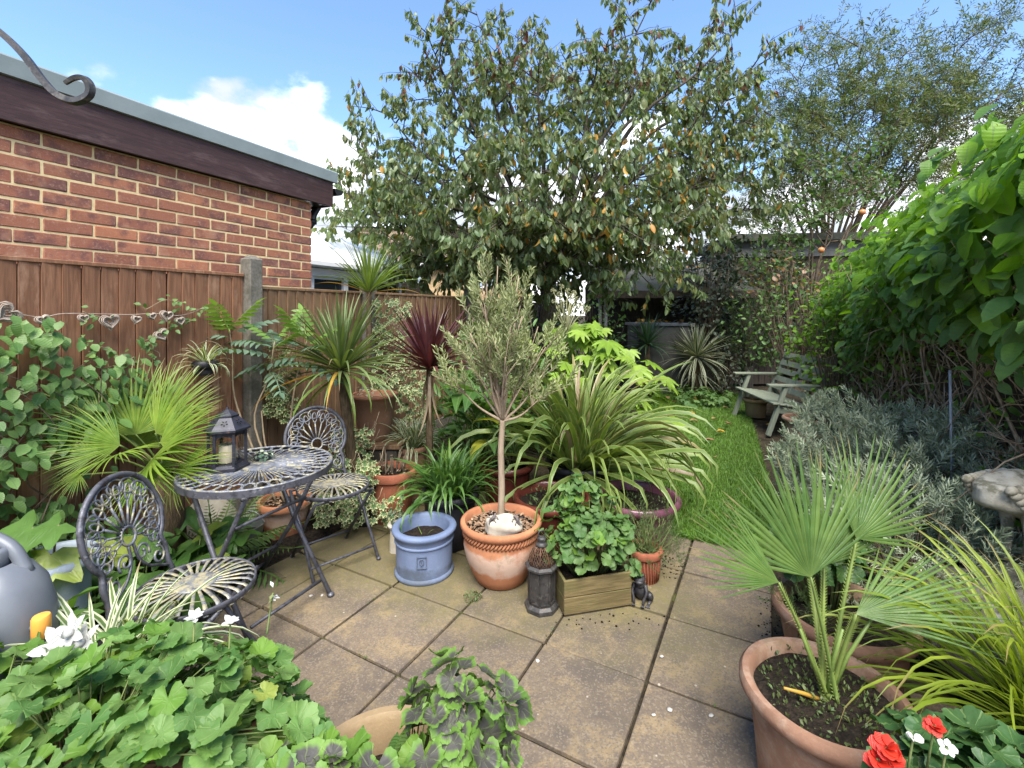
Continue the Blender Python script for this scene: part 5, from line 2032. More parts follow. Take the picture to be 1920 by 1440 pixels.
def fan(o, hub, tip, nrm, base, mat, n=30, spread=2.1, W=0.04, droop=0.12, pr=0.006, spines=False, seedn=0, pmat=None, web=0.30):
    """one palm leaf: stalk and pleated fan"""
    hub, tip, base = Vector(hub), Vector(tip), Vector(base)
    R = (tip - hub).length
    Y = (tip - hub).normalized()
    Z = Vector(nrm)
    Z = (Z - Y * Z.dot(Y)).normalized()
    X = Y.cross(Z)
    rg = random.Random(seedn)
    m = MB()
    seg = 6
    for i in range(n):
        u = (i / (n - 1) - 0.5) * 2
        a = u * spread
        L = R * (1 - 0.30 * abs(u) ** 2.2) * rg.uniform(0.93, 1.05)
        d0 = X * math.sin(a) + Y * math.cos(a)
        sd = X * math.cos(a) - Y * math.sin(a)
        da = 2 * spread / (n - 1)
        ws = L * web
        wmax = ws * math.tan(da / 2) * 1.04
        lift = 0.10 * (1 - abs(u))
        dr = droop * rg.uniform(0.5, 1.6)
        vs, uv, fs = [], [], []
        bend = rg.uniform(-0.05, 0.05)
        for k in range(seg + 1):
            s = k / seg
            r = L * s
            w = wmax * min(1.0, s / web) if s < web else wmax * (1 - ((s - web) / (1 - web)) ** 1.6) * 1.0
            if s >= web:
                w = max(w, 0.0)
            cc = hub + d0 * r + Z * (L * (lift * s - dr * s * s * s)) + sd * (bend * L * s * s)
            ridge = Z * (w * 0.55)
            if k == 0 or k == seg:
                vs.append(cc)
                uv.append((0.5, s))
            else:
                vs += [cc - sd * w - ridge * 0.5, cc + ridge * 0.5, cc + sd * w - ridge * 0.5]
                uv += [(0, s), (0.5, s), (1, s)]
        fs += [(0, 2, 1), (0, 3, 2)]
        for k in range(1, seg - 1):
            a_, b_ = 1 + (k - 1) * 3, 1 + k * 3
            fs += [(a_, a_ + 1, b_ + 1, b_), (a_ + 1, a_ + 2, b_ + 2, b_ + 1)]
        a_ = 1 + (seg - 2) * 3
        e = len(vs) - 1
        fs += [(a_, a_ + 1, e), (a_ + 1, a_ + 2, e)]
        m.add(vs, fs, uv)
    f = m.build('frond', mat, o, True)
    m = MB()
    mid = base.lerp(hub, 0.5) + Vector((0, 0, 0.04 * (hub - base).length))
    P = catmull([base, mid, hub], 6)
    m.tube(P, [pr * (1.5 - 0.8 * i / (len(P) - 1)) for i in range(len(P))], 6, flat=(1.3, 0.8))
    if spines:
        for i in range(2, 40):
            s = i / 40 * (len(P) - 1)
            k = int(s)
            p = P[k].lerp(P[min(k + 1, len(P) - 1)], s - k)
            t = (P[min(k + 1, len(P) - 1)] - P[max(k - 1, 0)]).normalized()
            sd = t.cross(Z).normalized()
            for g_ in (-1, 1):
                q = p + sd * g_ * pr
                m.add([q - t * 0.003, q + t * 0.003, q + sd * g_ * 0.008 + t * 0.006], [(0, 1, 2)])
    m.build('petiole', pmat or LM['petiole'], f, True)


def shrub(o, c, rad, n, T, size, mats, singles=120, pick=None, up=0.25, twigs=40, tmat=None, inner=0.75, lobe=0.25, zmin=0.02, name='leaf', out=0.5, droop=0.0, shape=None):
    """leaves through the volume of a bush with stems from the ground"""
    items, paths = [], []
    c = Vector(c)
    ph = [U(0, TAU) for _ in range(6)]
    k = 0
    while k < n:
        d = Vector((random.gauss(0, 1), random.gauss(0, 1), random.gauss(0, 1))).normalized()
        az = math.atan2(d.y, d.x)
        lump = 1 + lobe * (math.sin(3 * az + d.z * 3 + ph[0]) * 0.5 + math.sin(6 * az + ph[1] + d.z * 5) * 0.35 + math.sin(d.z * 8 + 5 * az + ph[2]) * 0.35)
        q = (1 - inner * random.random() ** 2.2) * lump
        p = c + Vector((d.x * rad[0] * q, d.y * rad[1] * q, d.z * rad[2] * q))
        if p.z < zmin or (shape and not shape(p)):
            k += 0.2
            continue
        g = (d * out + Vector((U(-1, 1), U(-1, 1), U(-1, 1))) * 0.75 + Vector((0, 0, up - droop))).normalized()
        nr = (Vector((0, 0, 1)) + d * 0.6 + Vector((U(-1, 1), U(-1, 1), U(-1, 1))) * 0.5).normalized()
        mi = pick(p) if pick else (0 if len(mats) == 1 else (0 if random.random() < 0.8 else 1))
        items.append((random.choice(T), orient(p, g, nr, size * U(0.65, 1.25)), mi))
        k += 1
    leafset(o, name, items, mats, singles)
    for i in range(twigs):
        d = Vector((random.gauss(0, 1), random.gauss(0, 1), abs(random.gauss(0, 1)) + 0.2)).normalized()
        e = c + Vector((d.x * rad[0], d.y * rad[1], d.z * rad[2])) * 0.92
        b = Vector((c.x + U(-0.2, 0.2) * rad[0], c.y + U(-0.2, 0.2) * rad[1], max(0, c.z - rad[2])))
        mid = b.lerp(e, 0.5) + Vector((U(-0.12, 0.12) * rad[0], U(-0.12, 0.12) * rad[1], 0.1 * rad[2]))
        th = 0.004 + 0.006 * min(1, rad[2])
        paths.append((catmull([b, mid, e], 4), [th * (1 - 0.75 * q / 8) for q in range(9)]))
    if paths:
        stems(o, paths, tmat or M_TWIG, 'stems', 'stuff', 5)


def tree(o, fork, limbs, sub, subL, tw, twL, per, T, size, mats, pick, r0=0.09, singles=300, hang=1.0, bark=None, leaf_from=0.15, trunk=None, upb=0.15, limb_r=0.045):
    fork = Vector(fork)
    items = []
    if trunk:
        m = MB()
        m.tube(catmull(trunk, 6), [r0 * (1.25 - 0.45 * i / (6 * (len(trunk) - 1))) for i in range(6 * (len(trunk) - 1) + 1)], 12)
        m.build('trunk', bark, o, True)
    tws = []
    for li, E in enumerate(limbs):
        E = Vector(E)
        L = (E - fork).length
        mid = fork.lerp(E, 0.45) + Vector((U(-0.05, 0.05) * L, U(-0.05, 0.05) * L, 0.10 * L * U(0.2, 1.2)))
        m1 = fork.lerp(E, 0.75) + Vector((U(-0.04, 0.04) * L, U(-0.04, 0.04) * L, U(-0.02, 0.05) * L))
        P = catmull([fork + Vector((U(-0.04, 0.04), U(-0.04, 0.04), U(-0.25, 0.05))), mid, m1, E], 6)
        nP = len(P)
        m = MB()
        m.tube(P, [max(0.004, limb_r * (1 - 0.92 * (i / (nP - 1)) ** 0.8)) for i in range(nP)], 7)
        m.build('limb', bark, o, True)
        for j in range(sub):
            s = leaf_from + 0.25 + (0.75 - leaf_from) * (j + random.random()) / sub
            s = min(0.999, s)
            k = min(nP - 2, int(s * (nP - 1)))
            p = P[k].lerp(P[k + 1], s * (nP - 1) - k)
            t = (P[k + 1] - P[k]).normalized()
            sd = Vector((random.gauss(0, 1), random.gauss(0, 1), random.gauss(0, 0.7) + upb))
            sd = (sd - t * sd.dot(t)).normalized()
            d = (t * U(0.35, 0.9) + sd).normalized()
            l2 = subL * U(0.6, 1.2) * (1.15 - 0.55 * s)
            e = p + d * l2
            md = p.lerp(e, 0.5) + Vector((U(-0.08, 0.08), U(-0.08, 0.08), U(-0.02, 0.1))) * l2
            Q = catmull([p, md, e], 3)
            tws.append((Q, [max(0.0025, 0.012 * (1 - 0.8 * i / 6)) for i in range(7)]))
            for g_ in range(tw):
                u = (g_ + random.random()) / tw * 0.85 + 0.15
                kk = min(5, int(u * 6))
                pp = Q[kk].lerp(Q[kk + 1], u * 6 - kk)
                d3 = (d * 0.6 + Vector((random.gauss(0, 1), random.gauss(0, 1), random.gauss(0, 0.8) + upb)).normalized()).normalized()
                e3 = pp + d3 * twL * U(0.6, 1.3)
                tws.append(([pp, pp.lerp(e3, 0.5) + Vector((0, 0, 0.02)), e3], [0.004, 0.003, 0.0018]))
                for w in range(per):
                    v = 0.15 + 0.85 * (w + random.random()) / per
                    lp = pp.lerp(e3, min(1, v))
                    g2 = (d3 * 0.25 + Vector((U(-1, 1), U(-1, 1), U(-1, 1))) * (0.55 + 0.4 * (1 - hang)) + Vector((0, 0, -hang))).normalized()
                    nr = Vector((U(-1, 1), U(-1, 1), U(0.0, 1)))
                    items.append((random.choice(T), orient(lp, g2, nr, size * U(0.6, 1.25)), pick(lp)))
    stems(o, tws, bark, 'twigs', 'stuff', 4)
    leafset(o, 'leaf', items, mats, singles)
    return len(items)
# ================================================================== potted plants on the patio
seed(101)
# blue drum pot
o = thing('potted_plant', 'blue drum pot with a few short shoots on the patio', 'potted plant', (-0.502, 2.685, 0))
p = pot(o, M_BLUE, 0.176, 0.262, 0.158, 'drum', 0.075)
rosette(o, (0.0, 0.0, 0.19), 5, 0.11, 1.2, [T_AGA[0], T_AGA[1]], [LM['cordtall']], 1.0, 0.3)
m = MB()
for s_, z_ in ((1, 0), (1, 0.06)):
    m.box((0, 0, z_ - 0.03), (0.05, 0.004, 0.004))
m.box((-0.025, 0, 0), (0.004, 0.004, 0.064))
m.box((0.025, 0, 0), (0.004, 0.004, 0.064))
m.tube([(0.012 * math.cos(a), -0.001, 0.004 + 0.016 * math.sin(a)) for a in [TAU * i / 14 for i in range(14)]], 0.0022, 5, closed=True)
m.tube([(0.0, -0.001, -0.02), (0.0, -0.001, 0.018)], 0.002, 5)
m.tube([(-0.008, -0.001, -0.006), (0.0, -0.001, -0.014), (0.008, -0.001, -0.006)], 0.002, 5)
m.build('stamped_emblem', M_BLUE, p, False, Matrix.Rotation(0.10, 4, 'Z') @ Matrix.Translation((0, -0.1625, 0.125)))

# olive standard in the bellied terracotta pot
o = thing('potted_olive_tree', 'olive tree in a bellied terracotta pot with rope band', 'potted tree', (-0.062, 2.615, 0))
p = pot(o, M_TERRA, 0.226, 0.325, 0.128, 'belly', 0.045, chips=420)
m = MB()
for i in range(64):
    a = TAU * i / 64
    r = 0.205
    m.tube([(r * math.cos(a - 0.06), r * math.sin(a - 0.06), 0.247), (r * 1.015 * math.cos(a), r * 1.015 * math.sin(a), 0.262), (r * math.cos(a + 0.06), r * math.sin(a + 0.06), 0.277)], 0.0065, 5)
rb = m.build('rope_band', M_TERRA, p, True)
rb['kind'] = 'stuff'
m = MB()
tp = [(0.0, 0.01, 0.28), (0.004, 0.01, 0.5), (0.0, 0.0, 0.70), (0.006, 0, 0.80), (0.01, 0, 0.875)]
m.tube(catmull(tp, 5), [0.0195 - 0.004 * i / 20 for i in range(21)], 10)
m.build('trunk', M_BARKPALE, o, True)
seed(102)
items, tws = [], []
fork = Vector((0.01, 0, 0.865))
limbs = []
for i in range(13):
    az = i * 2.4
    el = U(0.75, 1.35) if i > 3 else U(0.45, 0.8)
    limbs.append(fork + ang_dir(az, el) * U(0.45, 0.72) if False else fork + Vector((math.cos(az) * math.cos(el) * 0.32, math.sin(az) * math.cos(el) * 0.36, math.sin(el) * 0.72)) * U(0.75, 1.05))
limbs += [Vector((-0.08, 0, 1.66)), Vector((0.06, 0.05, 1.70)), Vector((0.13, -0.05, 1.60)), Vector((-0.16, 0.05, 1.52)), Vector((-0.25, 0.0, 1.30)), Vector((0.25, 0.0, 1.28)), Vector((-0.24, -0.05, 1.08)), Vector((0.25, -0.1, 1.05)), Vector((-0.02, 0.08, 1.74)), Vector((-0.10, -0.06, 1.62)), Vector((0.10, 0.02, 1.68))]
for E in limbs:
    L = (E - fork).length
    P = catmull([fork, fork.lerp(E, 0.4) + Vector((U(-0.04, 0.04), U(-0.04, 0.04), U(-0.04, 0.02))), E], 5)
    tws.append((P, [0.009 * (1 - 0.82 * i / 10) + 0.0008 for i in range(11)]))
    for j in range(6):
        s = U(0.35, 1.0)
        k = min(9, int(s * 10))
        p_ = P[k]
        d = ((P[min(10, k + 1)] - P[max(0, k - 1)]).normalized() * 0.9 + Vector((U(-1, 1), U(-1, 1), U(-0.1, 0.9))) * 0.7).normalized()
        l2 = U(0.10, 0.22)
        e = p_ + d * l2
        tws.append(([p_, p_.lerp(e, 0.5) + Vector((0, 0, 0.01)), e], [0.0028, 0.002, 0.0012]))
        for w in range(2):
            q = p_.lerp(e, U(0.25, 1.0))
            dd = (d + Vector((U(-0.6, 0.6), U(-0.6, 0.6), U(0.4, 1.5))) * 0.6).normalized()
            items.append((random.choice(T_OLIVE), orient(q, dd, (U(-1, 1), U(-1, 1), U(-1, 1)), U(0.09, 0.17)), 0))
leafset(o, 'sprig', items, [LM['olive']], 300)
stems(o, tws, M_BARKPALE, 'branches', 'stuff', 5)

# white stone with two lizards, lying on the olive pot's bark
o = thing('ornamental_stone', 'white carved stone with lizards lying in the olive pot', 'stone', (-0.045, 2.485, 0.288), 0.12)
m = MB()
m.blob((0, 0, 0.052), (0.104, 0.058, 0.066), 40, 26, 0.10, 3.4, flat_bottom=0.0)
m.build('stone', M_STONE, o, True)
M_LIZ = plain_mat('lizard_bronze', (0.035, 0.028, 0.026), (0.16, 0.13, 0.12), 60, 0.7, 0.4)
for lx, lz, ra in ((-0.06, 0.112, -0.6), (0.07, 0.098, 0.75)):
    m = MB()
    m.tube(catmull([(-0.034, 0, 0), (-0.018, 0.006, 0), (0, 0, 0.002), (0.016, -0.003, 0.001), (0.028, 0, 0)], 3), [0.0025, 0.003, 0.004, 0.0055, 0.007, 0.0085, 0.009, 0.0085, 0.0075, 0.006, 0.007, 0.0075, 0.004], 8)
    for lgx in (-0.008, 0.014):
        for s in (-1, 1):
            m.tube([(lgx, s * 0.006, 0), (lgx + 0.004, s * 0.016, 0), (lgx - 0.002, s * 0.023, 0)], 0.0025, 5)
            for t in (-1, 0, 1):
                m.tube([(lgx - 0.002, s * 0.023, 0), (lgx - 0.002 + t * 0.004, s * 0.029, 0)], 0.0012, 4)
    m.build('lizard', M_LIZ, o, True, Matrix.Translation((lx, -0.030, lz)) @ Matrix.Rotation(1.0, 4, 'X') @ Matrix.Rotation(ra + PI / 2, 4, 'Z'))

# crate of geraniums
seed(103)
cr = thing('crate_planter', 'low pine crate planted with soft green geraniums', 'planter', (0.2526, 2.268, 0.0), math.atan2(0.238, 0.97))
Lx, Wy, Hz = 0.357, 0.24, 0.168
for z in (0.043, 0.127):
    MB().box((Lx / 2, 0.007, z + 0.006), (Lx, 0.014, 0.080), bev=0.002).build('board', M_CRATE, cr)
    MB().box((Lx / 2, Wy - 0.007, z + 0.006), (Lx, 0.014, 0.080), bev=0.002).build('board', M_CRATE, cr)
    for x in (0.007, Lx - 0.007):
        MB().box((x, Wy / 2, z + 0.006), (0.0138, Wy - 0.03, 0.080), bev=0.002).build('board', M_CRATE, cr)
MB().box((Lx / 2, Wy / 2, 0.006), (Lx - 0.01, Wy - 0.01, 0.011)).build('base', M_FENCE3, cr)
MB().box((Lx / 2, Wy / 2, 0.075), (Lx - 0.034, Wy - 0.034, 0.125)).build('soil', M_SOIL, cr)
mound(cr, (Lx / 2 + 0.0, Wy / 2 + 0.02, 0.28), (0.26, 0.18, 0.19), 200, T_GER, 0.060, [LM['gercrate'], LM['ger2']], singles=200, base=(Lx / 2, Wy / 2, 0.13), up=0.45, smat=M_STEM, tilt=0.45, front=0.5)
mound(cr, (Lx / 2 - 0.02, Wy / 2 + 0.08, 0.47), (0.12, 0.10, 0.13), 56, T_GER, 0.056, [LM['gercrate'], LM['ger2']], singles=60, base=(Lx / 2, Wy / 2, 0.13), up=0.4, tilt=0.45)
mound(cr, (Lx + 0.02, 0.03, 0.16), (0.03, 0.04, 0.05), 5, T_GER, 0.075, [LM['gercrate']], singles=10, base=(Lx - 0.03, 0.06, 0.15), up=0.1)

# ribbed terracotta pot with trailing thyme beside the crate
o = thing('potted_plant', 'small fluted terracotta pot with trailing thyme behind the frog', 'potted plant', (0.735, 2.60, 0))
p = pot(o, M_TERRA4, 0.098, 0.175, 0.070, 'flower', 0.03, seg=40)
m = MB()
for i in range(30):
    a = TAU * i / 30
    m.tube([(0.0725 * math.cos(a), 0.0725 * math.sin(a), 0.01), (0.083 * math.cos(a), 0.083 * math.sin(a), 0.13)], 0.0045, 5)
m.build('fluting', M_TERRA4, p, True)['kind'] = 'stuff'
shrub(o, (0.02, 0, 0.22), (0.19, 0.17, 0.13), 420, T_ROSEM, 0.05, [LM['tiny'], LM['moss']], 120, up=0.5, twigs=40, zmin=0.03, tmat=M_STEM, name='sprig')

# big glazed pots
o = thing('potted_plant', 'wide purple glazed pot filled with small creeping plants beside the lawn', 'potted plant', (0.80, 3.02, 0))
pot(o, M_PURPLE, 0.27, 0.30, 0.19, 'rolled', 0.06)
shrub(o, (-0.03, -0.02, 0.245), (0.22, 0.20, 0.05), 520, T_SM, 0.020, [LM['tiny'], LM['moss']], 0, up=0.9, twigs=0, zmin=0.22)
o = thing('potted_plant', 'dark red glazed pot almost hidden behind the crate', 'potted plant', (0.255, 3.02, 0))
pot(o, M_REDGLAZE, 0.245, 0.30, 0.18, 'rolled', 0.05)
shrub(o, (0.0, -0.05, 0.28), (0.18, 0.15, 0.06), 160, T_SM, 0.03, [LM['tiny'], LM['gercrate']], 60, up=0.8, twigs=0, zmin=0.25)

# agapanthus in a black pot
seed(104)
o = thing('potted_plant', 'agapanthus with arching grassy green leaves in a black pot', 'potted plant', (-0.40, 3.02, 0))
pot(o, M_BLACKPOT, 0.185, 0.33, 0.15, 'rolled', 0.04)
for q in range(9):
    a, r = q * 2.4, 0.035 * math.sqrt(q)
    rosette(o, (r * math.cos(a), r * math.sin(a), 0.30), 23, 0.40, 0.95, T_AGA, [LM['aga'], LM['ger2']], 1.45, 0.35, 0.4, 300, pick=lambda s: 0 if random.random() < 0.93 else 1, r0=0.015)

# terracotta pot with bare stems, spider plant pot behind it
seed(105)
o = thing('potted_plant', 'tall brown terracotta pot with bare pruned stems behind the agapanthus', 'potted plant', (-0.86, 3.36, 0))
pot(o, M_TERRA4, 0.178, 0.355, 0.125, 'flower', 0.05, rim=0.06)
pts = []
for i in range(16):
    a, r = U(0, TAU), U(0.01, 0.10)
    b = Vector((r * math.cos(a), r * math.sin(a), 0.30))
    e = b + Vector((U(-0.05, 0.05), U(-0.05, 0.05), U(0.08, 0.20)))
    pts.append(([b, b.lerp(e, 0.5) + Vector((U(-0.015, 0.015), 0, 0)), e], [0.007, 0.006, 0.004]))
stems(o, pts, M_TWIG, 'pruned_stems', 'stuff')
shrub(o, (0, 0, 0.36), (0.12, 0.12, 0.06), 60, T_SM, 0.025, [LM['dead'], LM['tiny']], 20, twigs=0, zmin=0.3)
o = thing('potted_spider_plant', 'spider plant with white edged leaves in a dark pot below the red cordyline', 'potted plant', (-0.81, 3.78, 0))
pot(o, M_TERRA3, 0.14, 0.40, 0.10, 'flower', 0.04)
for q in range(4):
    rosette(o, (U(-0.04, 0.04), U(-0.04, 0.04), 0.38), 26, 0.34, 1.0, T_SPID, [LM['spider']], 1.5, 0.45, 0.4, 200)

# small pale pot with succulent
o = thing('potted_plant', 'narrow pale grey pot with a small succulent beside the blue pot', 'potted plant', (-0.715, 2.90, 0))
pot(o, M_STONE, 0.055, 0.17, 0.042, 'flower', 0.02, rim=0.02, seg=24)
mound(o, (0, 0, 0.20), (0.055, 0.055, 0.05), 42, T_OV, 0.035, [LM['elae'], LM['meli']], singles=60, up=0.2, stalk=False)

# terracotta pot with the melianthus stems, left of the table
seed(106)
B0 = Vector((-1.50, 3.10, 0))
o = thing('potted_melianthus', 'blue green melianthus on bare stems in a terracotta pot behind the table', 'potted plant', B0)
pot(o, M_TERRA, 0.168, 0.245, 0.11, 'flower', 0.035, rim=0.045, chips=60)
tops = []
stp = []
for pts in (((520, 930, 3.1), (478, 850, 3.05), (440, 745, 3.05), (436, 660, 3.05), (430, 618, 3.02)),
            ((545, 930, 3.12), (478, 800, 3.08), (503, 710, 3.08), (515, 640, 3.06)),
            ((560, 930, 3.1), (545, 800, 3.15), (560, 690, 3.15), (575, 640, 3.12)),
            ((535, 930, 3.1), (500, 845, 3.1), (490, 770, 3.12))):
    P = [at(*q) - B0 for q in pts]
    P[0].z = 0.2
    P[0].x = max(-0.1, min(0.1, P[0].x))
    P[0].y = 0.0
    cp = catmull(P, 5)
    stp.append((cp, [0.0085 - 0.0045 * i / (len(cp) - 1) for i in range(len(cp))]))
    tops.append(cp)
for pth in stp:
    stems(o, [pth], M_TWIGPALE, 'stem')
items = []
for gi, cp in enumerate(tops[:3]):
    top = cp[-1]
    for i in range(9 if gi else 8):
        s = i / 8
        b = cp[-1 - min(len(cp) - 2, int(s * 5))]
        az = i * 2.4 + gi
        el = 0.9 - 1.1 * s
        d = ang_dir(az, el)
        d.y *= 0.6
        items.append((T_MELI[min(2, int(s * 3))], orient(b, d, (0, 0, 1), U(0.19, 0.28)), 1 if s < 0.3 else 0))
leafset(o, 'leaf', items, [LM['meli'], LM['meli2']], 60)

# galvanised bucket
o = thing('bucket', 'small galvanised bucket with wire handle on the slabs beside the terracotta pot', 'bucket', (-1.615, 2.86, 0))
m = MB()
m.lathe([(0, 0.0), (0.066, 0.0), (0.068, 0.004), (0.092, 0.172), (0.0965, 0.174), (0.0965, 0.18), (0.091, 0.18), (0.088, 0.172), (0.066, 0.02), (0.0, 0.018)], 32)
m.build('pail', M_ZINC, o, True, sharp=40)
m = MB()
m.tube([(0.09 * math.cos(a), 0.02, 0.17 + 0.085 * math.sin(a)) for a in [PI * i / 14 for i in range(15)]], 0.0025, 5)
m.build('handle', M_ZINC, o, True)
m = MB()
m.lathe([(0, 0.125), (0.083, 0.125)], 24)
m.build('water_and_leaves', M_SOIL, o)
# ================================================================== spiky plants along the fence
seed(110)
Bc = Vector((-1.165, 3.20, 0))
o = thing('green_cordyline', 'green cordyline with a fountain of sword leaves above the far chair', 'cordyline', Bc)
m = MB()
m.tube(catmull([(0.06, 0.1, 0), (0.05, 0.06, 0.45), (0.02, 0.02, 0.85), (0, 0, 1.09)], 5), [0.040 - 0.008 * i / 15 for i in range(16)], 10)
m.build('trunk', M_FIBRE, o, True)
rosette(o, (0, 0, 1.10), 150, 0.58, 0.72, T_CORD[:5], [LM['cord'], LM['gold']], 1.5, -0.1, 0.3, 300, pick=lambda s: 1 if (s > 0.9 and random.random() < 0.22) else 0, lpow=1.25)
rosette(o, (0, 0, 1.07), 13, 0.50, 1.1, [T_CORD[4], T_CORD[5]], [LM['cordtall']], 0.15, -0.7, 0.4, 300)

Bt = Vector((-1.205, 3.95, 0))
o = thing('tall_cordyline', 'tall thin cordyline with a lime green tuft rising above the fence', 'cordyline', Bt)
m = MB()
m.tube(catmull([(-0.03, 0, 0), (-0.02, 0, 0.6), (0.0, 0, 1.1), (0, 0, 1.66)], 5), [0.030 - 0.008 * i / 15 for i in range(16)], 9)
m.build('trunk', M_FIBRE, o, True)
rosette(o, (0, 0, 1.66), 70, 0.52, 0.62, T_CORD[:4], [LM['cordtall'], LM['gold']], 1.52, 0.25, 0.25, 300, pick=lambda s: 1 if s > 0.97 else 0)

Br = Vector((-0.60, 3.42, 0))
o = thing('red_cordyline', 'dark red cordyline with upright sword leaves beside the olive tree', 'cordyline', Br)
m = MB()
m.tube([(0, 0, 0), (0.0, 0, 0.6), (0, 0, 1.08)], [0.028, 0.026, 0.024], 9)
m.build('trunk', M_FIBRE, o, True)
rosette(o, (0, 0, 1.08), 105, 0.56, 1.05, T_CORD[:4], [LM['red']], 1.5, 0.05, 0.22, 300, lpow=1.3)
rosette(o, (0, 0, 1.05), 8, 0.50, 1.1, [T_CORD[3]], [LM['dead']], -1.25, -1.5, 0.2, 300, name='dead_leaf')

# terracotta pot on a board behind the green cordyline
o = thing('potted_plant', 'large brown terracotta pot raised on a timber stand below the fence', 'potted plant', (-1.115, 3.80, 0.0))
MB().box((0, 0, 0.205), (0.46, 0.36, 0.41), bev=0.006).build('stand', M_OLDWOOD, o)
MB().box((0, 0, 0.43), (0.52, 0.40, 0.035), bev=0.004).build('stand_top', M_FENCE2, o)
pot(o, M_TERRA3, 0.185, 0.36, 0.115, 'flower', 0.05, z0=0.452, rim=0.03, lip=0.008)
mound(o, (0.0, 0, 0.80), (0.15, 0.15, 0.08), 60, T_SM, 0.035, [LM['silver'], LM['elae']], singles=40, stalk=False)

# phormium in a black pot
seed(112)
o = thing('potted_phormium', 'phormium with long arching striped leaves in a dark pot at the edge of the lawn', 'potted plant', (0.50, 3.48, 0))
pot(o, M_BLACKPOT, 0.25, 0.37, 0.19, 'rolled', 0.05)
for q in range(8):
    a, r = q * 2.4, 0.04 * math.sqrt(q)
    rosette(o, (r * math.cos(a), r * math.sin(a), 0.33), 37, 1.0, 0.68, T_PHOR, [LM['phor'], LM['phor2'], LM['dead']], 1.45, 0.20, 0.55, 220, pick=lambda s: 0 if random.random() < 0.86 else (1 if random.random() < 0.8 else 2), r0=0.02, bias=(0.28, -0.10, 0.0))

# ginger in a brown pot
seed(113)
o = thing('potted_ginger_lily', 'ginger lily with broad green leaves in a brown pot behind the olive', 'potted plant', (-0.04, 3.52, 0))
pot(o, M_REDGLAZE, 0.20, 0.345, 0.15, 'rolled', 0.05)
items, pts = [], []
for q in range(12):
    a = q * 2.4
    b = Vector((0.09 * math.cos(a), 0.09 * math.sin(a), 0.30))
    e = b + Vector((U(-0.40, 0.12), U(-0.22, 0.12), U(0.35, 0.75)))
    P = catmull([b, b.lerp(e, 0.5) + Vector((0, 0, 0.06)), e], 5)
    pts.append((P, [0.009 - 0.004 * i / 10 for i in range(11)]))
    for w in range(5):
        p_ = P[3 + int(w * 1.7)]
        az = a + w * PI + U(-0.5, 0.5)
        items.append((random.choice(T_LANCE), orient(p_, ang_dir(az, U(-0.1, 0.8)), (0, 0, 1), U(0.28, 0.42)), 1 if random.random() < 0.08 else 0))
leafset(o, 'leaf', items, [LM['canna'], LM['canna2']], 100)
stems(o, pts, M_STEM, 'stems', 'stuff')

# fatsia
seed(114)
Bf = Vector((0.72, 4.75, 0))
o = thing('fatsia_bush', 'fatsia with large lime green lobed leaves and cream flower heads', 'shrub', Bf)
items, pts = [], []
for i in range(95):
    d = ang_dir(U(0, TAU), U(0.05, 1.5))
    q = U(0.75, 1.05)
    p_ = Vector((d.x * 0.95 * q, d.y * 0.55 * q, 0.62 + d.z * 0.72 * q))
    if p_.x > 0.15:
        p_.z -= (p_.x - 0.15) * 0.38
    nr = (Vector((d.x * 0.6, d.y * 0.6 - 0.35, 0.9)) + Vector((U(-1, 1), U(-1, 1), U(-1, 1))) * 0.3).normalized()
    g_ = Vector((d.x, d.y - 0.5, -0.35)) + Vector((U(-1, 1), U(-1, 1), 0)) * 0.5
    items.append((random.choice(T_FATS), orient(p_, g_, nr, U(0.12, 0.22)), 0))
    if i % 2 == 0:
        b = Vector((U(-0.2, 0.2), U(-0.1, 0.1), 0.0))
        pts.append(([b, b.lerp(p_, 0.6) + Vector((0, 0, 0.1)), p_], [0.012, 0.008, 0.005]))
leafset(o, 'leaf', items, [LM['fatsia']], 120)
stems(o, pts, M_STEM, 'stems', 'stuff')
m2 = []
hub0 = at(1060, 610, 4.6) - Bf
for (x, y) in ((1038, 545), (1050, 552), (1052, 538), (1064, 546), (1070, 556), (1076, 550), (1080, 560), (1040, 566), (1048, 578), (1056, 568), (1082, 574), (1090, 572), (1102, 578), (1096, 584), (1068, 580), (1045, 592)):
    c = at(x, y, 4.6 + U(-0.08, 0.08)) - Bf
    m = MB()
    for k_ in range(26):
        d = Vector((random.gauss(0, 1), random.gauss(0, 1), random.gauss(0, 1))).normalized()
        m.tube([c, c + d * 0.026], [0.0012, 0.0012], 3, cap=False)
        m.blob(c + d * 0.028, (0.005, 0.005, 0.005), 6, 4)
    m.tube([hub0 + Vector((0, 0, -0.1)), hub0.lerp(c, 0.5) + Vector((0, 0, -0.02)), c], [0.005, 0.004, 0.003], 5)
    m.build('flower_head', LM['creamfl'], o, True)

# ================================================================== left side planting
seed(120)
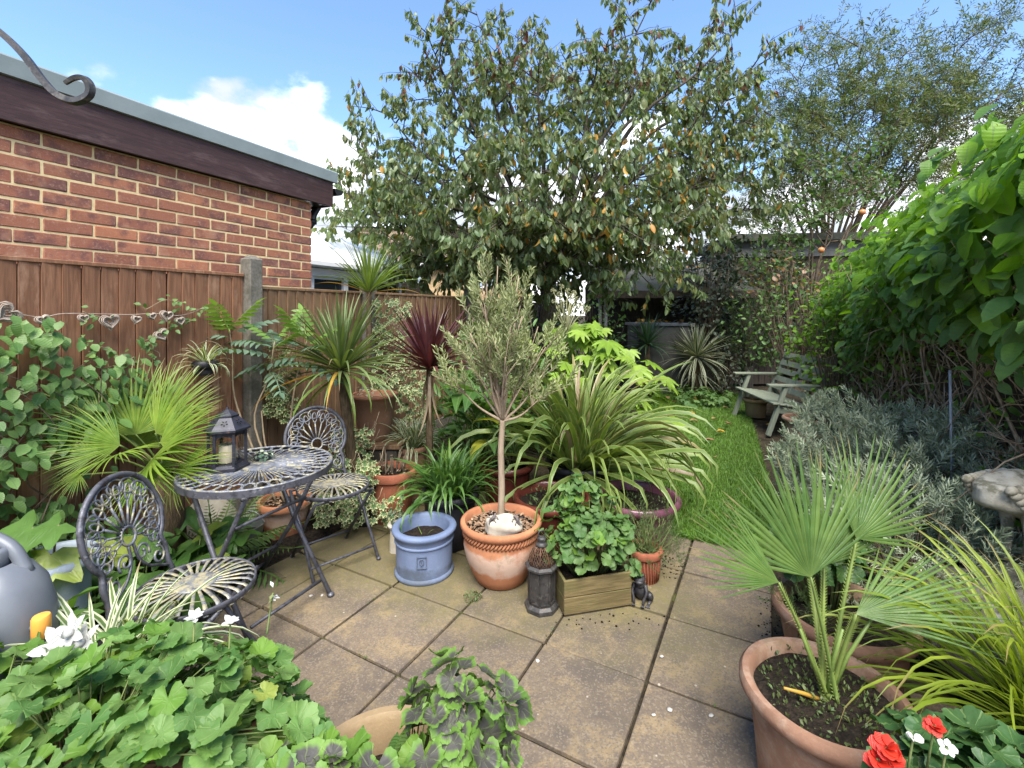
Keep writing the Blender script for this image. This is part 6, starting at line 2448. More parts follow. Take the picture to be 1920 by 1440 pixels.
# fan palm
Bp = Vector((-1.86, 2.52, 0))
o = thing('fan_palm', 'yellow green fan palm in front of the red brown fence', 'palm', Bp)
m = MB()
m.tube([(0, 0, 0), (0.0, 0, 0.3), (0.02, 0, 0.62)], [0.085, 0.095, 0.06], 12)
m.build('trunk', M_FIBRE, o, True)
FR = [((255, 815, 2.42), (248, 688, 2.45), 1.5), ((292, 812, 2.40), (372, 712, 2.42), 1.25), ((215, 800, 2.42), (128, 706, 2.45), 1.2), ((190, 790, 2.30), (58, 742, 2.22), 1.0),
      ((300, 830, 2.30), (398, 768, 2.28), 1.1), ((225, 835, 2.22), (105, 800, 2.05), 1.2), ((185, 850, 2.25), (66, 842, 2.15), 1.1), ((285, 860, 2.20), (345, 838, 2.0), 1.4),
      ((225, 850, 2.10), (190, 872, 1.9), 1.5), ((330, 880, 2.25), (400, 872, 2.15), 1.3), ((255, 835, 2.5), (310, 700, 2.6), 1.5), ((235, 820, 2.5), (190, 690, 2.58), 1.4),
      ((150, 890, 2.2), (95, 925, 2.1), 1.4), ((300, 790, 2.5), (350, 690, 2.6), 1.2), ((270, 880, 2.2), (290, 930, 2.05), 1.5)]
for i, (hb_, tp_, sp) in enumerate(FR):
    hb_, tp_ = at(*hb_) - Bp, at(*tp_) - Bp
    tp_ = hb_ + (tp_ - hb_) * 1.18
    nr = Vector((U(-0.2, 0.2) + 0.25, -0.75, 0.75))
    fan(o, hb_, tp_, nr, (U(-0.03, 0.03), U(-0.03, 0.03), 0.60), LM['palm'], 26, sp * 0.95, droop=0.18, web=0.30, seedn=i + 5)

# climber on the fence, left edge
seed(121)
o = thing('leafy_climber', 'leafy green climber spilling over the fence at the left edge', 'climber', fl(-1.1, 0.1))
items, pts = [], []
O_ = fl(-1.1, 0.1)
n_ = 0
while n_ < 900:
    t, z = U(-1.62, -0.72), U(0.25, 1.52)
    lim = 1.50 - 0.0 * t
    edge = -0.98 + 0.20 * math.sin(z * 7) + 0.13 * math.sin(z * 13 + 1)
    if t > edge and random.random() > (0.16 if z > 1.0 else 0.04):
        continue
    if z > 1.42 + 0.06 * math.sin(t * 9):
        continue
    w = U(0.04, 0.30) * (1.0 if t < -1.2 else 0.7)
    p_ = fl(t, w, z) - O_
    g_ = (N * 0.6 + Vector((0, 0, -0.6)) + D * U(-0.9, 0.9) + Vector((U(-1, 1), U(-1, 1), U(-0.5, 0.5))) * 0.4).normalized()
    nr = (N * 0.7 + Vector((0, 0, 0.8)) + Vector((U(-1, 1), U(-1, 1), U(-1, 1))) * 0.4).normalized()
    items.append((random.choice(T_OV), orient(p_, g_, nr, U(0.055, 0.085)), 0))
    n_ += 1
leafset(o, 'leaf', items, [LM['climb']], 300)
for i in range(26):
    t = U(-2.0, -0.95)
    P = [fl(t + U(-0.1, 0.1), 0.08, 0.05) - O_]
    for q in range(5):
        P.append(fl(t + U(-0.25, 0.3) * q / 3, U(0.05, 0.22), 0.25 + q * 0.25) - O_)
    cp = catmull(P, 4)
    pts.append((cp, [0.005 - 0.003 * k / (len(cp) - 1) for k in range(len(cp))]))
stems(o, pts, M_TWIG, 'stems', 'stuff', 5)
# thin trailing shoots along the string with small paired leaves
o = thing('trailing_creeper', 'thin creeper with small round leaves trailing across the red brown fence', 'climber', fl(-0.6, 0.03))
O_ = fl(-0.6, 0.03)
items, pts = [], []
for (x0, y0, x1, y1, cnt) in ((150, 590, 215, 600, 7), (150, 640, 225, 672, 22), (160, 655, 210, 690, 16), (262, 578, 345, 560, 8), (272, 648, 300, 672, 12), (330, 565, 392, 588, 14), (262, 640, 330, 610, 14), (236, 668, 268, 680, 12), (300, 600, 372, 598, 10)):
    P = []
    for i in range(5):
        s = i / 4
        x, y = x0 + (x1 - x0) * s + U(-8, 8), y0 + (y1 - y0) * s + U(-7, 7)
        r = (x - 960) / F
        t = (r * P0.y - P0.x) / (D.x - r * D.y)
        Yd = P0.y + D.y * t - 0.05
        P.append(at(x, y, Yd) - O_)
    cp = catmull(P, 4)
    pts.append((cp, 0.0022))
    for q in range(cnt):
        b = random.choice(cp) + Vector((U(-0.02, 0.02), U(-0.01, 0.01), U(-0.04, 0.03)))
        items.append((random.choice(T_OV), orient(b, (U(-1, 1), -0.4, U(-0.8, 0.5)), (0.5, -0.8, 0.7), U(0.028, 0.048)), 0))
leafset(o, 'leaf', items, [LM['climb']], 150)
stems(o, pts, M_TWIGPALE, 'stems', 'stuff', 4)

# string of wicker hearts
M_WICKER = plain_mat('wicker', (0.24, 0.19, 0.15), (0.40, 0.34, 0.28), 60, 0.9, 0.2)


def on_fence(x, y, w=0.05):
    r = (x - 960) / F
    b = P0 + N * w
    t = (r * b.y - b.x) / (D.x - r * D.y)
    Yd = b.y + D.y * t
    return at(x, y, Yd)


o = thing('heart_garland', 'string of wicker hearts hung along the red brown fence', 'garland', on_fence(200, 590))
O_ = on_fence(200, 590)
P = [on_fence(x, y) - O_ for x, y in ((-40, 582), (40, 590), (80, 595), (120, 588), (200, 589), (245, 590), (290, 588), (330, 592), (360, 586), (392, 572))]
stems(o, [(catmull(P, 4), 0.0022)], M_WICKER, 'string', None, 5)
XF = D.copy()
for (x, y, sz, rt) in ((206, 603, 0.098, 0.1), (255, 599, 0.052, -0.2), (285, 593, 0.046, 0.3), (312, 592, 0.078, -0.15), (337, 602, 0.062, 0.2), (302, 628, 0.085, 0.5), (14, 588, 0.11, -0.9), (80, 600, 0.06, 0.3), (156, 597, 0.05, 0.0)):
    c = on_fence(x, y, 0.06) - O_
    m = MB()
    for q in range(7):
        k_ = 1 - q * 0.12
        pp = []
        for i in range(20):
            a = TAU * i / 20
            hx = 16 * math.sin(a) ** 3 / 17
            hz = (13 * math.cos(a) - 5 * math.cos(2 * a) - 2 * math.cos(3 * a) - math.cos(4 * a)) / 17
            cx, cz = hx * math.cos(rt) - hz * math.sin(rt), hx * math.sin(rt) + hz * math.cos(rt)
            pp.append(c + XF * cx * sz * 0.5 * k_ + Vector((0, 0, cz * sz * 0.5 * k_)) + N * (0.010 * math.sin(q * 0.9) + U(-0.002, 0.002) + 0.012 * (1 - k_)))
        m.tube(pp, 0.0028, 5, closed=True)
    m.build('wicker_heart', M_WICKER, o, True)

# hanging spider plant
hp = on_fence(385, 690, 0.13)
o = thing('hanging_spider_plant', 'white edged spider plant in a small black pot hung on the fence', 'potted plant', hp)
pot(o, M_BLACKPOT, 0.066, 0.085, 0.048, 'rolled', 0.02, seg=28, z0=-0.04)
rosette(o, (0, 0, 0.04), 44, 0.20, 1.25, T_SPID, [LM['spider']], 1.4, 0.1, 0.4, 60)
m = MB()
m.tube([(0.12 * math.cos(a), -0.02 + 0.05, 0.02 + 0.14 * math.sin(a)) for a in [PI * i / 16 for i in range(17)]], 0.0025, 5)
m.build('hanger', M_TWIG, o, True)

# ground cover with big lobed leaves, ferns
seed(123)
o = thing('ground_cover_plant', 'mass of big lobed green leaves on the ground behind the front chair', 'plant', (-1.78, 2.15, 0))
items, pts = [], []
for i in range(150):
    p_ = Vector((U(-0.55, 0.42), U(-0.62, 0.42), 0))
    wpos = p_ + Vector((-1.78, 2.15, 0))
    if (wpos - P0).dot(N) < 0.12:
        continue
    if (wpos - P0).dot(N) > 0.95:
        continue
    p_.z = U(0.10, 0.40)
    g_ = (U(-1, 1), U(-1, 0.6), U(-0.5, 0.1))
    items.append((random.choice(T_COVER), orient(p_, g_, (U(-0.5, 0.5), U(-0.6, 0.1), 1), U(0.09, 0.16)), 1 if random.random() < 0.10 else 0))
    pts.append(([(p_.x * 0.8, p_.y * 0.8, 0), (p_.x * 0.92, p_.y * 0.92, p_.z * 0.6), p_], [0.004, 0.0035, 0.003]))
leafset(o, 'leaf', items, [LM['cover'], LM['cover2']], 160)
stems(o, pts, M_STEM, 'stems', 'stuff', 4)
seed(124)
o = thing('fern', 'feathery fern below the fan palm behind the front chair', 'fern', (-1.66, 2.62, 0))
rosette(o, (0, 0, 0.10), 22, 0.46, 1.0, T_FERN, [LM['fern']], 1.2, 0.15, 0.4, 40, name='frond')

# stone ornament beside the bucket
o = thing('stone_ornament', 'pale weathered stone ornament with dry grass behind the table legs', 'ornament', (-1.90, 2.95, 0))
m = MB()
m.blob((0, 0, 0.16), (0.15, 0.12, 0.18), 22, 14, 0.12, 3, flat_bottom=0)
m.blob((0.12, -0.06, 0.08), (0.10, 0.09, 0.10), 18, 12, 0.1, 3, flat_bottom=0)
m.build('stone', M_STONE, o, True)
rosette(o, (0.08, -0.08, 0.16), 40, 0.22, 0.7, T_SEDGE, [LM['dead']], 1.3, 0.1, 0.5, 60)

# grey tub at the left edge with big leaves
seed(125)
o = thing('potted_plant', 'tall grey tub with a few large leaves behind the watering can', 'potted plant', (-1.88, 1.92, 0))
pot(o, M_GREYTUB, 0.145, 0.48, 0.11, 'rolled', 0.05)
items, pts = [], []
for (x, y, s, mi) in ((60, 990, 0.16, 0), (35, 1005, 0.12, 0), (95, 1040, 0.17, 1), (110, 985, 0.12, 0), (20, 1030, 0.12, 0), (70, 1055, 0.10, 1)):
    p_ = at(x, y, 1.9 + U(-0.08, 0.08)) - Vector((-1.88, 1.92, 0))
    items.append((random.choice(T_COVER), orient(p_, (U(-0.6, 0.8), -0.8, -0.5), (U(-0.4, 0.4), -0.5, 1), s), mi))
    pts.append(([(0, 0, 0.42), (p_.x * 0.5, p_.y * 0.5, p_.z * 0.9), p_], [0.005, 0.004, 0.003]))
leafset(o, 'leaf', items, [LM['cover'], LM['cover2']], 20)
stems(o, pts, M_TWIGPALE, 'stems', 'stuff', 5)

# variegated ivies
seed(126)
def ivy_on(name, label, boxes, size, n, loc):
    o = thing(name, label, 'ivy', loc)
    items, pts = [], []
    for (x0, y0, x1, y1, Y0, Y1, k_) in boxes:
        for i in range(int(n * k_)):
            x, y = U(x0, x1), U(y0, y1)
            Y = U(Y0, Y1)
            p_ = at(x, y, Y) - Vector(loc)
            if p_.z + loc[2] < 0.02:
                continue
            items.append((random.choice(T_IVY), orient(p_, (U(-1, 1), -0.5, U(-1, 0.2)), (U(-0.5, 0.5), -0.8, 0.8), size * U(0.6, 1.2)), 0))
            if i % 7 == 0:
                q = p_ + Vector((U(-0.08, 0.08), U(0, 0.05), U(0.05, 0.15)))
                pts.append(([q, p_.lerp(q, 0.5) + Vector((0.01, 0, 0)), p_], 0.002))
    leafset(o, 'leaf', items, [LM['ivy']], 300)
    if pts:
        stems(o, pts, M_TWIGPALE, 'stems', 'stuff', 4)
    return o


ivy_on('variegated_ivy', 'cream edged ivy tumbling behind the far chair', ((620, 800, 700, 880, 3.25, 3.45, 1.0), (590, 930, 690, 985, 2.98, 3.15, 0.9), (600, 860, 690, 930, 3.1, 3.3, 0.6), (680, 870, 706, 950, 3.05, 3.2, 0.35), (690, 930, 760, 985, 3.0, 3.2, 0.35)), 0.036, 150, (-1.05, 3.22, 0))
ivy_on('variegated_ivy', 'cream edged ivy hanging on the greenish fence beside the concrete post', ((497, 700, 530, 780, 3.2, 3.3, 0.8), (520, 740, 560, 790, 3.2, 3.3, 0.5), (505, 650, 540, 700, 3.25, 3.35, 0.3)), 0.032, 110, (-1.6, 3.3, 0.9))
ivy_on('variegated_ivy', 'cream edged ivy on the fence behind the red cordyline', ((700, 560, 770, 690, 4.15, 4.4, 1.0), (740, 680, 800, 790, 4.1, 4.4, 0.8), (690, 690, 740, 740, 4.1, 4.3, 0.3)), 0.045, 170, (-1.0, 4.2, 0.8))
o = thing('potted_plant', 'low black pot under the ivy behind the far chair', 'potted plant', (-1.02, 3.32, 0))
pot(o, M_BLACKPOT, 0.13, 0.30, 0.11, 'rolled', 0.03)

# table top succulent
o = thing('succulent_bowl', 'little dish with a pale green succulent on the bistro table', 'ornament', (-1.29, 2.425, TH + 0.006))
m = MB()
m.lathe([(0, 0), (0.03, 0), (0.045, 0.018), (0.043, 0.02), (0.0, 0.014)], 20)
m.build('dish', M_LANTERN, o, True)
mound(o, (0, 0, 0.018), (0.05, 0.05, 0.03), 40, T_OV, 0.024, [LM['meli'], LM['silver']], singles=50, stalk=False, up=0.3)

# ================================================================== near plants
seed(130)
Bg = Vector((-0.86, 0.98, 0.412))
o = thing('potted_geranium', 'big bushy green geranium filling the lower left corner', 'potted plant', Bg)
MB().box((-0.02, 0, 0.075), (0.62, 0.22, 0.15), bev=0.01).build('trough', M_TERRA3, o)
mound(o, (0.04, 0.0, 0.10), (0.45, 0.27, 0.235), 560, T_GER, 0.064, [LM['ger'], LM['ger2'], LM['cover2']], pick=lambda d, q: 0 if random.random() < 0.84 else (1 if random.random() < 0.82 else 2), singles=210, base=(0, 0, 0.12), up=0.60, inner=0.4, tilt=0.36, zmin=-0.05, smat=M_STEM, lobe=0.12)
mound(o, (-0.42, 0.02, 0.08), (0.30, 0.25, 0.22), 240, T_GER, 0.064, [LM['ger'], LM['ger2']], singles=90, base=(-0.3, 0, 0.12), up=0.60, inner=0.4, tilt=0.36, zmin=-0.05, smat=M_STEM)
items = []
for (x, y) in ((365, 1160), (432, 1167)):
    c = at(x, y, 1.12) - Bg
    m = MB()
    m.tube([c + Vector((0.01, -0.03, -0.14)), c], [0.003, 0.002], 5)
    for q in range(7):
        d = ang_dir(q * TAU / 7, U(0.1, 0.8))
        m.put(T_OV[2], orient(c, d, (0, 0, 1), U(0.020, 0.028)), 1)
    m.build('flower', [M_STEM, LM['white']], o, True)
c = at(512, 1112, 1.12) - Bg
m = MB()
m.tube(catmull([at(500, 1190, 1.1) - Bg, at(506, 1150, 1.12) - Bg, c], 4), 0.0022, 5)
for q in range(9):
    m.put(T_SM[0], orient(c + Vector((0, 0, U(-0.03, 0.015))), ang_dir(U(0, TAU), U(-0.3, 1.2)), (0, 0, 1), U(0.012, 0.02)), 1 if q < 5 else 0)
m.build('flower_spike', [M_STEM, LM['white']], o, True)

# spider plant and white lily behind the geranium
seed(131)
Bs = Vector((-1.16, 1.36, 0))
o = thing('potted_spider_plant', 'white striped spider plant between the front chair and the geranium', 'potted plant', Bs)
pot(o, M_BLACKPOT, 0.13, 0.48, 0.10, 'rolled', 0.03)
for q in range(3):
    rosette(o, (U(-0.04, 0.04), U(-0.04, 0.04), 0.46), 28, 0.36, 1.0, T_SPID, [LM['spider']], 1.15, 0.0, 0.4, 100, bias=(0.35, 0, 0))
T_LILY = ovate(0.42, 0.35, 0.10, 5, 0.0, 0.01, 0.8, 0.8)
Bl = Vector((-1.20, 1.17, 0.412))
o = thing('potted_lily', 'white flowering lily beside the watering can', 'potted plant', Bl)
pot(o, M_TERRA3, 0.07, 0.12, 0.05, 'flower', 0.02, seg=28)
for (x, y, s) in ((112, 1212, 0.060), (138, 1186, 0.054), (158, 1206, 0.052)):
    c = at(x, y, 1.15) - Bl
    m = MB()
    m.tube(catmull([(0, 0, 0.1), (c.x * 0.6, c.y * 0.6, c.z * 0.7), c], 4), 0.003, 5)
    dn = Vector((U(-0.35, 0.55), -0.8, U(0.1, 0.7))).normalized()
    for q in range(6):
        a = TAU * q / 6
        e1 = dn.cross(Vector((0, 0, 1))).normalized()
        e2 = dn.cross(e1)
        d = (e1 * math.cos(a) + e2 * math.sin(a) + dn * 0.35).normalized()
        m.put(T_LILY, orient(c, d, dn, s), 1)
    m.tube([c, c + dn * 0.02], [0.006, 0.011], 8, mi=1)
    m.build('flower', [M_STEM, LM['white']], o, True)
rosette(o, (0, 0, 0.10), 12, 0.22, 0.9, T_AGA, [LM['aga']], 1.3, 0.4, 0.4, 20)

# cream pot with zonal geraniums
seed(132)
Bz = Vector((-0.295, 1.06, 0))
o = thing('potted_geranium', 'dark centred zonal geranium in a cream pot at the bottom edge', 'potted plant', Bz)
pot(o, M_CREAM, 0.212, 0.42, 0.15, 'rolled', 0.10)
mound(o, (0.185, -0.03, 0.54), (0.135, 0.13, 0.16), 84, T_GER, 0.074, [LM['zonal'], LM['ger2']], singles=120, base=(0.1, 0, 0.33), up=0.42, inner=0.5, tilt=0.5, front=0.5)
mound(o, (-0.08, -0.20, 0.555), (0.22, 0.07, 0.10), 90, T_GER, 0.074, [LM['zonal'], LM['ger2']], singles=120, base=(0, -0.08, 0.33), up=0.6, inner=0.4, tilt=0.35)
for (x, y, s) in ((665, 1385, 0.075), (748, 1385, 0.06), (735, 1375, 0.05)):
    p_ = at(x, y, 1.03) - Bz
    link('leaf', tmpl_mesh('leaf', T_OV[0], LM['ger']), o, orient(p_ + Vector((0, 0, -0.05)), (0.25, 0, 1), (0.2, -1, 0.2), s))

# right: terracotta pot with the fan palm
seed(133)
Bq = Vector((0.93, 1.40, 0))
o = thing('potted_fan_palm', 'fan palm with spiny stalks in the large front terracotta pot', 'potted palm', Bq)
pot(o, M_TERRA2, 0.222, 0.36, 0.165, 'rolled', 0.035, seg=64)
shrub(o, (0.0, 0, 0.335), (0.17, 0.17, 0.025), 650, T_SM, 0.016, [LM['moss'], LM['tiny']], 0, up=0.9, twigs=0, zmin=0.318)
FR = [((1520, 1082, 1.42), (1470, 872, 1.48), (0.1, -1, 0.25), 1.18), ((1606, 1010, 1.50), (1672, 868, 1.62), (0.1, -1, 0.3), 0.95), ((1460, 1092, 1.38), (1318, 1000, 1.36), (0.1, -0.8, 0.5), 0.62),
      ((1605, 1152, 1.36), (1820, 1092, 1.42), (-0.1, -0.6, 0.8), 0.55), ((1545, 1060, 1.50), (1590, 880, 1.58), (0.1, -1, 0.3), 0.9), ((1515, 1060, 1.55), (1400, 930, 1.62), (0.2, -1, 0.3), 0.85)]
for i, (hb_, tp_, nr, sp) in enumerate(FR):
    hb_, tp_ = at(*hb_) - Bq, at(*tp_) - Bq
    tp_ = hb_ + (tp_ - hb_) * 1.22
    fan(o, hb_, tp_, nr, (0.015 + U(-0.025, 0.025), U(-0.02, 0.02), 0.32), LM['palm2'], 22, sp, droop=0.05, pr=0.0055, spines=True, seedn=40 + i, web=0.36)
for (x, y) in ((1580, 1180), (1635, 1160), (1470, 1290), (1500, 1180)):
    e = at(x, y, 1.37) - Bq
    stems(o, [([(U(-0.02, 0.02), 0, 0.32), (e.x * 0.5, e.y * 0.5, 0.32 + (e.z - 0.32) * 0.55), e], [0.007, 0.006, 0.004])], LM['gold'] if x == 1470 else LM['petiole'], 'cut_stalk')

o = thing('potted_geranium', 'dark leaved geranium in the rear terracotta pot below the lavender', 'potted plant', (1.285, 1.83, 0))
pot(o, M_TERRA2, 0.235, 0.325, 0.17, 'rolled', 0.06, seg=56)
mound(o, (0.02, 0.14, 0.46), (0.20, 0.12, 0.17), 90, T_GER, 0.085, [LM['gerdk'], LM['ger']], singles=110, base=(0, 0.1, 0.27), up=0.4, inner=0.5, tilt=0.45, front=0.6)
shrub(o, (-0.12, 0.05, 0.30), (0.10, 0.10, 0.07), 90, T_ROSEM, 0.06, [LM['tiny']], 40, up=0.5, twigs=0, zmin=0.27, name='sprig')

seed(134)
o = thing('potted_sedge', 'bright lime green grassy sedge at the right edge', 'potted plant', (1.50, 1.30, 0))
pot(o, M_BLACKPOT, 0.15, 0.34, 0.12, 'rolled', 0.03)
for q in range(6):
    a, r = q * 2.4, 0.03 * math.sqrt(q)
    rosette(o, (r * math.cos(a), r * math.sin(a), 0.34), 46, 0.62, 1.15, T_SEDGE, [LM['sedge']], 1.4, 0.25, 0.5, 60, r0=0.02)

seed(135)
T_PET = ovate(0.95, 0.35, 0.05, 4, 0.0, 0.03, 0.6, 0.9)
Bv = Vector((0.93, 0.93, 0))
o = thing('potted_geranium', 'red flowering geranium in the lower right corner', 'potted plant', Bv)
pot(o, M_TERRA3, 0.13, 0.40, 0.09, 'flower', 0.03)
mound(o, (0.03, 0.03, 0.48), (0.20, 0.14, 0.12), 85, T_GER, 0.085, [LM['gerdk'], LM['ger']], singles=120, base=(0, 0, 0.38), up=0.55, tilt=0.35)
for (x, y, s, mt) in ((1662, 1402, 0.030, 'redfl'), (1648, 1426, 0.028, 'redfl'), (1672, 1420, 0.026, 'redfl'), (1752, 1362, 0.020, 'redfl'), (1712, 1385, 0.018, 'white'), (1775, 1402, 0.020, 'white')):
    c = at(x, y, 0.92) - Bv
    m = MB()
    m.tube([c + Vector((0, 0.02, -0.12)), c], [0.0025, 0.002], 5)
    for q in range(16 if mt == 'redfl' else 5):
        d = ang_dir(q * 2.4, U(-0.4, 1.3))
        m.put(T_PET, orient(c + d * s * 0.15, (d + Vector((0, -0.3, 0))).normalized(), (d.x * 0.5, -0.6, 1), s * U(0.6, 0.95)), 1)
    m.build('flower', [M_STEM, LM[mt]], o, True)
# ================================================================== right side: lavender, vine, twigs
seed(140)
o = thing('lavender_bush', 'silver leaved lavender bush along the right bed', 'shrub', (2.42, 2.90, 0))
shrub(o, (0.0, 0.0, 0.36), (0.60, 0.74, 0.46), 1400, T_SILVER, 0.125, [LM['silver']], 300, up=0.75, twigs=90, tmat=M_TWIG, inner=0.5, lobe=0.2, name='sprig', out=0.6)
seed(141)
o = thing('lavender_bush', 'smaller silver lavender beside the stone bird', 'shrub', (1.78, 2.12, 0))
shrub(o, (0.0, 0.0, 0.36), (0.34, 0.32, 0.34), 420, T_SILVER, 0.11, [LM['silver']], 150, up=0.5, twigs=40, tmat=M_TWIG, inner=0.5, lobe=0.2, name='sprig', out=0.7)

# the big vine over the right fence
seed(142)
O_ = rl(0.8, 0.2)
o = thing('vine', 'huge bright green leafy vine bulging over the right fence', 'climber', O_)
items, pts = [], []


def vine_top(t):
    return 2.44 + 0.05 * math.sin(t * 3.1) - 0.075 * max(0, t - 1.2) + 0.22 * max(0, min(1.2, 0.7 - t))


def vine_low(t):
    return 1.26 + 0.12 * math.sin(t * 2.3 + 1) - (0.38 if t > 2.0 else 0)


n_ = 0
while n_ < 3600:
    t = U(-1.15, 4.4)
    zt, zl = vine_top(t), vine_low(t)
    z = zl + (zt - zl) * random.random() ** 0.85
    s = (z - zl) / (zt - zl)
    bulge = (0.34 + 0.14 * max(0, 1 - max(0, t))) * math.sin(PI * min(1, 0.18 + s * 0.9)) + 0.12 * math.sin(t * 4 + z * 5) * (1 - abs(2 * s - 1))
    w = bulge + U(-0.20, 0.06)
    if s > 0.86:
        w = U(-0.35, 0.25)
    p_ = rl(t, w, z) - O_
    if z > zt - 0.06 * random.random():
        continue
    inw = -N
    nr = (inw * (0.75 - 0.45 * s) + Vector((0, 0, 0.55 + 0.5 * s)) + Vector((U(-1, 1), U(-1, 1), U(-1, 1))) * 0.38).normalized()
    g_ = (inw * 0.6 - D * 0.45 + Vector((0, 0, -0.55)) + Vector((U(-1, 1), U(-1, 1), U(-1, 1))) * 0.55).normalized()
    big = 0.122 if t < 0.5 else (0.112 if t < 1.3 else (0.105 if t < 2.6 else 0.085))
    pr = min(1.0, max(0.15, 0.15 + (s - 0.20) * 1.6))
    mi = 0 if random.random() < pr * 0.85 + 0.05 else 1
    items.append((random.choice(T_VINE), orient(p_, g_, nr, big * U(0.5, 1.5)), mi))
    n_ += 1
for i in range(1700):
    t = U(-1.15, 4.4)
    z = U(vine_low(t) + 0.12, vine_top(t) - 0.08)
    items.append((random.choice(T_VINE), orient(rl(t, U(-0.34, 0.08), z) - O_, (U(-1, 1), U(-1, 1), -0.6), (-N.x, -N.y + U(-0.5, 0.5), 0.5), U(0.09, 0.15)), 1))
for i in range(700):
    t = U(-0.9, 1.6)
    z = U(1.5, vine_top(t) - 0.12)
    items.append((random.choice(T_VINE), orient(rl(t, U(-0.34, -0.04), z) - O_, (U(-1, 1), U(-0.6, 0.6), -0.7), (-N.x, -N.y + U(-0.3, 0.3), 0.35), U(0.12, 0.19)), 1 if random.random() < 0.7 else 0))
for i in range(1100):
    t = U(-0.9, 4.3)
    z = 1.45 - 1.1 * random.random() ** 1.5
    items.append((random.choice(T_OV), orient(rl(t, U(0.08, 0.34), z) - O_, (U(-1, 1), U(-1, 0.3), U(-0.8, 0.3)), (-N.x, -N.y, 0.9), U(0.045, 0.085)), 0 if random.random() < 0.5 else 1))
leafset(o, 'leaf', items, [LM['vine'], LM['vine2']], 300)
# bare brown twigs below
for i in range(1100):
    t = U(-0.9, 4.2)
    z = U(0.25, 1.5)
    w = U(-0.02, 0.26)
    a = rl(t, w, z) - O_
    l = U(0.15, 0.55)
    d = (D * U(-1, 1) + Vector((0, 0, U(-0.9, 1.0))) - N * U(-0.25, 0.45)).normalized()
    b = a + d * l
    pts.append(([a, a.lerp(b, 0.5) + Vector((U(-0.04, 0.04), U(-0.04, 0.04), U(-0.03, 0.05))), b], [0.0042, 0.0032, 0.0016]))
for i in range(26):
    t = U(-0.6, 3.8)
    P = [rl(t, 0.08, 0.02) - O_, rl(t + U(-0.2, 0.2), U(0.05, 0.2), 0.6) - O_, rl(t + U(-0.4, 0.4), U(0.05, 0.25), 1.2) - O_, rl(t + U(-0.5, 0.5), U(0, 0.3), 1.9) - O_]
    cp = catmull(P, 5)
    pts.append((cp, [0.013 - 0.008 * k / (len(cp) - 1) for k in range(len(cp))]))
stems(o, pts, plain_mat('twig_brown', (0.17, 0.12, 0.08), (0.34, 0.26, 0.18), 14, 0.9, 0.15), 'twigs', 'stuff', 4)
# white blossom sprays
for (t, z, w, k_) in ((-0.2, 2.44, 0.10, 90), (0.35, 2.38, 0.18, 80), (0.9, 2.34, 0.22, 80), (0.5, 2.16, 0.34, 70), (1.2, 2.10, 0.32, 60), (1.8, 2.28, 0.2, 60), (0.1, 2.30, 0.3, 60)):
    m = MB()
    c = rl(t, w, z) - O_
    for q in range(k_):
        p_ = c + Vector((random.gauss(0, 1), random.gauss(0, 1), random.gauss(0, 0.7))) * 0.06
        m.put(T_SM[0], orient(p_, (U(-1, 1), U(-1, 1), U(-0.2, 1)), (0, 0, 1), U(0.010, 0.018)))
    m.build('blossom', LM['creamfl'], o, True)['kind'] = 'stuff'

# greenery above the bench (shrub, nandina, climbing stems)
seed(143)
o = thing('flowering_shrub', 'loose green shrub with pinkish sprays above the bench', 'shrub', (4.05, 6.9, 0))
shrub(o, (-0.05, -0.2, 1.35), (0.75, 0.8, 0.85), 900, T_OV, 0.075, [LM['climb'], LM['fine2'], LM['pink']], 200, up=0.2, twigs=50, inner=0.5, lobe=0.3, pick=lambda p: 2 if (p.z > 1.7 and p.x < 0.1 and random.random() < 0.65) else (0 if random.random() < 0.6 else 1))
o = thing('creeper', 'green creeper hanging over the near end of the bench', 'climber', (3.80, 5.3, 0))
shrub(o, (-0.12, 0.0, 1.05), (0.34, 0.75, 0.75), 700, T_OV, 0.075, [LM['vine'], LM['climb']], 220, up=-0.1, twigs=40, inner=0.55, lobe=0.3)
o = thing('conifer_shrub', 'dark feathery evergreen between the bench and the back fence', 'shrub', (4.15, 8.2, 0))
shrub(o, (-0.05, 0, 1.15), (0.40, 0.40, 0.65), 420, T_ROSEM, 0.16, [LM['fine2'], LM['dark']], 120, up=0.3, twigs=20, name='sprig')
o = thing('elaeagnus_shrub', 'dark shrub with pale edged leaves in front of the shelter', 'shrub', (3.45, 8.55, 0))
shrub(o, (0.10, 0, 2.0), (0.62, 0.5, 1.05), 1900, T_OV, 0.085, [LM['dark'], LM['elae']], 260, up=0.2, twigs=40, inner=0.6, lobe=0.35, zmin=0.95, pick=lambda p: 1 if random.random() < (0.75 if p.z < 1.9 else 0.15) else 0)
o = thing('evergreen_shrub', 'tall dark evergreen against the outbuilding', 'shrub', (4.75, 9.0, 0))
shrub(o, (0.15, 0, 1.8), (0.95, 0.5, 1.25), 2600, T_OV, 0.08, [LM['dark'], LM['fine2']], 160, up=0.2, twigs=30, inner=0.6, lobe=0.3)
o = thing('low_shrub', 'low dark shrub at the foot of the back fence', 'shrub', (3.72, 8.2, 0))
shrub(o, (0, 0, 0.55), (0.4, 0.35, 0.6), 500, T_OV, 0.08, [LM['elae'], LM['dark']], 120, up=0.2, twigs=20)
o = thing('ground_cover_plant', 'low lobed leaves at the edge of the lawn below the variegated yucca', 'plant', (3.02, 7.45, 0))
mound(o, (0.0, 0, 0.05), (0.48, 0.42, 0.20), 160, T_COVER, 0.075, [LM['gercrate'], LM['cover']], singles=120, up=0.6)
o = thing('bushy_shrub', 'mid green bush below the cherry tree beside the shelter', 'shrub', (1.25, 7.9, 0))
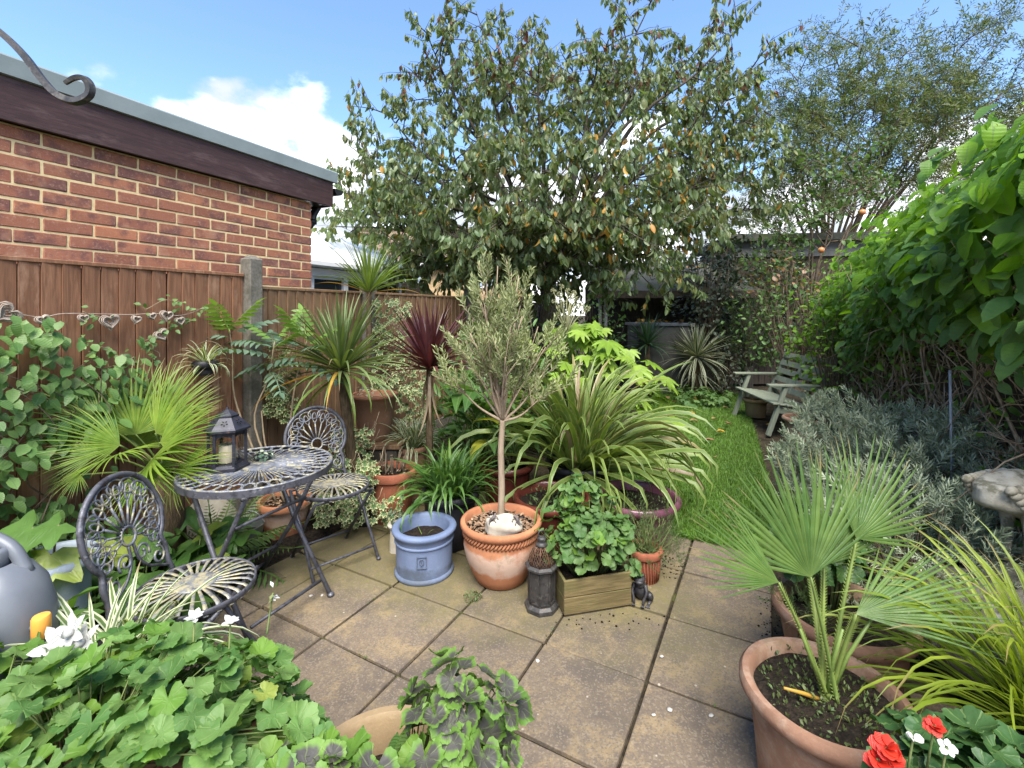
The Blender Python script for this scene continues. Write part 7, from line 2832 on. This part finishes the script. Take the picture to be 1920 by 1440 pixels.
shrub(o, (0, 0, 0.85), (0.75, 0.6, 0.95), 900, T_OV, 0.08, [LM['climb'], LM['fine2']], 160, up=0.2, twigs=30)
o = thing('hedge_shrub', 'dark bush filling the corner below the cherry trunk', 'shrub', (0.35, 7.0, 0))
shrub(o, (0, 0, 0.8), (0.7, 0.7, 0.85), 900, T_OV, 0.075, [LM['dark'], LM['climb']], 120, up=0.2, twigs=30)
o = thing('bamboo_clump', 'narrow leaved bush between the fatsia and the fence', 'shrub', (-0.10, 4.9, 0))
shrub(o, (0, 0, 0.75), (0.55, 0.6, 0.75), 600, T_LANCE, 0.16, [LM['canna'], LM['fine2']], 160, up=0.3, twigs=30)
o = thing('leafy_perennial', 'leafy green perennial between the fence and the phormium', 'plant', (-0.35, 4.15, 0))
shrub(o, (0, 0, 0.45), (0.42, 0.4, 0.5), 420, T_LANCE, 0.17, [LM['canna'], LM['aga']], 160, up=0.3, twigs=20)

# yuccas at the end of the lawn
seed(145)
o = thing('yucca', 'green yucca standing in front of the shelter', 'yucca', (2.33, 8.1, 0))
m = MB()
m.tube([(0, 0, 0), (0, 0, 0.9)], [0.07, 0.05], 9)
m.build('trunk', M_FIBRE, o, True)
rosette(o, (0, 0, 0.92), 70, 0.62, 1.15, T_SWORD[:5], [LM['yucca']], 1.5, -0.4, 0.25, 100)
o = thing('variegated_yucca', 'large yucca with cream edged leaves at the end of the lawn', 'yucca', (3.17, 8.05, 0))
m = MB()
m.tube([(0, 0, 0), (0.02, 0, 0.35), (0, 0, 0.62)], [0.09, 0.075, 0.06], 9)
m.build('trunk', M_FIBRE, o, True)
rosette(o, (0, 0, 0.70), 120, 0.72, 1.15, T_SWORD, [LM['yuccav']], 1.5, -0.75, 0.25, 140)
rosette(o, (0, 0, 0.45), 26, 0.55, 1.0, [T_SWORD[1], T_SWORD[2]], [LM['yuccav'], LM['dead']], -0.5, -1.2, 0.3, 40)

# pots near the bench
o = thing('potted_plant', 'ribbed orange terracotta pot on the lawn edge beside the bench leg', 'potted plant', (3.12, 5.02, 0))
pot(o, M_TERRA2, 0.20, 0.34, 0.14, 'rolled', 0.05)
shrub(o, (0.12, -0.02, 0.38), (0.22, 0.2, 0.12), 90, T_SILVER, 0.12, [LM['silver']], 60, up=0.5, twigs=10, zmin=0.3, name='sprig')
o = thing('potted_plant', 'buff terracotta pot under the bench', 'potted plant', (3.40, 6.55, 0))
pot(o, M_CREAM, 0.16, 0.25, 0.12, 'rolled', 0.04)

# ================================================================== cherry tree
seed(150)
Bt = Vector((0.50, 7.2, 0))
o = thing('cherry_tree', 'spreading cherry tree with drooping leaves turning orange', 'tree', Bt)
LMB = []
for (x, y, Y) in ((618, 345, 6.8), (650, 270, 7.6), (720, 205, 6.6), (800, 130, 7.6), (798, 60, 7.2), (892, 20, 7.0), (905, 120, 6.2), (968, 55, 7.6), (1010, 130, 6.4), (1070, 95, 8.0), (1140, 75, 6.8),
                  (1150, 140, 8.2), (1235, -25, 7.2), (1210, 120, 6.3), (1290, 95, 7.8), (1385, 50, 7.2), (1385, 160, 6.6), (1400, 250, 7.6), (1345, 330, 6.4), (1360, 300, 8.0),
                  (700, 400, 6.1), (640, 425, 7.0), (760, 330, 5.6), (850, 300, 5.5), (930, 260, 5.4), (1020, 300, 5.1), (1110, 330, 5.2), (1200, 330, 5.4), (1270, 420, 5.8), (1180, 430, 5.3), (1080, 430, 5.1), (930, 420, 5.2), (830, 440, 5.6), (740, 470, 6.2), (1330, 420, 6.8), (1240, 470, 6.2), (950, 480, 5.5), (1060, 490, 5.5), (870, 500, 6.0), (1140, 495, 5.9), (790, 510, 6.6), (1000, 520, 6.4), (700, 330, 7.2), (1300, 250, 6.2), (1445, 200, 7.2), (1430, 310, 7.0), (1425, 120, 7.5), (1420, 390, 7.2)):
    LMB.append(at(x, y, Y) - Bt)


def pick_c(p):
    w = p + Bt
    X = 960 + w.x / w.y * F
    Yp = 581 + (H - w.z) / w.y * F
    q = random.random()
    if Yp < 170 and q < 0.09:
        return 3
    if 900 < X < 1420 and 230 < Yp < 480 and q < 0.06:
        return 2
    if q < 0.02:
        return 2
    return 1 if q > 0.80 else 0


nl = tree(o, (0.02, 0.0, 2.05), LMB, 12, 0.85, 5, 0.34, 12, T_CHER, 0.128, [LM['cherry'], LM['cherry2'], LM['cherry3'], LM['cherry4']], pick_c, 0.13, 300, 1.3, M_BARK, trunk=((0.06, 0.0, 0), (0.0, 0, 0.9), (0.05, 0, 1.6), (0.02, 0, 2.15)), limb_r=0.05)

# fine leaved tree on the right
seed(151)
Bt = Vector((6.9, 9.9, 0))
o = thing('fine_leaved_tree', 'airy tree with small grey green leaves behind the vine', 'tree', Bt)
LMB = []
for (x, y, Y) in ((1440, 330, 9.6), (1470, 170, 9.8), (1500, 120, 9.4), (1560, 90, 10), (1610, 75, 9.6), (1660, 110, 10.4), (1700, 70, 9.6), (1760, 90, 10.2), (1830, 45, 9.4), (1890, 60, 9.8), (1900, 150, 10), (1880, 230, 10.4), (1800, 170, 9.4), (1720, 180, 9.0), (1640, 200, 9.2), (1560, 220, 9.0), (1480, 260, 9.2), (1430, 410, 9.8), (1540, 320, 9.0), (1640, 320, 9.3), (1740, 280, 9.3), (1840, 290, 9.6), (1960, 120, 9.8), (1980, 230, 9.8)):
    LMB.append(at(x, y, Y) - Bt)
tree(o, (-0.3, 0, 2.0), LMB, 11, 1.15, 4, 0.50, 6, T_FINE, 0.26, [LM['fine'], LM['fine2']], lambda p: 0 if random.random() < 0.75 else 1, 0.10, 200, 0.0, M_TWIG, trunk=((0, 0, 0), (-0.1, 0, 1), (-0.3, 0, 2.05)), limb_r=0.035)
# apple tree between
seed(152)
Bt = Vector((4.6, 7.3, 0))
o = thing('apple_tree', 'thin apple tree with a few ripe apples beside the vine', 'tree', Bt)
LMB = [at(x, y, Y) - Bt for (x, y, Y) in ((1500, 320, 7.2), (1545, 300, 7.4), (1600, 290, 7.0), (1640, 330, 7.3), (1470, 420, 7.2), (1560, 400, 6.9), (1440, 500, 7.0), (1660, 280, 7.5))]
tree(o, (0.0, 0, 1.4), LMB, 8, 0.55, 4, 0.28, 5, T_OV, 0.085, [LM['fine2'], LM['climb']], lambda p: 0 if random.random() < 0.6 else 1, 0.04, 120, 0.3, M_TWIG, trunk=((0, 0, 0), (0.02, 0, 0.7), (0, 0, 1.45)), limb_r=0.02)
M_APPLE = plain_mat('apple_skin', (0.42, 0.24, 0.07), (0.50, 0.16, 0.06), 9, 0.4, 0.4, bstr=0.03)
for (x, y, Y) in ((1540, 469, 6.6), (1617, 398, 6.4)):
    m = MB()
    m.lathe([(0.0, -0.034), (0.012, -0.038), (0.030, -0.030), (0.041, -0.004), (0.038, 0.022), (0.022, 0.036), (0.008, 0.032), (0.0, 0.026)], 18)
    m.tube([(0, 0, 0.026), (0.004, 0, 0.055)], 0.002, 5)
    m.build('apple', M_APPLE, o, True, Matrix.Translation(at(x, y, Y) - Bt))

# ================================================================== lawn grass, fallen leaves, weeds
seed(160)
T_GR = [blade(0.09, a, 3, 0.2, 'taper', 1.4, U(-0.5, 0.5), None, U(-0.4, 0.4)) for a in (0.4, 0.9, 1.4)]
items = []
LAv, LBv, LCv, LEv = LA, LB, LC, LE
for i in range(46000):
    v = random.random() ** 1.6
    u = random.random()
    p_ = LAv.lerp(LBv, u).lerp(LEv.lerp(LCv, u), v)
    if not in_view(p_, 20):
        continue
    items.append((random.choice(T_GR), orient((p_.x, p_.y, -0.004), ang_dir(U(0, TAU), U(0.5, 1.4)), (0, 0, 1), U(0.028, 0.062)), 0))
gm = join_mesh('grass', items, [LM['grass']])
g = link('grass', gm)
tag(g, 'short bright green grass of the lawn', 'grass', kind='stuff')
items = []
for i in range(420):
    p_ = LA.lerp(LB, random.random()).lerp(LE.lerp(LC, random.random()), random.random() ** 1.5)
    items.append((random.choice(T_OV), orient((p_.x, p_.y, 0.02), ang_dir(U(0, TAU), 0.3), (0, 0, 1), U(0.025, 0.05)), 0))
g = link('clover', join_mesh('clover', items, [LM['cover']]))
tag(g, 'broad leaved weeds growing in the lawn', 'weeds', kind='stuff')

seed(161)
T_FALL = [ovate(0.55, d, f, 4, 0.15, 0.03, 0.9, 0.7) for d, f in ((0.5, 0.25), (-0.4, 0.3), (0.9, 0.15))]
M_FALL = [leaf_mat('fallen_orange', (0.48, 0.24, 0.03), (0.62, 0.36, 0.06), trans=0.25, tint=(1, 1, 0.6)), leaf_mat('fallen_brown', (0.20, 0.12, 0.06), (0.32, 0.19, 0.09), trans=0.15, tint=(1, 1, 0.7))]
for (x, y, mt) in ((1341, 815, 0), (1296, 775, 0), (1351, 768, 1), (1310, 728, 0), (1412, 778, 0), (1300, 752, 0), (1330, 790, 1), (1290, 795, 1), (1272, 742, 0), (1365, 752, 0), (1318, 742, 1), (1256, 728, 0), (1400, 762, 1), (1320, 830, 1), (1285, 838, 0), (1338, 860, 1), (1375, 800, 1), (1265, 762, 1), (1285, 735, 0), (1305, 718, 0), (1250, 748, 1), (1350, 722, 0), (1430, 800, 0)):
    p_ = gr(x + U(-4, 4), y + U(-3, 3))
    lo = link('fallen_leaf', tmpl_mesh('fallen_leaf', random.choice(T_FALL), M_FALL[mt]), None, orient((p_.x, p_.y, 0.04), ang_dir(U(0, TAU), U(-0.1, 0.3)), (0, 0, 1), U(0.09, 0.13)))
    tag(lo, ('curled orange fallen leaf lying on the lawn', 'dull brown fallen leaf lying on the lawn')[mt], 'leaf', ('orange fallen leaves on the lawn', 'brown fallen leaves on the lawn')[mt])
for i in range(16):
    p_ = Vector((2.30 + U(0, 0.9), 8.35 + U(0, 0.5), 1.262))
    lo = link('fallen_leaf', tmpl_mesh('fallen_leaf', random.choice(T_FALL), M_FALL[0 if random.random() < 0.7 else 1]), None, orient(p_, ang_dir(U(0, TAU), U(-0.1, 0.4)), (0, 0, 1), U(0.10, 0.14)))
    tag(lo, 'fallen cherry leaf lying on the grey box', 'leaf', 'fallen leaves on the grey box')
for i in range(14):
    p_ = Vector((1.75 + U(0, 2.6), 8.75 + U(0, 0.15), 0))
    x_ = U(0.1, 2.8)
    y_ = U(-0.1, 1.2)
    q = she.matrix_basis @ Vector((x_, y_, 2.17 + 0.026 + (y_ - 0.75) * 0.376))
    lo = link('fallen_leaf', tmpl_mesh('fallen_leaf', random.choice(T_FALL), M_FALL[0]), None, orient(q + Vector((0, 0, 0.02)), ang_dir(U(0, TAU), 0.3), (0, -0.35, 1), U(0.10, 0.14)))
    tag(lo, 'fallen cherry leaf lying on the shelter roof', 'leaf', 'fallen leaves on the shelter roof')

seed(162)
wt_ = gr(886, 1122)
o = thing('weed_tuft', 'small weed growing in the joint between the slabs beside the olive pot', 'weed', wt_)
mound(o, (0, 0, 0.012), (0.045, 0.035, 0.028), 90, T_SM, 0.018, [LM['tiny'], LM['moss']], singles=60, stalk=False, up=0.3)
# moss and grit in the joints
items = []
for i in range(900):
    if random.random() < 0.5:
        a, b = random.randrange(-8, 3), U(-3, 3)
    else:
        b, a = random.randrange(-5, 3), U(-8, 2)
    cl = math.sin(a * 5.1 + b * 3.7) + math.sin(a * 2.3 - b * 6.1)
    if cl < 0.55:
        continue
    p_ = pt(a, b)
    items.append((random.choice(T_SM), orient((p_.x + U(-0.006, 0.006), p_.y + U(-0.006, 0.006), -0.006), ang_dir(U(0, TAU), U(0.1, 1.2)), (0, 0, 1), U(0.008, 0.020)), 0))
g = link('joint_moss', join_mesh('joint_moss', items, [LM['moss']]))
tag(g, 'moss growing in the joints between the slabs', 'moss', kind='stuff')
# crumbs of soil on the slabs by the crate and the right bed
m = MB()
for i in range(300):
    c = gr(U(1180, 1290), U(1040, 1085)) if i < 200 else (gr(U(1060, 1260), U(1150, 1185)) if i < 235 else gr(U(1420, 1470), U(1080, 1220)))
    r = U(0.0015, 0.006)
    m.blob((c.x, c.y, r * 0.5), (r, r * U(0.5, 1.2), r * 0.6), 6, 4, 0.25, 5)
g = m.build('soil_crumbs', M_SOIL, None, True)
tag(g, 'spilled soil crumbs on the slabs', 'soil', kind='stuff')
seed(163)
M_PETAL = plain_mat('petal_litter', (0.38, 0.36, 0.32), (0.48, 0.46, 0.42), 20, 0.8)
for (x, y) in ((1008, 1240), (1256, 1332), (1241, 1232), (1226, 1342), (583, 1118), (604, 1117), (1334, 1343)):
    c = gr(x, y)
    m = MB()
    m.blob((0, 0, 0.0), (U(0.008, 0.013), U(0.006, 0.010), 0.0025), 9, 5, 0.2, 4)
    lo = m.build('fallen_petal', M_PETAL, None, True, Matrix.Translation((c.x, c.y, 0.004)) @ Matrix.Rotation(U(0, 3), 4, 'Z'))
    tag(lo, 'white fallen petal lying flat on a patio slab', 'petal', 'white petals on the slabs')
